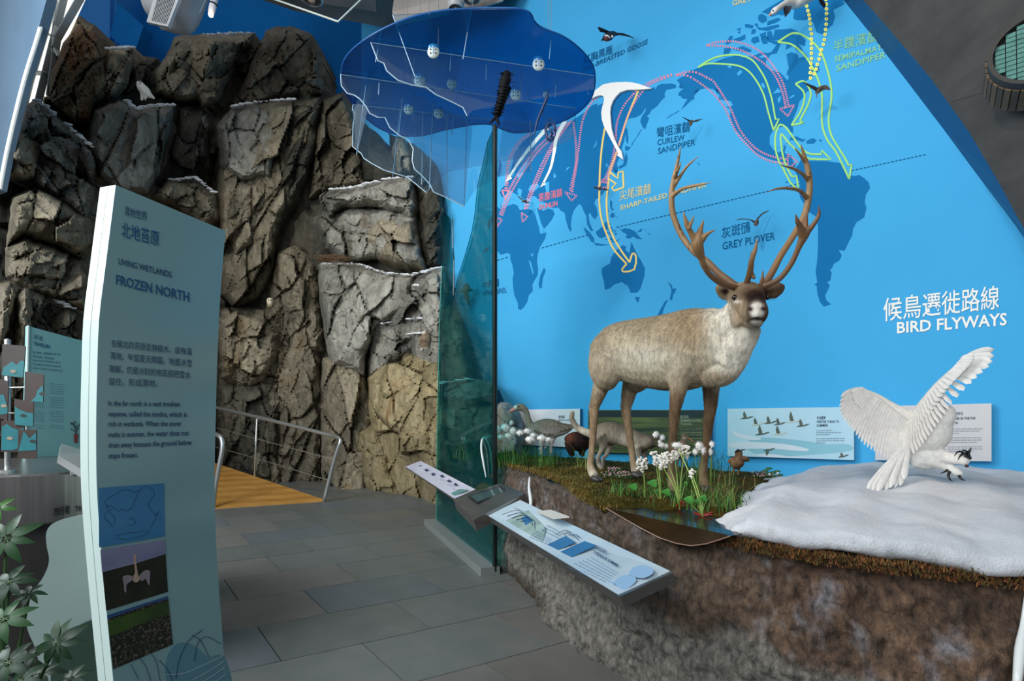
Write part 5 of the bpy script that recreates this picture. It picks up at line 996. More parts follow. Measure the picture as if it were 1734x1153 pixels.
text_on('遠北的冬日', 1610, 703, 1630, 702.5, 4.6, q4_, .006, m_pk, bd4, .01); text_on('WINTER IN THE FAR', 1606, 711, 1652, 710, 4.4, q4_, .006, m_pk, bd4, .015); text_on('NORTH', 1606, 718.5, 1622, 718, 4.4, q4_, .006, m_pk, bd4, .015)
for k, w in enumerate((60, 54, 20, 0, 58, 58, 50, 0, 60, 60, 44)):
    if w: text_on('only the hardy animals stay in the snow', 1604, 727+k*3.8, 1604+w, 726.6+k*3.8, 2, q4_, .006, m_pk, bd4)
# ================================================================ ANIMALS
def C3(h): return np.array(s2l(h)[:3])[None]
def mixc(c, h, w): return lerp(c, C3(h) if isinstance(h, str) else h, np.clip(w, 0, 1)[:, None])
def gs(px, py, x, y, rx, ry=None): return np.exp(-(((px-x)/rx)**2+((py-y)/(ry or rx))**2))
def sg(x): return 1/(1+np.exp(-np.clip(x, -30, 30)))
def seg_d(px, py, pts):
    d = np.full(px.shape, 1e9)
    for (ax, ay), (bx, by) in zip(pts[:-1], pts[1:]):
        ex, ey = bx-ax, by-ay; t = np.clip(((px-ax)*ex+(py-ay)*ey)/(ex*ex+ey*ey+1e-9), 0, 1); d = np.minimum(d, np.hypot(px-ax-t*ex, py-ay-t*ey))
    return d
m_fur = mat('fur', 'b9b9b9', 'ffffff', 45, rough=.95, bump=.8, bscale=110, attr=True, stretch=(1, 1, .3), lo=.25, hi=.6, spec=.1, bdist=.006)
m_feath = mat('plumage', 'c4c4c4', 'ffffff', 60, rough=.85, bump=.3, bscale=110, attr=True, lo=.25, hi=.6, spec=.15, bdist=.006)
m_hoof = mat('hoof', '3a3733', rough=.5); m_eye = mat('eye_dark', '0a0806', rough=.08); m_beakp = mat('beak_orange', 'd98a62', rough=.5); m_claw = mat('claw_black', '15161a', rough=.35); m_beakd = mat('beak_dark', '2a2522', rough=.5)
# --- reindeer
O_ = V(.931, 3.535, 0); hd = V(.61, -.79, 0).normalized(); lf = V(.79, .61, 0).normalized()
def D(s, l, z): return O_+hd*s+lf*l+V(0, 0, z)
body = tube([(D(s, 0, z), rs, ru) for s, z, rs, ru in ((-.43,1.93,.09,.10),(-.38,1.915,.14,.16),(-.28,1.905,.175,.205),(-.12,1.89,.19,.225),(.05,1.865,.205,.245),(.22,1.853,.215,.258),(.36,1.862,.20,.255),(.48,1.86,.175,.225),(.57,1.845,.14,.165),(.63,1.835,.10,.11))], 22, sm=4)
parts = [body]
parts.append(TP([(1170,566,3.26,40),(1205,562,3.14,40),(1230,556,3.08,37),(1249,540,3.02,32),(1258,520,2.99,27)], 16, 4))
parts.append(TP([(1228,612,3.04,24),(1246,592,2.99,24),(1260,570,2.95,23),(1270,552,2.92,20)], 14, 4))
parts.append(TP([(1205,632,3.14,26),(1225,632,3.06,22),(1240,622,3.02,18),(1252,608,2.98,15),(1262,590,2.95,13)], 12, 3))
# head
parts.append(tube([(P(1256,497,3.03), .075, .06), (P(1262,500,2.97), .098, .082), (P(1267,508,2.90), .092, .092), (P(1273,518,2.82), .072, .085), (P(1278,526,2.75), .062, .078), (P(1281,530,2.69), .058, .068), (P(1282,532,2.655), .042, .05)], 20, sm=4, up=(0, .4, 1)))
parts.append(TP([(1264,530,2.93,20),(1272,538,2.84,17),(1278,543,2.76,14),(1281,546,2.71,11)], 12, 3))
parts.append(TP([(1243,516,2.96,10),(1250,534,2.92,14),(1258,548,2.90,14)], 10, 3))
# ears
for ear in (((1244,500,2.99,8,5),(1236,497,2.985,13,5),(1226,492,2.98,14,4),(1218,488,2.975,11,3),(1213,485,2.97,5,2)), ((1297,500,2.99,8,5),(1304,495,2.985,13,5),(1314,490,2.98,13,4),(1322,486,2.975,10,3),(1327,483,2.97,5,2))):
    parts.append(tube([(P(*q[:3]), q[3]*q[2]/F*.55, q[3]*q[2]/F) for q in ear], 12, sm=4, up=(0, 0, 1)))
# legs (thigh/hock/shank/fetlock), each tapering
zg = lambda p: float(topz(np.array([p.x]), np.array([p.y]))[0])
parts.append(tube([(D(-.26,-.09,1.86), .12, .17), (D(-.30,-.10,1.74), .10, .14), (P(1020,648,3.80), .062, .085), (P(1011,675,3.80), .042, .055), (P(1006,692,3.79), .034, .042), (P(1005,720,3.77), .028, .032), (P(1003,755,3.75), .025, .028), (P(1000,785,3.74), .027, .030), (P(1002,797,3.72), .030, .033), (P(1007,806,3.68), .034, .034)], 14, sm=4, up=hd))
parts.append(tube([(D(-.20,.09,1.84), .11, .15), (D(-.17,.11,1.72), .09, .11), (P(1068,655,3.86), .055, .072), (P(1062,680,3.86), .040, .048), (P(1060,695,3.85), .034, .040), (P(1065,730,3.83), .028, .030), (P(1070,765,3.81), .024, .027), (P(1073,787,3.80), .026, .028), (P(1076,799,3.78), .030, .032)], 14, sm=4, up=hd))
parts.append(tube([(D(.38,-.12,1.84), .08, .15), (P(1150,630,3.2), .065, .09), (P(1149,655,3.2), .048, .06), (P(1145,682,3.2), .038, .042), (P(1142,700,3.2), .034, .036), (P(1140,730,3.2), .027, .029), (P(1138,765,3.2), .024, .026), (P(1137,800,3.2), .024, .026), (P(1139,820,3.18), .028, .030), (P(1141,834,3.16), .031, .031)], 14, sm=4, up=hd))
parts.append(tube([(D(.40,.12,1.82), .08, .13), (P(1205,635,3.35), .06, .08), (P(1204,660,3.35), .045, .055), (P(1203,690,3.35), .038, .042), (P(1200,712,3.35), .032, .036), (P(1197,745,3.35), .026, .028), (P(1193,775,3.35), .024, .026), (P(1191,805,3.35), .026, .028), (P(1193,824,3.33), .030, .030)], 14, sm=4, up=hd))
parts.append(tube([(D(-.43,.0,2.02), .035), (D(-.49,.0,1.96), .035), (D(-.50,0,1.90), .02)], 10, sm=3))
def deercol(px, py, co):
    n = len(px); c = np.repeat(C3('c4b79c'), n, 0); w = nz(co, 9, 31)*6; w2 = nz(co, 30, 32)
    c = mixc(c, 'a08d71', sg((572+w-py+(px-1000)*.0)/10)*sg((1205-px)/9)*.9)
    c = mixc(c, '9b8667', gs(px, py, 1168, 562+w[0], 34, 44)*.85)
    c = mixc(c, '8d7a60', sg((1032+w-px)/7)*sg((660-py)/14)*.55)
    c = mixc(c, 'd6cfbc', gs(px, py, 1095, 606, 55, 20)*.8)
    c = mixc(c, 'e2dcca', sg((px-1200-(py-545)*.10+w)/7)*sg((652-py)/8)*.95)
    c = mixc(c, '94836a', gs(px, py, 1215, 640+w*.5, 46, 12)*.8); c = mixc(c, 'aa9b80', gs(px, py, 1256, 590, 5, 30)*.4)
    z = co[:, 2]; leg = sg((1.62-z)/.03)
    c = mixc(c, '8a7358', leg*.95); fore = sg((px-1120)/6); c = mixc(c, '54402d', leg*fore*sg((785-py)/16)*sg((py-668)/12)*.85)
    c = mixc(c, 'b09a7b', leg*sg((py-775)/14)*.7*(1-fore)); c = mixc(c, 'd8d0be', leg*sg((py-797)/4)*(1-fore)*.8)
    c = mixc(c, '6f5a43', leg*(1-fore)*sg((px-1013)/2)*sg((1045-px)/3)*sg((770-py)/20)*.5)
    # head
    hm = sg((3.06-co[:, 1])/.02)*sg((px-1236-(py-500)*.05)/3)*sg((556-py)/4); c = mixc(c, '8f7b61', hm)
    c = mixc(c, '8a765c', sg((1243-px)/2)*sg((507-py)/2)*sg((px-1205)/2)); c = mixc(c, '8a765c', sg((px-1300)/2)*sg((507-py)/2))
    c = mixc(c, '3f2c20', hm*gs(px, py, 1277, 500, 24, 14)*1.3); c = mixc(c, '1d1412', hm*gs(px, py, 1282, 505, 17, 10)*1.5); c = mixc(c, '4a3728', hm*sg((px-1295)/3)*.9)
    c = mixc(c, 'a8957a', hm*gs(px, py, 1252, 530, 9, 20)*.7)
    mz = sg((1-np.hypot((px-1281.5)/18.5, (py-531)/23.5))*9)*sg((2.86-co[:, 1])/.02); c = mixc(c, '3a281f', mz*.95)
    w_ = sg((1-np.hypot((px-1282)/12.5, (py-525)/13.5))*9)*sg((2.86-co[:, 1])/.02); c = mixc(c, 'd5cfc3', w_)
    c = mixc(c, 'cfc8b8', sg((1-np.hypot((px-1281)/11, (py-547)/5))*8)*mz)
    for x in (1270, 1293): c = mixc(c, '3a2824', gs(px, py, x, 523, 5.2, 4)*1.6*mz)
    md = seg_d(px, py, [(1266,545),(1272,540),(1282,537.5),(1292,540),(1297,545)]); c = mixc(c, '191412', np.exp(-(md/1.6)**2)*1.2*mz)
    c = mixc(c, '1d1614', gs(px, py, 1283, 541, 6, 2.2)*mz); c = mixc(c, 'ddcdbd', gs(px, py, 1248, 511, 6, 2.6)*1.4*hm)
    for (x, y) in ((1228, 493), (1313, 491)): c = mixc(c, '241b18', gs(px, py, x, y, 7.5, 5.5)*1.3*sg((2.99-co[:, 1])/.008))
    e = sg((-px+1243)/2)+sg((px-1300)/2); c = mixc(c, '7d6b55', e*sg((500-py)/3)*.5*hm)
    return np.clip(c*(1+.12*w2[:, None]), 0, 1)
deer = empty('reindeer', D(0, 0, .94), 'large cream and brown reindeer with tall branching antlers standing on the mossy bank', 'reindeer')
o = blob('body', parts, .0085, m_fur, 5, deercol); adopt(deer, o)
def strands(name, src, n, L_, w, root, seed=3, keep=None):
    """short lying hairs grown over a skin, coloured like it (countless)"""
    me = src.data; nv = len(me.vertices); co = np.empty(nv*3); me.vertices.foreach_get('co', co); co = co.reshape(-1, 3); no = np.empty(nv*3); me.vertices.foreach_get('normal', no); no = no.reshape(-1, 3)
    cl = np.empty(nv*4, np.float32); me.color_attributes['Col'].data.foreach_get('color', cl); cl = cl.reshape(-1, 4)[:, :3]; r = np.random.default_rng(seed)
    ok = np.arange(nv) if keep is None else np.where(keep(co))[0]; ix = r.choice(ok, n); p = co[ix]+r.normal(0, .003, (n, 3)); nn = no[ix]; p = p-nn*((p-co[ix])*nn).sum(1)[:, None]-nn*.001
    flow = np.array([-hd.x*.7, -hd.y*.7, -.75])[None]+r.normal(0, .22, (n, 3)); flow = flow-nn*(flow*nn).sum(1)[:, None]; flow /= np.linalg.norm(flow, axis=1)[:, None]+1e-9
    sd = np.cross(flow, nn); l = L_*r.uniform(.5, 1.2, n)[:, None]; a = p-sd*w; b = p+sd*w; c = p+flow*l+nn*l*.28
    vs = np.stack([a, b, c], 1).reshape(-1, 3); m2 = bpy.data.meshes.new(name); m2.vertices.add(3*n); m2.vertices.foreach_set('co', vs.ravel()); m2.loops.add(3*n); m2.loops.foreach_set('vertex_index', np.arange(3*n, dtype=np.int32)); m2.polygons.add(n); m2.polygons.foreach_set('loop_start', np.arange(0, 3*n, 3, dtype=np.int32)); m2.update(calc_edges=True)
    m2.materials.append(m_fur); cc_ = np.clip(np.repeat(cl[ix], 3, 0)*np.repeat(r.uniform(.82, 1.15, (n, 1)), 3, 0), 0, 1); setcol(m2, cc_); o = bpy.data.objects.new(name, m2); COL.objects.link(o); adopt(root, o); o['kind'] = 'stuff'; return o
strands('coat_hair', o, 60000, .022, .0011, deer, keep=lambda c: (c[:, 2] > 1.5) & (HZ-(c[:, 2]-EYE)/c[:, 1]*F > 500) & ~((c[:, 1] < 2.9)))
def horn(p): return tube([(P(x, y, Y), r*Y/F) for x, y, Y, r in p], 10, sm=5)
Yb = 2.97
AN = [[(1262,488,2.98,7),(1246,484,2.98,6.5),(1230,473,3.0,6.5),(1216,462,3.02,6),(1196,442,3.05,5.6),(1174,425,3.08,5.2),(1154,398,3.12,5.2),(1140,364,3.12,5),(1137,332,3.1,5),(1141,303,3.08,4.2),(1147,277,3.05,3.2),(1153,247,3.0,1)],
 [(1140,318,3.1,3.6),(1152,298,3.05,3),(1165,280,3.0,2.4),(1184,264,2.95,.8)], [(1141,303,3.08,3.2),(1149,286,3.0,2.4),(1154,272,2.96,.8)], [(1139,332,3.1,4),(1155,320,3.0,3),(1178,314,2.9,2.6),(1206,309,2.8,.8)],
 [(1262,488,2.97,7),(1246,487,2.92,5.5),(1224,481,2.88,5.2),(1204,467,2.84,4.8),(1192,450,2.80,4.8),(1188,437,2.78,6),(1181,415,2.74,10),(1184,396,2.72,6),(1192,371,2.7,1)],
 [(1181,412,2.74,9),(1171,396,2.72,5),(1163,380,2.7,4.4),(1157,357,2.68,1)], [(1166,388,2.7,3.5),(1172,374,2.69,2.4),(1176,363,2.68,.8)], [(1186,408,2.73,7),(1198,396,2.70,3.6),(1212,389,2.68,1)],
 [(1268,487,2.95,6),(1264,482,2.9,5),(1270,460,2.84,5.2),(1273,440,2.80,4.6),(1279,422,2.78,3.6),(1283,402,2.76,1)], [(1273,440,2.8,3),(1272,426,2.78,1)], [(1275,462,2.84,2),(1277,472,2.84,3)],
 [(1287,489,2.96,7),(1290,478,2.92,4),(1292,457,2.9,1)],
 [(1285,488,2.97,7),(1298,476,2.99,6.5),(1310,456,3.02,6),(1322,433,3.06,5.6),(1338,408,3.1,5.5),(1352,385,3.14,5.5),(1363,362,3.15,5.6),(1369,336,3.14,5.4),(1371,310,3.12,5),(1368,287,3.1,4.6),(1363,268,3.08,3.6),(1356,245,3.04,1.2)],
 [(1366,278,3.1,3.4),(1356,264,3.05,2.4),(1345,249,3.0,.8)], [(1368,304,3.12,4),(1358,294,3.03,2.8),(1342,285,2.94,2.4),(1318,279,2.84,.8)], [(1366,335,3.14,4.2),(1354,323,3.04,3.2),(1336,319,2.92,2.8),(1314,320,2.84,2),(1296,327,2.8,.8)],
 [(1286,489,2.96,6.5),(1302,482,2.9,5.4),(1322,470,2.86,5),(1340,446,2.82,4.8),(1352,420,2.78,5),(1362,398,2.75,8),(1366,392,2.74,7),(1376,382,2.72,4.4),(1386,365,2.7,3.4),(1387,348,2.68,1)], [(1360,398,2.75,8),(1354,382,2.72,5),(1350,374,2.70,3.6),(1347,362,2.68,1)],
 [(1363,396,2.75,6),(1364,372,2.8,4),(1366,358,3.0,3)]]
m_ant = mat('antler', 'ffffff', 'a89a8a', 14, rough=.5, bump=.35, bscale=60, attr=True, stretch=(1, 1, .3), lo=.65, hi=.35)
def antcol(px, py, co):
    c = np.repeat(C3('8a6a44'), len(px), 0); c = mixc(c, '4a3426', sg((py-455)/16)*.8); c = mixc(c, 'a68a62', sg((330-py)/25)*.5); c = mixc(c, '5a3a26', sg((2.84-co[:, 1])/.03)*sg((px-1330)/8)*.7); return c
o = blob('antlers', [horn(a) for a in AN], .0045, m_ant, 4, antcol); adopt(deer, o)
for (x, y, Y, r) in ((1245,504,2.875,5.2),(1300,503.5,2.875,4.4)):
    e = mesh('eye', *ball(P(x, y, Y), r*Y/F, 12, 8), m_eye, smooth=True); adopt(deer, e)
for (x, y, Y) in ((1009,811,3.66),(1077,804,3.76),(1142,838,3.14),(1195,829,3.31)):
    p = []
    for s in (-1, 1): c = P(x, y, Y)+lf*s*.016; p.append(tube([(c+hd*.045+V(0, 0, -.008), .010), (c+hd*.02, .020), (c-hd*.02+V(0, 0, .008), .020)], 8, sm=2))
    o = mesh('hoof', *join(p), m_hoof, smooth=True); adopt(deer, o)
# --- flying white owl over the snow
owl = empty('flying_owl', P(1560, 770, 3.1), 'white owl with spread feathered wings swooping over the snow with talons out', 'owl')
m_of = mat('owl_feather', 'ebe9e2', 'dcdad4', 40, rough=.8, sss=.1, stretch=(1, 1, 1)); m_ob = mat('owl_plumage', 'efece4', 'dedbd2', 45, rough=.9, bump=.5, bscale=90, sss=.1, bdist=.006)
p = [TP([(1532,764,3.16,8),(1545,752,3.16,22),(1562,740,3.14,33),(1580,730,3.1,29),(1592,716,3.08,19),(1598,704,3.06,15)], 18, 4),
     TP([(1552,770,3.16,22),(1572,775,3.14,22),(1592,776,3.1,14)], 12, 3), TP([(1590,716,3.06,16),(1600,702,3.05,16),(1603,695,3.05,12)], 14, 3), ball(P(1600,700,3.05), .054, 14, 10),
     TP([(1580,768,3.1,16),(1602,774,3.04,11),(1624,778,2.98,9),(1638,780,2.95,9)], 12, 3), TP([(1575,778,3.1,12),(1600,788,3.06,9),(1616,797,3.02,8),(1628,803,3.0,5)], 12, 3),
     TP([(1548,728,3.16,14),(1556,704,3.15,12),(1566,682,3.12,8),(1588,652,3.08,5.5),(1612,628,3.03,4),(1634,606,3.0,2.5)], 10, 4), TP([(1560,722,3.16,14),(1535,706,3.2,13),(1510,690,3.24,9),(1484,672,3.26,6),(1458,660,3.26,4)], 10, 4)]
o = blob('body', p, .007, m_ob, 5); adopt(owl, o)
def feather(a, b, w, name='flight_feather', m=None, root=owl, bend=.0, nrm=(0, -1, 0)):
    a, b = Vector(a), Vector(b); t = b-a; L_ = t.length; s = t.cross(Vector(nrm)).normalized(); n = s.cross(t).normalized(); N = 7; vs, fs = [], []
    for j in range(N+1):
        u = j/N; ww = w*(.45+1.1*u-.55*u*u) if u < .8 else w*(.45+1.1*.8-.55*.64)*math.sqrt(max(0, 1-((u-.8)/.2)**2))
        c = a+t*u+s*bend*L_*math.sin(math.pi*u); vs += [c-s*ww*.5+n*.002, c+n*.005, c+s*ww*.5-n*.002]
    for j in range(N):
        i = 3*j; fs += [(i, i+1, i+4, i+3), (i+1, i+2, i+5, i+4)]
    o = mesh(name, vs, fs, m or m_of, smooth=True); adopt(root, o); return o
def along(pts, t):
    q = np.array(pts, float); k = np.linspace(0, 1, len(q)); return tuple(np.interp(t, k, q[:, i]) for i in range(q.shape[1]))
tipsR = [(1684,591,2.93),(1684,608,2.94),(1675,621,2.95),(1659,635,2.97),(1645,649,2.99),(1626,667,3.0),(1611,684,3.02),(1600,701,3.03),(1589,716,3.04),(1578,731,3.05),(1568,745,3.06),(1558,757,3.07),(1547,768,3.08)]
baseR = [(1632,606,3.0),(1628,611,3.0),(1622,617,3.01),(1614,626,3.02),(1606,634,3.03),(1596,645,3.05),(1588,654,3.06),(1580,664,3.07),(1572,674,3.09),(1565,684,3.1),(1559,694,3.11),(1553,704,3.12),(1548,714,3.13)]
for i in range(22):
    t = i/18 if i < 9 else .5+(i-9)/12*.5; a = P(*along(baseR, t)); b_ = along(tipsR, t); feather(a, P(b_[0], b_[1], b_[2]-.03-.004*i), (12.5 if t < .5 else 10)*3.0/F, bend=-.07 if t < .5 else .03)
for i in range(22):
    t = .02+.98*i/21; a = along(baseR, t); b_ = along(tipsR, t); c_ = [lerp(a[k], b_[k], .36+.14*t) for k in range(3)]; feather(P(a[0]-3, a[1]-1, a[2]-.04), P(c_[0], c_[1], c_[2]-.055), 11*3.0/F, 'covert_feather', bend=-.03)
tipsL = [(1424,672,3.2),(1421,690,3.2),(1424,706,3.2),(1433,716,3.2),(1441,727,3.2),(1451,739,3.2),(1461,752,3.2),(1474,761,3.2),(1487,768,3.2),(1500,776,3.2),(1512,778,3.2),(1522,772,3.2)]
baseL = [(1462,657,3.26),(1466,659,3.26),(1470,662,3.26),(1476,666,3.26),(1483,671,3.26),(1490,676,3.25),(1498,682,3.25),(1506,688,3.24),(1514,694,3.23),(1522,700,3.22),(1530,706,3.2),(1538,712,3.19)]
for i in range(26):
    t = i/25; a = P(*along(baseL, t)); b_ = along(tipsL, t); feather(a, P(b_[0], b_[1], b_[2]-.002*i), 8.5*3.2/F, bend=.06)
for i in range(24):
    t = i/23; a = along(baseL, t); b_ = along(tipsL, t); c_ = [lerp(a[k], b_[k], .5) for k in range(3)]; feather(P(a[0], a[1], a[2]-.035), P(c_[0], c_[1], c_[2]-.012), 9*3.2/F, 'covert_feather', bend=.04)
tl = [(1466,832),(1474,835),(1483,836),(1491,829),(1499,831),(1507,826),(1515,826),(1524,823),(1530,812)]
for i, (x, y) in enumerate(tl): feather(P(1528+i*1.6, 760-i*.3, 3.05), P(x, y, 3.02-.012*(i % 3)), 11*3.1/F, 'tail_feather', bend=.02)
cl = [[(1636,774,2.95,3),(1630,766,2.93,2),(1622,765,2.92,1.4),(1616,772,2.92,.5)],[(1638,774,2.94,3),(1632,768,2.92,2.2),(1626,772,2.91,1.4),(1622,779,2.91,.5)],[(1640,772,2.94,3),(1636,764,2.92,1.8),(1630,763,2.91,1.2),(1628,768,2.91,.5)],[(1642,776,2.94,3),(1640,768,2.92,2.2),(1643,761,2.91,1.4),(1645,758,2.91,.5)],
 [(1608,799,3.02,2.5),(1606,806,3.0,2),(1609,812,2.99,1.2),(1613,815,2.99,.5)],[(1624,805,3.0,2.4),(1627,810,2.98,1.8),(1632,813,2.97,1),(1635,813,2.97,.5)],[(1604,796,3.02,2.4),(1599,799,3.01,1.4),(1592,802,3.0,.5)]]
for c in cl: o = mesh('talon', *TP(c, 8, 3), m_claw, smooth=True); adopt(owl, o)
o = mesh('foot_pad', *ball(P(1637,789,2.93), (.009, .012, .009), 8, 6), mat('pad_dark', '4a2a20'), smooth=True); adopt(owl, o)
o = mesh('eye', *ball(P(1611,698,3.02), .009, 10, 7), m_eye, smooth=True); adopt(owl, o)
o = mesh('beak', *TP([(1611,703,3.03,3),(1616,705,3.02,2.2),(1617,711,3.02,.6)], 8, 3), m_claw, smooth=True); adopt(owl, o)
# --- goose in the flowers
def bird(name, label, cat, shapes, colfn, vox, m=None, extra=(), loc=None, grp=None):
    t = empty(name, loc, label, cat, grp); o = blob('body', shapes, vox, m or m_feath, 3, colfn); adopt(t, o)
    for n_, sh, mm in extra: e = mesh(n_, *sh, mm, smooth=True); adopt(t, e)
    return t
Yg = 5.0
def goosecol(px, py, co):
    c = np.repeat(C3('7c7264'), len(px), 0); c = mixc(c, '4c453c', sg((np.sin((px*.9+py*1.6))-.2)*5)*sg((px-900)/4)*sg((735-py)/4)*.6); c = mixc(c, 'b0a594', sg((np.sin((px*.7-py*1.9))-.75)*9)*sg((px-902)/4)*sg((733-py)/4)*.8)
    c = mixc(c, 'cfc9c4', sg((py-731-(px-930)*-.06)/3)); c = mixc(c, '8c8070', sg((898-px)/3)*sg((722-py)/3)); c = mixc(c, 'e8e4dc', gs(px, py, 872, 689, 2.6, 5)); return c
bird('white_fronted_goose', 'grey-brown goose with pink bill standing behind the cottongrass', 'goose', [TP([(870,692,Yg,3.5),(876,690,Yg,6),(884,690,Yg,6.4),(891,697,Yg,5),(894,708,Yg,5),(897,718,Yg,6.5),(902,727,Yg,11)], 12, 4), TP([(896,732,Yg,8),(905,730,Yg,14),(922,726,Yg,17),(940,726,Yg,15.5),(956,727,Yg,9),(968,723,Yg,4),(974,721,Yg,2)], 16, 4), TP([(935,738,Yg,8),(933,755,Yg,3),(933,768,Yg,2.5)], 8, 2), TP([(918,740,Yg-.1,8),(917,756,Yg-.1,3),(917,770,Yg-.1,2.5)], 8, 2)], goosecol, .010,
     extra=[('beak', TP([(871,693,Yg,4),(866,695,Yg,3),(863,698,Yg,1.4)], 8, 2), mat('beak_pink', 'd98c7c')), ('eye', ball(P(878,688,Yg-.035), .008, 8, 6), m_eye)], loc=P(920,770,Yg))
for i in range(16):
    t = i/15; a = P(lerp(905, 938, t), lerp(724, 717, t), Yg-.10); b_ = P(lerp(926, 972, t), lerp(738, 724, t), Yg-.09+.004*i); 
wingf = []
g_ = [o for o in bpy.data.objects if o.name.startswith('white_fronted_goose')][0]
for i in range(15):
    t = i/14; feather(P(lerp(904, 936, t), lerp(729, 716, t), Yg-.085+.02*t), P(lerp(926, 974, t), lerp(739, 724, t), Yg-.088+.04*t), 8*Yg/F, 'wing_feather', mat('goose_feather_%d' % (i % 2), ('5f574b', '82776a')[i % 2], rough=.8), g_)
# --- fox
Yf = 4.55
def foxcol(px, py, co):
    c = np.repeat(C3('8f8674'), len(px), 0); c = mixc(c, 'cfc6b2', sg((py-736-(px-1020)*.10)/4)*sg((px-1030)/4)*sg((1078-px)/5)); c = mixc(c, '6b5a48', sg((722+(px-1030)*.12-py)/3)*sg((px-1005)/4)*.8)
    c = mixc(c, '2f2a26', sg((px-1080)/6)*sg((748-py)/5)*.8); c = mixc(c, 'bdb29c', gs(px, py, 1094, 749, 7, 9)*.8); c = mixc(c, '2a2421', sg((px-1102)/4)*.85); c = mixc(c, 'cdc2ac', sg((996-px)/3)*sg((py-722)/3)*.8)
    c = mixc(c, 'b3aa98', gs(px, py, 1031, 752, 4, 18)*.7); c = mixc(c, 'a09a90', sg((py-778)/4)*.6); return np.clip(c*(1+.15*nz(co, 40, 41)[:, None]), 0, 1)
bird('arctic_fox', 'grey-brown fox with raised tail walking behind the reindeer legs', 'fox', [TP([(970,697,Yf+.1,3.6),(968,708,Yf+.1,4.8),(973,719,Yf+.1,5),(982,727,Yf+.1,6),(996,733,Yf+.05,7),(1010,736,Yf,9)], 12, 4),
  TP([(1008,736,Yf,10),(1018,734,Yf,17),(1034,733,Yf,19),(1050,737,Yf,18),(1066,742,Yf-.02,17),(1082,747,Yf-.05,16),(1094,748,Yf-.08,14),(1106,748,Yf-.1,11)], 16, 4), TP([(1100,746,Yf-.1,10),(1112,748,Yf-.15,9.5),(1120,752,Yf-.2,6),(1126,755,Yf-.22,3.5)], 12, 3),
  TP([(1014,738,Yf-.05,14),(1021,752,Yf-.05,8),(1018,764,Yf-.05,4.4),(1013,774,Yf-.05,4),(1014,787,Yf-.05,4),(1020,794,Yf-.1,4)], 12, 4), TP([(1030,742,Yf+.08,12),(1033,755,Yf+.08,6),(1028,768,Yf+.08,4),(1021,778,Yf+.08,3.6),(1021,790,Yf+.08,3.6)], 12, 4),
  TP([(1078,756,Yf-.1,9),(1082,772,Yf-.1,4.5),(1084,786,Yf-.1,4)], 10, 3), TP([(1090,756,Yf+.02,8),(1092,772,Yf,4),(1094,784,Yf,4)], 10, 3), TP([(1107,740,Yf-.08,3.6),(1106,732,Yf-.08,2)], 8, 2), TP([(1114,741,Yf-.16,3.6),(1114,733,Yf-.16,2)], 8, 2)], foxcol, .009, m=m_fur,
  extra=[('nose', ball(P(1127,755,Yf-.22), .012, 8, 6), m_eye), ('eye', ball(P(1116,746,Yf-.25), .008, 8, 6), m_eye)], loc=P(1040,790,Yf))
# --- dark brown crouching animal behind the hind leg
Yd = 4.85
bird('brown_duck', 'dark brown and black duck sitting under the fox tail', 'duck', [TP([(958,742,Yd,6),(966,744,Yd,13),(978,747,Yd,17),(990,748,Yd,15),(1000,746,Yd,8)], 14, 4), TP([(964,748,Yd-.05,9),(966,762,Yd-.05,7),(970,772,Yd-.05,4)], 10, 3), TP([(985,756,Yd,9),(986,772,Yd,4)], 10, 3)],
     lambda px, py, co: np.clip(mixc(np.repeat(C3('241a16'), len(px), 0), '5c3426', gs(px, py, 964, 740, 9, 10)), 0, 1), .010, loc=P(975,770,Yd))
# --- sandpiper and chick
Ys = 3.95
bird('sandpiper', 'small brown long-billed wader behind the white flowers between the reindeer forelegs', 'wader', [TP([(1157,740,Ys,5),(1160,739,Ys,6),(1157,748,Ys,5.6),(1152,758,Ys,9),(1146,768,Ys,10),(1138,776,Ys,5)], 12, 4), TP([(1148,776,Ys,2.4),(1148,798,Ys,1.5)], 6, 1), TP([(1154,774,Ys,2.4),(1155,798,Ys,1.5)], 6, 1)],
     lambda px, py, co: mixc(mixc(np.repeat(C3('97856f'), len(px), 0), '5a4a3a', sg(nz(co, 60, 5)*5)*.7), 'c8bca8', gs(px, py, 1160, 741, 4, 2)), .006, extra=[('beak', TP([(1164,741,Ys,1.8),(1169,744,Ys,1.3),(1176,749,Ys,.5)], 6, 2), m_beakp), ('eye', ball(P(1160,738.5,Ys-.024), .005, 8, 5), m_eye)], loc=P(1150,798,Ys))
gc = onmoss(1248, 806); Yc = gc.y
bird('wader_chick', 'downy brown chick with dark capped head standing at the edge of the moss', 'chick', [TP([(1251,763,Yc,5),(1251,768,Yc,6.2),(1250,775,Yc,6),(1248,783,Yc,12),(1248,790,Yc,9)], 12, 4), TP([(1252,778,Yc,6),(1262,777,Yc,5),(1268,779,Yc,3)], 8, 2), TP([(1244,778,Yc,6),(1237,780,Yc,4),(1233,783,Yc,2)], 8, 2), TP([(1243,790,Yc,2.4),(1242,805,Yc,1.6)], 6, 1), TP([(1252,790,Yc,2.4),(1250,805,Yc,1.6)], 6, 1)],
     lambda px, py, co: mixc(mixc(np.repeat(C3('957358'), len(px), 0), '4f3a2c', sg(nz(co, 50, 6)*5)*.6), '30261f', sg((765-py)/1.5)), .006, m=m_fur, extra=[('beak', TP([(1255,762,Yc,1.2),(1262,761.5,Yc,.6)], 6, 1), m_beakd), ('crown', TP([(1244,766,Yc-.02,.8),(1250,761.5,Yc-.02,1.4),(1256,766,Yc-.02,.8)], 6, 3), m_beakd)], loc=gc)
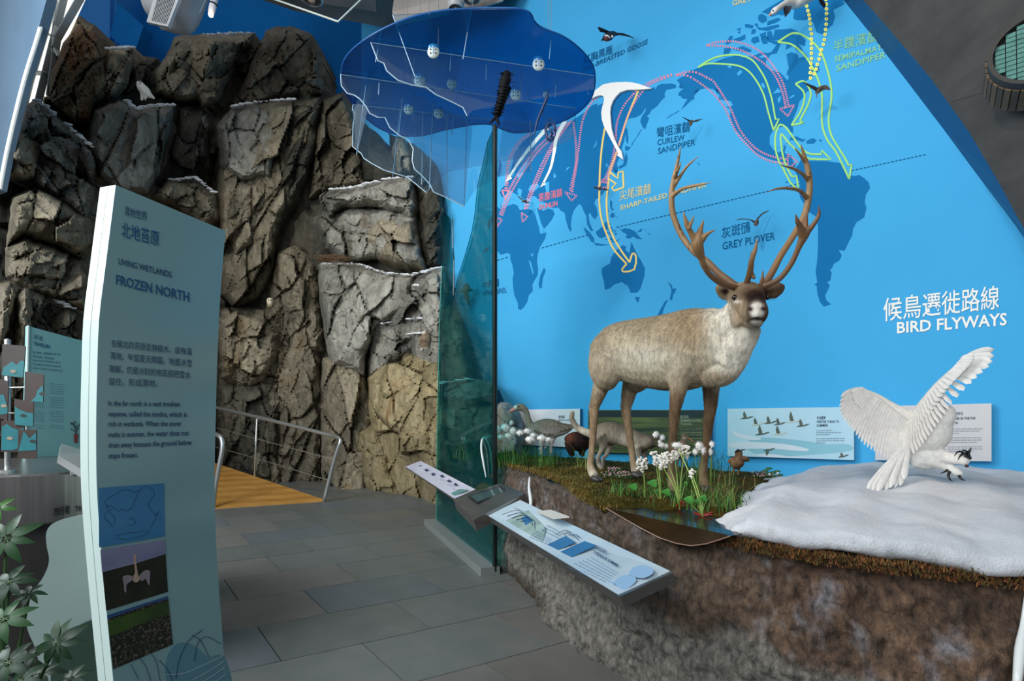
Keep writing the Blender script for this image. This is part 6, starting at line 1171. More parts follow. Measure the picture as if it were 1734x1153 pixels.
# --- birds on the cliff
def perched(label, shapes, colfn, vox, loc, extra, name='perched_bird', cat='bird'): return bird(name, label, cat, shapes, colfn, vox, extra=extra, loc=loc)
Y1 = 8.35
perched('white snowy owl perched on the high ledge at upper left', [TP([(236,138,Y1,3.5),(237,141,Y1,5.5),(240,148,Y1,7.5),(246,154,Y1,8),(252,160,Y1,5.5),(259,165,Y1,3),(262,167,Y1,1.5)], 12, 4), TP([(241,156,Y1,4),(240,163,Y1,2.5),(240,170,Y1,2.5)], 8, 2), TP([(246,158,Y1,3),(246,170,Y1,2)], 8, 2)],
    lambda px, py, co: mixc(np.repeat(C3('eeece2'), len(px), 0), '8d8878', sg(nz(co, 42, 9)*6-3)*sg((px-243)/3)*.6), .022, P(242, 170, Y1), [('beak', TP([(237,140,Y1-.06,1),(237,143,Y1-.06,.5)], 5, 0), m_beakd), ('eye', ball(P(235.5,137,Y1-.045), .014, 6, 5), m_eye), ('eye', ball(P(239.5,137.5,Y1-.05), .014, 6, 5), m_eye)], 'snowy_owl', 'owl')
Y2 = 8.2
perched('brown falcon with white face perched low on the rock left of the glass', [TP([(716,560,Y2,4),(718,562,Y2,5),(721,569,Y2,9),(720,578,Y2,11),(722,586,Y2,8),(725,592,Y2,4)], 12, 4), TP([(716,586,Y2,3),(714,594,Y2,2)], 6, 1)],
    lambda px, py, co: mixc(mixc(mixc(np.repeat(C3('8a7760'), len(px), 0), '4a3c30', sg(nz(co, 45, 3)*6-1)*.7), 'e6e2d6', gs(px, py, 716, 561, 4, 3.5)), 'e0d8c6', sg((py-590)/1.5)), .016, P(718, 594, Y2), [('eye', ball(P(716,559.5,Y2-.05), .012, 6, 5), m_eye), ('beak', TP([(713,560,Y2,1.4),(711,562,Y2,.5)], 5, 0), m_beakd)])
Y3 = 10.0
perched('small pale owl peering from the dark rock ledge behind the tall sign', [TP([(457,505,Y3,3.5),(457,508,Y3,5.5),(457,514,Y3,4.6),(457,520,Y3,4.5)], 12, 3)],
    lambda px, py, co: mixc(mixc(np.repeat(C3('d8ceb2'), len(px), 0), '5a4a34', sg((py-514)/1.2)*.8), '4b3c2c', sg((504-py)/.8)), .018, P(457, 522, Y3), [('eye', ball(P(455,508,Y3-.055), .014, 6, 5), m_eye), ('eye', ball(P(459,508,Y3-.055), .014, 6, 5), m_eye)], 'perched_owl', 'owl')
# nest
nb = P(562, 439, 9.95); vs, fs = [], []; tw = []
for k in range(120):
    a = random.uniform(0, 6.28); r = random.uniform(.10, .34); c = nb+V(math.cos(a)*r*1.1, math.sin(a)*r*.5, random.uniform(-.03, .05)); b_ = a+math.pi/2+random.uniform(-.6, .6); L_ = random.uniform(.06, .17)
    d_ = V(math.cos(b_)*L_, math.sin(b_)*L_*.5, random.uniform(-.03, .03)); tw.append(tube([(c-d_, .004), (c+d_, .003)], 4))
o = mesh('twig_nest', *join(tw), mat('nest_twig', '5c4430', '7a5c40', 30, rough=.9)); tag(o, 'brown twig nest resting on the snowy middle ledge of the cliff', 'nest')
# --- birds flying on the mural
def wing(pts, Y0, Y1, th=.008):
    x0 = pts[0][0]; xm = max(pts, key=lambda p: abs(p[0]-x0))[0]
    return prism([P(x, y, lerp(Y0, Y1, abs(x-x0)/(abs(xm-x0)+1e-6))) for x, y in pts], (0, th, 0))
def flyer(name, label, cat, body, wings, mb, mw, extra=()):
    b0 = body[0]; t = empty(name, P(b0[0], b0[1], b0[2]), label, cat, 'birds flying in front of the map'); o = mesh('body', *TP(body, 12, 3), mb, smooth=True); adopt(t, o)
    for w in wings: o = mesh('wing', *wing(*w), mw); adopt(t, o)
    for n_, sh, mm in extra: o = mesh(n_, *sh, mm, smooth=True); adopt(t, o)
    return t
m_gb = mat('goose_black', '141a22', '20242c', 30, rough=.7); m_rust = mat('breast_rust', '5a2a22', rough=.7); m_brb = mat('wader_brown', '6f5f50', '4a3f36', 40, rough=.8); m_brw = mat('wader_wing', '4a4f55', '6a6259', 40, rough=.8); m_whb = mat('goose_white', 'e8e6e0', 'd5d2cb', 20, rough=.8)
Y = wy(1040)-.45
flyer('flying_goose', 'black goose with white neck band flying above the bird name at the map top', 'goose', [(1020,67,Y-.1,1.5),(1025,64,Y-.1,5),(1031,62,Y-.05,6.5),(1036,59,Y,5.5),(1041,57,Y+.1,3)],
      [([(1034,57),(1026,52),(1017,50),(1012,46),(1019,47),(1028,51),(1037,55)], Y, Y-.25), ([(1036,57),(1042,55),(1055,56),(1066,60),(1073,64),(1062,61),(1050,59),(1042,60)], Y, Y+.2), ([(1012,46),(1015,45.5),(1024,50),(1033,54),(1030,57),(1020,54),(1016,53)], Y-.2, Y)], m_gb, m_gb,
      [('breast', TP([(1026,65,Y-.16,4),(1030,65,Y-.14,4.4)], 10, 1), m_rust), ('neck_band', TP([(1024,60.5,Y-.17,1),(1029,60.5,Y-.19,1.2),(1033,64.5,Y-.17,.9)], 6, 3), m_whb), ('cheek_patch', TP([(1036,61.5,Y-.1,2),(1038,62.5,Y-.08,1.5)], 6, 1), m_whb), ('beak', TP([(1020,67,Y-.12,1.4),(1018,70,Y-.12,.6)], 6, 1), m_gb)])
Y = wy(1172)-.3
flyer('flying_wader', 'small dark wader flying over the Curlew lettering', 'wader', [(1169,214,Y,.6),(1169.5,210,Y,2.6),(1170.5,206.5,Y,3),(1172,204,Y,1.6)], [([(1168,206),(1162,202),(1155,197.5),(1163,201),(1170,204)], Y, Y-.1), ([(1172,206.5),(1180,206),(1190,201),(1182,202),(1175,204),(1171,205)], Y, Y+.1)], m_brb, m_brw)
Y = wy(1280)-.3
flyer('flying_wader', 'grey plover gliding with raised arched wings beside its own name', 'wader', [(1279,382,Y-.06,1),(1280,379,Y-.04,3.6),(1281.5,376,Y,3.4),(1282,372,Y+.05,1.6)], [([(1277,377),(1270,372),(1260,371),(1250,372),(1244,374),(1252,370),(1264,370),(1274,372),(1280,375)], Y, Y-.15), ([(1280,375),(1282,369),(1290,361),(1297,357.5),(1303,355.5),(1299,359),(1292,362.5),(1285,370),(1283,376)], Y, Y+.12)], m_brb, m_brw)
Y = wy(1388)-.3
flyer('flying_wader', 'brown sandpiper flying with bent wings over the green route lines', 'wader', [(1383,166,Y,.5),(1383,160,Y,1),(1384,156,Y,3.4),(1387,152,Y,4.4),(1391,149,Y,3.6),(1394,147,Y,1.6)], [([(1386,149),(1378,145),(1368,142),(1361,138),(1366,143),(1372,147),(1378,151),(1384,155)], Y, Y-.14), ([(1388,150),(1391,145),(1399,143.5),(1403,147),(1407,152),(1400,151),(1394,152),(1390,155)], Y, Y-.05)], m_brb, mat('sandpiper_wing', '54473c', '2e2a26', 50, rough=.8))
Y = wy(1340)-.5
flyer('flying_goose', 'large white goose with black wing tips flying at the top edge of the map', 'goose', [(1305,24,Y-.2,1.6),(1311,19,Y-.2,5),(1318,14,Y-.18,4.6),(1328,8,Y-.1,5.5),(1340,5,Y,9.5),(1355,0,Y,11),(1372,-6,Y+.05,8),(1385,-10,Y+.1,4)], [([(1327,10),(1341,10),(1338,20),(1330,28.5),(1327.5,18)], Y-.12, Y-.2), ([(1384,-8),(1390,-6),(1399,8),(1396,13),(1389,5)], Y, Y+.1)], m_whb, m_gb,
      [('beak', TP([(1306,22,Y-.2,2.4),(1302.5,26.5,Y-.2,1.2)], 6, 1), m_beakp), ('eye', ball(P(1309,18,Y-.29), .009, 6, 5), m_eye)])
Y = wy(1018)-.25
flyer('flying_wader', 'tiny dark bird over the arrowhead at the Asian coast', 'wader', [(1014,322,Y,1),(1016,319,Y,3),(1018,316,Y,1.4)], [([(1015,320),(1008,319),(1004,316),(1012,317)], Y, Y-.08), ([(1018,319),(1026,319),(1031,322),(1024,322)], Y, Y+.08)], m_brb, mat('sandpiper_wing', '54473c'))
Y = wy(888)-.25
flyer('flying_wader', 'tiny brown bird over the Mediterranean on the map', 'wader', [(884,342,Y,1),(887,340,Y,2.2),(892,340,Y,1)], [([(886,340),(879,335),(875,331),(884,336)], Y, Y-.08), ([(888,341),(895,342),(898,343),(890,344)], Y, Y+.08)], m_brb, m_brw)
Y = wy(787)-.35
flyer('flying_wader', 'brown curlew-like bird with pointed wings flying behind the green glass', 'wader', [(776,494,Y,.8),(780,493.5,Y,2),(786,491.5,Y,4),(793,491,Y,3),(800,491.5,Y,1)], [([(785,490),(784,483),(790,479),(795,483),(797,490)], Y, Y-.1), ([(785,493),(786,505),(791,514),(796,519.5),(795,508),(793,494)], Y, Y+.1)], m_brb, m_brb)
# ================================================================ TALL SIGN
dv = (P(382,392,2.39)-P(197,314,1.91)); dv.z = 0; SP = Plane(P(197,314,1.91), (dv.y, -dv.x, 0))
edL = [(196,313),(180,440),(168,540),(164.5,640),(163,720),(163.5,800),(166,860),(173,950),(182,1050),(192,1153),(201,1240),(215,1330)]
edR = [(382,391),(376,460),(371,540),(367,640),(365,720),(363.5,800),(364,860),(366,920),(371,1000),(377,1080),(382,1153),(388,1240),(394,1290)]
sign = empty('tall_sign', V(-1.4, 2.15, 0), 'tall pale blue-green sign headed FROZEN NORTH standing in the left foreground', 'sign')
face = [tuple(p) for p in catmull(edL, 3)]+[tuple(p) for p in catmull(edR[::-1], 3)]
m_sf = mat('sign_face_blue_green', '7fa5a8', '86acac', .8, rough=.16); m_ss = mat('sign_edge_mint', 'cfe3dc', rough=.35)
q = [SP(x, y) for x, y in face]; n = -SP.n
vs, fs = prism(q, n*.038); o = mesh('front_panel', vs, fs, m_ss); adopt(sign, o)
vs, fs = prism([p+n*.041 for p in q], n*.038); o = mesh('back_panel', vs, fs, m_ss); adopt(sign, o)
q2 = [SP(x, y, .0015) for x, y in face]; vs, fs = prism(q2, n*.001); o = mesh('sign_face', vs, fs, m_sf); adopt(sign, o)
m_si = mat('sign_ink_navy', '1c4468', rough=.4); m_sb = mat('sign_ink_blue', '17507f', rough=.4)
def ST(s, x0, y0, x1, y1, h, m=m_si, b=.0): return text_on(s, x0, y0, x1, y1, h, SP, .004, m, sign, b)
ST('濕地世界', 211, 363, 249, 373, 12.5, b=.003); ST('北地苔原', 206, 399, 270, 415, 20, m_sb, .006); ST('LIVING WETLANDS', 201, 447, 291, 470, 10.5, b=.014); ST('FROZEN NORTH', 197, 481, 321, 511, 16.5, m_sb, .02)
for s, a in (('在極北的苔原並無樹木，卻佈滿', (189,586,325,601)), ('濕地。每當夏天降臨，地面冰雪', (187,607,325,620.5)), ('融解，仍是冰封的地底卻把雪水', (186,629,323,640.5)), ('留住，形成濕地。', (185,651,267,654.5))): ST(s, *a, 10, b=.002)
for s, a in (('In the far north is a vast treeless', (184,687,305,688)), ('expanse, called the tundra, which is', (184,704.5,317,706)), ('rich in wetlands. When the snow', (184,722,307,721)), ('melts in summer, the water does not', (184,740,320,737)), ('drain away because the ground below', (184,758,325,753)), ('stays frozen.', (184,776,234,774))): ST(s, *a, 9, b=.016)
def spoly(n_, pts, m, off=.003, sm=0):
    if sm: pts = [tuple(p) for p in catmull(list(pts)+[pts[0]], sm)[:-1]]
    return poly_on(n_, pts, SP, off, .0008, m, sign)
def cl_(pts): return pts
m_p1 = mat('sign_picture_blue', '3b7aa6', '3f80ac', 2, rough=.2); m_ln = mat('sign_map_line', '20486c', rough=.4)
spoly('picture_map', [(167,826),(278,818),(279,908),(168,927)], m_p1)
def sline(pts, w=.8, m=m_ln, off=.0045, sm=4): return ribbon('print_line', pts, w, SP, off, m, sign, sm=sm)
random.seed(21)
def wob(pts, a=1.2): return [(x+random.uniform(-a, a), y+random.uniform(-a, a)) for x, y in pts]
for L_ in ([(185,862),(178,850),(186,842),(196,836),(208,830),(220,830),(228,834),(236,830),(232,842),(226,850),(222,860),(214,866),(208,862),(200,866),(190,856),(182,856)], [(184,866),(190,872),(196,880),(190,892),(184,884),(176,876),(180,866),(190,862)], [(236,832),(246,824),(256,826),(262,836),(256,846),(250,856),(256,862),(264,872),(268,866),(262,880),(258,890),(252,894)], [(216,880),(224,876),(230,884),(224,890),(216,888)], [(196,908),(212,902),(228,900),(244,898),(250,902),(230,910),(210,914),(196,910)]):
    sline(wob(L_), .7)
m_sk = mat('photo_lilac_sky', '76789a', '8b8da8', 4, rough=.25, stretch=(1, 1, 4)); m_gd = mat('photo_dark_heath', '17201a', '2a2c1e', 10, rough=.25); m_md = mat('photo_meadow', '3c5a22', '2b4220', 8, rough=.25); m_fl = mat('photo_flowers', '1a2418', '8a7a70', 90, rough=.25, lo=.5, hi=.75); m_lk = mat('photo_lake', '2a4f80', rough=.25)
spoly('picture_swan', [(170,931),(279,914),(284.5,1002),(180,1034)], m_gd, .003); spoly('picture_sky', [(170,931),(279,914),(280.5,938),(226,955),(173,969)], m_sk, .004)
m_swn = mat('swan_warm_white', 'c9ad97', 'a58c7c', 20, rough=.4); m_swd = mat('swan_shadow', '8c8488', rough=.4)
spoly('swan_print', [(227,940),(229,938),(231,942),(230.5,950),(232,962),(234,974),(237,980),(232,986),(226,984),(226,976),(229,970),(228,958),(226.5,948)], m_swn, .005, 2)
spoly('swan_print', [(228,978),(220,974),(210,975),(208,980),(210,990),(211,1002),(214,1002),(214,990),(222,984)], m_swd, .0055, 2); spoly('swan_print', [(234,978),(240,970),(248,965),(254,967),(254,976),(253,990),(250,988),(247,980),(240,984)], m_swd, .006, 2)
spoly('picture_meadow', [(181.4,1042),(284.5,1009),(293,1091),(192,1133)], m_fl, .003); spoly('picture_meadow_green', [(182,1052),(285,1018),(287,1038),(230,1060),(186,1078)], m_md, .004); spoly('picture_lake', [(181.4,1042),(284.5,1009),(285,1014),(250,1024),(182,1048)], m_lk, .005)
spoly('circle_print', [(279,1140),(283,1112),(296,1092),(316,1088),(336,1098),(352,1112),(372,1108),(384,1120),(388,1170),(300,1190)], mat('sign_circle', '5f8e9c', rough=.2), .0025, 3)
for L_ in ([(280,1142),(310,1140),(340,1128),(378,1110)], [(325,1152),(350,1138),(379,1120)], [(340,1156),(360,1144),(380,1130)], [(355,1158),(370,1150),(381,1142)]): sline(L_, 1.0, mat('sign_white_line', 'b9d2d6', rough=.3))
for L_ in ([(298,1150),(305,1115),(320,1085),(344,1066)], [(330,1120),(335,1090),(350,1078),(374,1090)], [(325,1075),(340,1085),(354,1112)], [(222,1125),(235,1150)], [(235,1112),(248,1130),(258,1160)], [(256,1108),(265,1120),(272,1155)], [(270,1118),(285,1135),(294,1158)]): sline(L_, 1.1, m_ln, .005)
# ================================================================ BACK LEFT DISPLAYS
# travellers board
b2 = Plane(P(48,552,3.7), (P(150,580,4.1)-P(48,552,3.7)).cross(V(0, 0, 1))); 
if b2.n.y > 0: b2.n = -b2.n
tr = empty('travellers_board', V(-3.4, 3.8, 1.1), 'pale turquoise text board headed TRAVELLERS partly behind the tall sign', 'sign')
bq = [(48,552),(150,580),(150,764),(42,783)]; vs, fs = prism([b2(x, y) for x, y in bq], -b2.n*.03); o = mesh('board', vs, fs, mat('travellers_turquoise', '78aaa8', '80b1ae', 1, rough=.3)); adopt(tr, o)
o = mesh('board_edge', *tube([(b2(48,552,.004), .008), (b2(42,783,.004), .008)], 6), m_ss); adopt(tr, o)
def BT(s, x0, y0, x1, y1, h, m=m_si, b=0): return text_on(s, x0, y0, x1, y1, h, b2, .004, m, tr, b)
BT('旅行者', 58, 573, 72, 577, 6.5); BT('TRAVELLERS', 57, 584, 85, 590, 6, m_sb, .02)
for k, s in enumerate(('為了繁殖，候鳥每年不遠千里', '飛往北極，然後返回。', 'HUGE FLOCKS OF ANIMALS, ABOUT', 'FROM BIRDS TRAVEL IN THE FAR', 'NORTH TO FIND FOOD, MATES, OR A')): BT(s, 56, 598+k*6.6, 56+(46, 36, 47, 47, 50)[k], 602+k*6.8, 3)
for c_ in range(2):
    for k in range(20):
        if k % 6 == 5: continue
        x = (60, 84)[c_]; BT('they fly over the sea each year', x, 650+k*3.9, x+(15 if c_ == 0 else 24), 652+k*3.9, 1.6)
for L_ in ([(128,748),(128,730),(122,715)], [(128,735),(136,716)], [(129,742),(131,718)], [(128,730),(125,712)]): ribbon('print_line', L_, 1, b2, .004, mat('twig_print', '3a3f38'), tr)
for k in range(14): x, y = random.uniform(120, 140), random.uniform(712, 730); poly_on('berry_print', [(x-1.4,y),(x,y-1.4),(x+1.4,y),(x,y+1.4)], b2, .005, .0008, mat('twig_print', '3a3f38'), tr)
poly_on('vase_print', [(125,735),(133,735),(131,750),(126,750)], b2, .0045, .0008, mat('vase_print', '7d3a36'), tr)
# drum counter
def lathe(prof, cx, cy, seg=56):
    vs, fs = [], []; n = len(prof)
    for k in range(seg):
        a = 2*math.pi*k/seg
        for r, z in prof: vs.append(V(cx+r*math.cos(a), cy+r*math.sin(a), z))
    for k in range(seg):
        for i in range(n-1): a = k*n+i; b = ((k+1) % seg)*n+i; fs.append((a, b, b+1, a+1))
    return vs, fs
m_drum = mat('drum_steel', '7d7a78', '8d8a88', 1.5, rough=.28, metal=.9, stretch=(40, 40, .6))
dr = empty('steel_counter', V(-2.95, 3.3, 0), 'curved brushed steel counter drum on a dark base at the left edge', 'counter')
o = mesh('drum', *lathe([(0, 1.13), (.73, 1.13), (.75, 1.12), (.75, .87), (.74, .86), (.6, .86)], -2.95, 3.3), m_drum); adopt(dr, o)
o = mesh('base', *lathe([(.62, .88), (.62, 0.003), (0, .003)], -2.95, 3.3), mat('drum_base_dark', '23201e', rough=.5)); adopt(dr, o)
dpl = Plane(V(-.873*2.77, 2.77, 0)+V(.709, -.707, 0)*.004, (.709, -.707, 0))
text_on('旅行者', 91, 873, 119, 868, 11, dpl, .012, m_blk, dr, .01); text_on('TRAVELLERS', 128, 867, 176, 858, 9, dpl, .012, m_blk, dr, .01)
# pole with picture cards, standing on the counter
pp_ = P(13, 800, 2.78); cd = empty('picture_stand', V(pp_.x, pp_.y, 1.13), 'steel pole carrying tilted brown and turquoise picture cards at the left edge', 'display stand')
o = mesh('pole', *tube([(V(pp_.x, pp_.y, 1.13), .014), (V(pp_.x, pp_.y, 1.85), .014)], 12), m_st, smooth=True); adopt(cd, o)
o = mesh('pole_foot', *lathe([(0, 1.145), (.035, 1.143), (.035, 1.13)], pp_.x, pp_.y, 16), m_st); adopt(cd, o)
m_cb = mat('card_brown', '3a2c26', '473830', 8, rough=.4); m_ct = mat('card_turquoise', '157a84', '1c8890', 8, rough=.4); m_cdk = mat('card_dark_animal', '2a2f2c', rough=.4)
cards = [([(4,582),(43,586),(39,640),(2,636)], [(6,622),(20,612),(28,618),(36,610),(41,612),(39,639),(3,635)]), ([(42,629),(74,634),(73,681),(41,678)], [(73,652),(64,660),(60,672),(52,679),(73,681)]), ([(-10,640),(14,645),(12,712),(-10,706)], [(-10,670),(6,668),(13,690),(12,700),(-10,704)]),
 ([(24,675),(57,680),(56,723),(24,720)], [(25,688),(34,694),(44,698),(56,700),(56,722),(25,719)]), ([(2,712),(41,712),(42,765),(1,765)], [(3,722),(12,718),(20,724),(30,728),(40,724),(41,756),(22,762),(2,762)]), ([(31,727),(62,728),(62,776),(30,777)], [(40,730),(50,742),(61,732),(61,762),(31,764)])]
for k, (a, b_) in enumerate(cards):
    pl = Plane(P(a[0][0], a[0][1], 2.72-.012*k), (.35, -.9, .05)); vs, fs = prism([pl(x, y) for x, y in a], -pl.n*.008); o = mesh('picture_card', vs, fs, m_cb); adopt(cd, o); t_ = poly_on('card_sea', b_, pl, .002, .0015, m_ct, None)
    t_.parent = o; x, y = (b_[0][0]+b_[2][0])/2+4, (b_[0][1]+b_[-1][1])/2; d_ = poly_on('card_animal', [(x-5,y),(x-1,y-3),(x+4,y-2),(x+7,y+1),(x+2,y+3),(x-3,y+2)], pl, .005, .001, m_cdk if k % 2 else mat('card_pale_animal', 'b9a58e'), None); d_.parent = o
    c = pl(sum(p[0] for p in a)/4, sum(p[1] for p in a)/4, -.004); o = mesh('bracket', *tube([(c, .004), (V(pp_.x, pp_.y, c.z), .004)], 6), m_st); adopt(cd, o)
# small lectern
lq = [P(100,772,2.62), P(140,796,2.45), P(168,770,2.7), P(104,751,2.95)]; nn_ = (lq[1]-lq[0]).cross(lq[3]-lq[0]).normalized(); nn_ = nn_ if nn_.z > 0 else -nn_
le = empty('lectern_slab', V(lq[0].x, lq[0].y, 1.13), 'slanted steel lectern slab on the counter beside the tall sign', 'lectern'); vs, fs = prism(lq, -nn_*.035); o = mesh('slab', vs, fs, m_st); adopt(le, o)
c = sum(lq, V(0, 0, 0))/4; o = mesh('post', *tube([(V(c.x, c.y, 1.131), .02), (c-V(0, 0, .03), .02)], 10), m_st); adopt(le, o)
# wavy mint board
WP = Plane(P(110,950,2.35), (.25, -.97, 0)); wv = [(160,866),(120,876),(98,882),(84,891),(78,904),(79,925),(83,945),(80,962),(70,982),(56,1000),(46,1020),(42,1042),(48,1070),(60,1100),(72,1160),(84,1300),(230,1300),(200,900)]
wb = empty('wavy_board', V(-1.55, 1.8, 0), 'satin mint-grey board with a wavy cut edge between the plant and the tall sign', 'board')
vs, fs = prism([WP(x, y) for x, y in [tuple(p) for p in catmull(wv, 4)]], -WP.n*.02); o = mesh('board', vs, fs, mat('satin_mint', '9db0aa', '8fa39f', 1.2, rough=.3, metal=.25)); adopt(wb, o)
dk = [(200,1040),(150,1052),(122,1066),(98,1082),(88,1110),(86,1160),(90,1300),(230,1300)]; vs, fs = prism([WP(x, y, .03) for x, y in [tuple(p) for p in catmull(dk, 4)]], -WP.n*.02); o = mesh('lower_panel', vs, fs, mat('dark_green_panel', '26382f', '30443a', 2, rough=.35)); adopt(wb, o)
# umbrella-leaved pot plant
m_lf = [mat('scheff_leaf_a', '1d4522', '2a5629', 14, rough=.5), mat('scheff_leaf_b', '12301b', '1c3f21', 14, rough=.5), mat('scheff_leaf_c', '3a6a2c', '477836', 14, rough=.35)]
pt = empty('umbrella_plant', V(-1.28, 1.25, 0), 'glossy green umbrella-leaved shrub at the lower left corner', 'plant')
stemtop = V(-1.27, 1.25, .55); o = mesh('trunk', *tube([(V(-1.27, 1.26, 0), .018), (V(-1.28, 1.26, .3), .015), (stemtop, .012)], 8, sm=3), mat('bark_brown', '5a4a36', '6b5a42', 30, rough=.8)); adopt(pt, o)
random.seed(5); m_stm2 = mat('stem_dark_green', '35552a', '2a4522', 20, rough=.5)
def whorl(x, y, Y, r, n, mi, tilt=(0, -.5, .8), phase=0, droop=.35):
    c = P(x, y, Y); R_ = r*Y/F; nz_ = Vector(tilt).normalized(); a_ = nz_.orthogonal().normalized(); b_ = nz_.cross(a_)
    o = mesh('petiole', *tube([(stemtop+V(0, 0, random.uniform(-.25, .1)), .005), ((stemtop+c)/2+V(0, 0, -.02), .004), (c, .0035)], 6, sm=3), m_stm2); adopt(pt, o)
    for k in range(n):
        an = phase+2*math.pi*k/n+random.uniform(-.12, .12); d = a_*math.cos(an)+b_*math.sin(an); L_ = R_*random.uniform(.82, 1.08); s = nz_.cross(d).normalized(); W2 = L_*.19; vs, fs = [], []; N = 6
        for j in range(N+1):
            u = j/N; w = W2*math.sin(math.pi*min(1, (.06+u*.94))**.8)**.8 if u < 1 else .0004; p = c+d*(L_*(.16+.84*u))-nz_*(droop*L_*u*u)
            vs += [p-s*w+nz_*w*.25, p, p+s*w+nz_*w*.25]
        for j in range(N): i = 3*j; fs += [(i, i+1, i+4, i+3), (i+1, i+2, i+5, i+4)]
        o = mesh('leaflet', vs, fs, m_lf[(mi+k//4) % 3] if mi == 2 else m_lf[mi], smooth=True); adopt(pt, o)
        o2 = mesh('leaflet_stalk', *tube([(c, .0015), (c+d*L_*.17, .0015)], 4), m_stm2); adopt(pt, o2)
for w in ((12,912,1.25,44,7,0,(.2,-.9,.4),.3), (16,985,1.22,36,8,1,(.2,-.7,.7),.1), (50,1004,1.25,26,7,1,(.3,-.5,.8),.6), (8,1048,1.18,44,7,0,(.1,-.8,.6),.2), (97,1088,1.2,42,9,1,(.1,-.9,.3),.15), (-4,860,1.25,24,6,2,(.2,-.8,.5),.2), (42,1118,1.22,34,8,1,(0,-.7,.7),.5), (72,1140,1.25,34,7,1,(0,-.6,.8),.1), (14,1122,1.16,42,7,1,(0,-.8,.6),.9), (120,1150,1.25,30,7,1,(0,-.6,.8),.7), (34,1152,1.15,40,7,1,(0,-.8,.6),.4)): whorl(*w)
# ================================================================ TIMBER RAMP AND HANDRAILS
F0, F1 = V(-5.35, 7.36, 0), V(-3.04, 8.44, 0); rd = V(-.9, .436, 0).normalized(); rise = .5/2.85
rp = empty('timber_ramp', (F0+F1)/2, 'golden timber ramp rising to the left in front of the rock cliff', 'ramp'); fd = (F1-F0)
for k in range(24):
    a = k*.165; b = a+.158; q = [F0+rd*a, F1+rd*a, F1+rd*b, F0+rd*b]; q = [p+V(0, 0, .012+rise*(a if i < 2 else b)) for i, p in enumerate(q)]
    vs, fs = prism(q, (0, 0, -.022)); o = mesh('ramp_board', vs, fs, (mat('ramp_oak', 'a87a3a', 'b98a48', 3, rough=.35, stretch=(.7, 3, 1)), mat('ramp_oak_dark', '9a6c30', 'ad7e3e', 3, rough=.35, stretch=(.7, 3, 1)))[k % 2]); adopt(rp, o)
q = [F1+rd*0, F1+rd*4, F1+rd*4+V(0, 0, rise*4), F1+V(0, 0, .003)]; vs, fs = prism([p+V(.003, .0, .0) for p in q], (.006, .012, 0)); o = mesh('ramp_edge', vs, fs, m_dsteel); adopt(rp, o)
hr = empty('handrail', F1, 'stainless steel handrail with two wires along the far side of the ramp', 'handrail')
def pl_(L, h): p = F1+rd*L; return V(p.x, p.y, rise*L+h)
top = [P(549,848,8.42), P(556,818,8.40), P(568,772,8.36), P(575,752,8.35), P(576,745,8.37), P(570,740,8.44), P(555,736,8.56), P(500,722,8.85), P(435,706,9.2), P(365,690,9.68), P(300,674,10.0)]
o = mesh('rail_tube', *tube([(p, .033) for p in top], 12, sm=3), m_st, smooth=True); adopt(hr, o)
o = mesh('post', *tube([(P(431,808,9.18), .016), (P(435,707,9.2), .016)], 10), m_st, smooth=True); adopt(hr, o)
for a, b, c in (((565,778,8.37), (431,742,9.2), (365,724,9.68)), ((556,813,8.4), (431,775,9.2), (365,757,9.68))):
    o = mesh('wire', *tube([(P(*a), .006), (P(*b), .006), (P(*c), .006)], 6), m_st); adopt(hr, o); o = mesh('wire_fixing', *ball(P(*a), .016, 8, 5), m_st); adopt(hr, o)
h2 = empty('handrail', P(362,836,7.62), 'end of the near ramp handrail emerging beside the right edge of the tall sign', 'handrail')
o = mesh('rail_tube', *tube([(P(*q), .033) for q in ((361,862,7.78),(364,830,7.78),(371,790,7.78),(376,762,7.8),(376,746,7.82),(371,738,7.86),(360,734,7.95),(330,728,8.1),(250,716,8.6))], 12, sm=3), m_st, smooth=True); adopt(h2, o)
# ================================================================ CEILING EQUIPMENT
m_duct = mat('duct_grey', 'a7a8ab', 'b2b3b6', 2, rough=.4); m_gr = mat('grille_frame', 'bfc1c3', rough=.4); m_bl = mat('grille_black', '26272a', rough=.5)
du = empty('air_duct', P(290,20,8.0), 'big grey round air diffuser with a slatted grille hanging top left', 'air duct')
o = mesh('drum', *tube([(P(312,-90,8.2), .50), (P(300,-40,8.2), .47), (P(288,10,8.2), .42), (P(280,32,8.2), .32), (P(276,44,8.2), .12)], 26, sm=4), m_duct, smooth=True); adopt(du, o)
gp_ = Plane(P(280,10,7.68), (0, -1, -.15)); gq = [(272,-40),(238+10,37),(284,45),(318,-40)]
vs, fs = prism([gp_(x, y) for x, y in gq], -gp_.n*.06); o = mesh('grille_frame', vs, fs, m_gr); adopt(du, o)
vs, fs = prism([gp_(x, y, .004) for x, y in ((276,-40),(256,34),(281,40),(311,-40))], -gp_.n*.004); o = mesh('grille_opening', vs, fs, m_bl); adopt(du, o)
for k in range(11):
    t = (k+.5)/11; a = (lerp(276, 311, t), -40); b = (lerp(256, 281, t), lerp(34, 40, t)); o = mesh('slat', *tube([(gp_(*a, .012), .005), (gp_(*b, .012), .005)], 4), m_gr); adopt(du, o)
sl = empty('ceiling_spotlight', P(361,8,8.0), 'small white cylindrical spotlight glowing warm at top left', 'spotlight')
o = mesh('lamp_body', *tube([(P(365,-8,8.0), .052), (P(360,12,8.0), .052), (P(357.5,22,8.0), .046)], 14), mat('lamp_white', 'd5d6d8', rough=.35), smooth=True); adopt(sl, o)
o = mesh('lamp_ring', *tube([(P(362,6,8.0), .056), (P(361.4,8.5,8.0), .056)], 14), m_bl); adopt(sl, o)
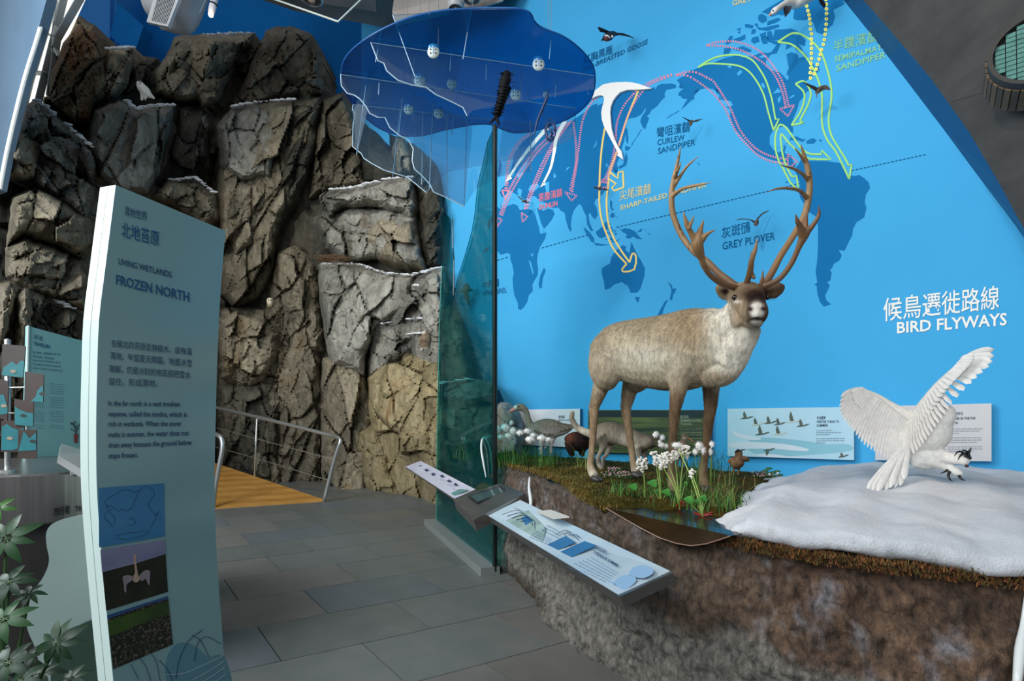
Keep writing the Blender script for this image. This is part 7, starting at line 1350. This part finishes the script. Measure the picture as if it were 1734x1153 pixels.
o = mesh('lamp_glow', *ball(P(357,25,7.97), .036, 12, 8), mat('lamp_glow', 'ffd9a8', emit=9)); adopt(sl, o)
o = mesh('hanging_rod', *tube([(P(352,-10,8.05), .008), (P(338,22,8.05), .006)], 6), m_st); adopt(sl, o); o = mesh('yoke', *tube([(P(366,-10,8.0), .012), (P(369,-60,8.0), .012)], 6), m_bl); adopt(sl, o)
tk = mesh('suspended_track', *tube([(P(462,-2,8.2), .014), (P(572,36.5,7.9), .014), (P(573,36,7.9), .014), (P(625,-14,8.2), .014)], 6), mat('track_pale', 'a9b3ae', rough=.4)); tag(tk, 'thin pale angled metal track hanging below the ceiling left of the canopy', 'track')
for i, (x, y, r, Y, lab) in enumerate(((528,-2,17,8.6,'round recessed downlight in a white plate left of the hanging canopy'),(772,14,13,8.2,'downlight just above the canopy rim'),(798,-3,15,8.0,'downlight cut by the top edge of the picture'))):
    c = P(x, y, Y); R_ = r*Y/F; t = empty('ceiling_downlight', c, lab, 'ceiling light', None); o = mesh('ring', *tube([(c+V(0, 0, .16), R_*1.15), (c, R_*1.1), (c+V(0, 0, -.02), R_*.9)], 22, cap=False), mat('downlight_ring', 'a7a8a8', rough=.4), smooth=True); adopt(t, o)
    o = mesh('reflector', *ball(c+V(0, 0, .02), (R_*.9, R_*.9, R_*.25), 18, 8), mat('downlight_dark', '3b332e', rough=.3), smooth=True); adopt(t, o); o = mesh('lamp', *ball(c-V(0, 0, R_*.2), (R_*.35, R_*.35, R_*.15), 10, 6), mat('downlight_lens', 'a08c78', rough=.2)); adopt(t, o)
vs, fs = prism([P(*q) for q in ((640,-30,9.2),(668,-8,9.0),(664,20,8.9),(672,44,8.9),(760,24,8.6),(812,12,8.3),(850,2,8.2),(880,-30,8.2))], (0, .4, .3)); o = struct(mesh('ceiling_panel', vs, fs, mat('ceiling_pale', 'a59f9a', '98928d', 2, rough=.8)))
# round glass-block rooflight in the concrete
cc = SO(1752, 112); ax = V(-.62, -.76, .12).normalized(); Rr = 72*cc.y/F*.86; e1 = ax.cross(V(0, 0, 1)).normalized(); e2 = e1.cross(ax); cc = cc+ax*.2
rl = empty('round_rooflight', cc, 'round glass block rooflight with timber-lined rim in the dark concrete, upper right', 'rooflight')
def ring3(r0, r1, z0, z1, seg=48):
    vs, fs = [], []
    for k in range(seg):
        a = 2*math.pi*k/seg; d = e1*math.cos(a)+e2*math.sin(a)
        for r, z in ((r0, z0), (r1, z0), (r1, z1), (r0, z1)): vs.append(cc+d*r+ax*z)
    for k in range(seg):
        for i in range(4): a = 4*k+i; b = 4*k+(i+1) % 4; c = 4*((k+1) % seg)+(i+1) % 4; d = 4*((k+1) % seg)+i; fs.append((a, b, c, d))
    return vs, fs
o = mesh('concrete_rim', *ring3(Rr*.9, Rr, -.02, .06), mat('rim_concrete', '3a3936', rough=.8)); adopt(rl, o)
for k in range(36):
    a0, a1 = 2*math.pi*k/36+.01, 2*math.pi*(k+1)/36-.01; q = [cc+(e1*math.cos(a)+e2*math.sin(a))*Rr*.97+ax*z for a, z in ((a0, -.02), (a1, -.02), (a1, -.3), (a0, -.3))]
    vs, fs = prism(q, (e1*math.cos((a0+a1)/2)+e2*math.sin((a0+a1)/2))*.02); o = mesh('rim_board', vs, fs, (mat('rim_timber', '5e4c36', '6f5a40', 9, rough=.8, stretch=(3, 3, .5)), mat('rim_timber_dark', '4d3f2e', '5c4b36', 9, rough=.8))[k % 2]); adopt(rl, o)
m_gb2 = mat('glass_block_green', '4d7a72', '5f8f86', 20, rough=.15)
bs = Rr*.17
for i in range(-6, 6):
    for j in range(-8, 8):
        c = ((i+.5)*bs*1.25, (j+.5)*bs*.8)
        if math.hypot(*c) > Rr*.86: continue
        q = [cc+e1*(c[0]+sx*bs*.57)+e2*(c[1]+sz*bs*.34)+ax*.0 for sx, sz in ((-1, -1), (1, -1), (1, 1), (-1, 1))]; vs, fs = prism(q, ax*.03); o = mesh('glass_block', vs, fs, m_gb2); adopt(rl, o)
vs, fs = ring3(.001, Rr*.93, -.03, -.005); o = mesh('block_frame', vs, fs, mat('block_frame_dark', '1c2524', rough=.6)); adopt(rl, o)
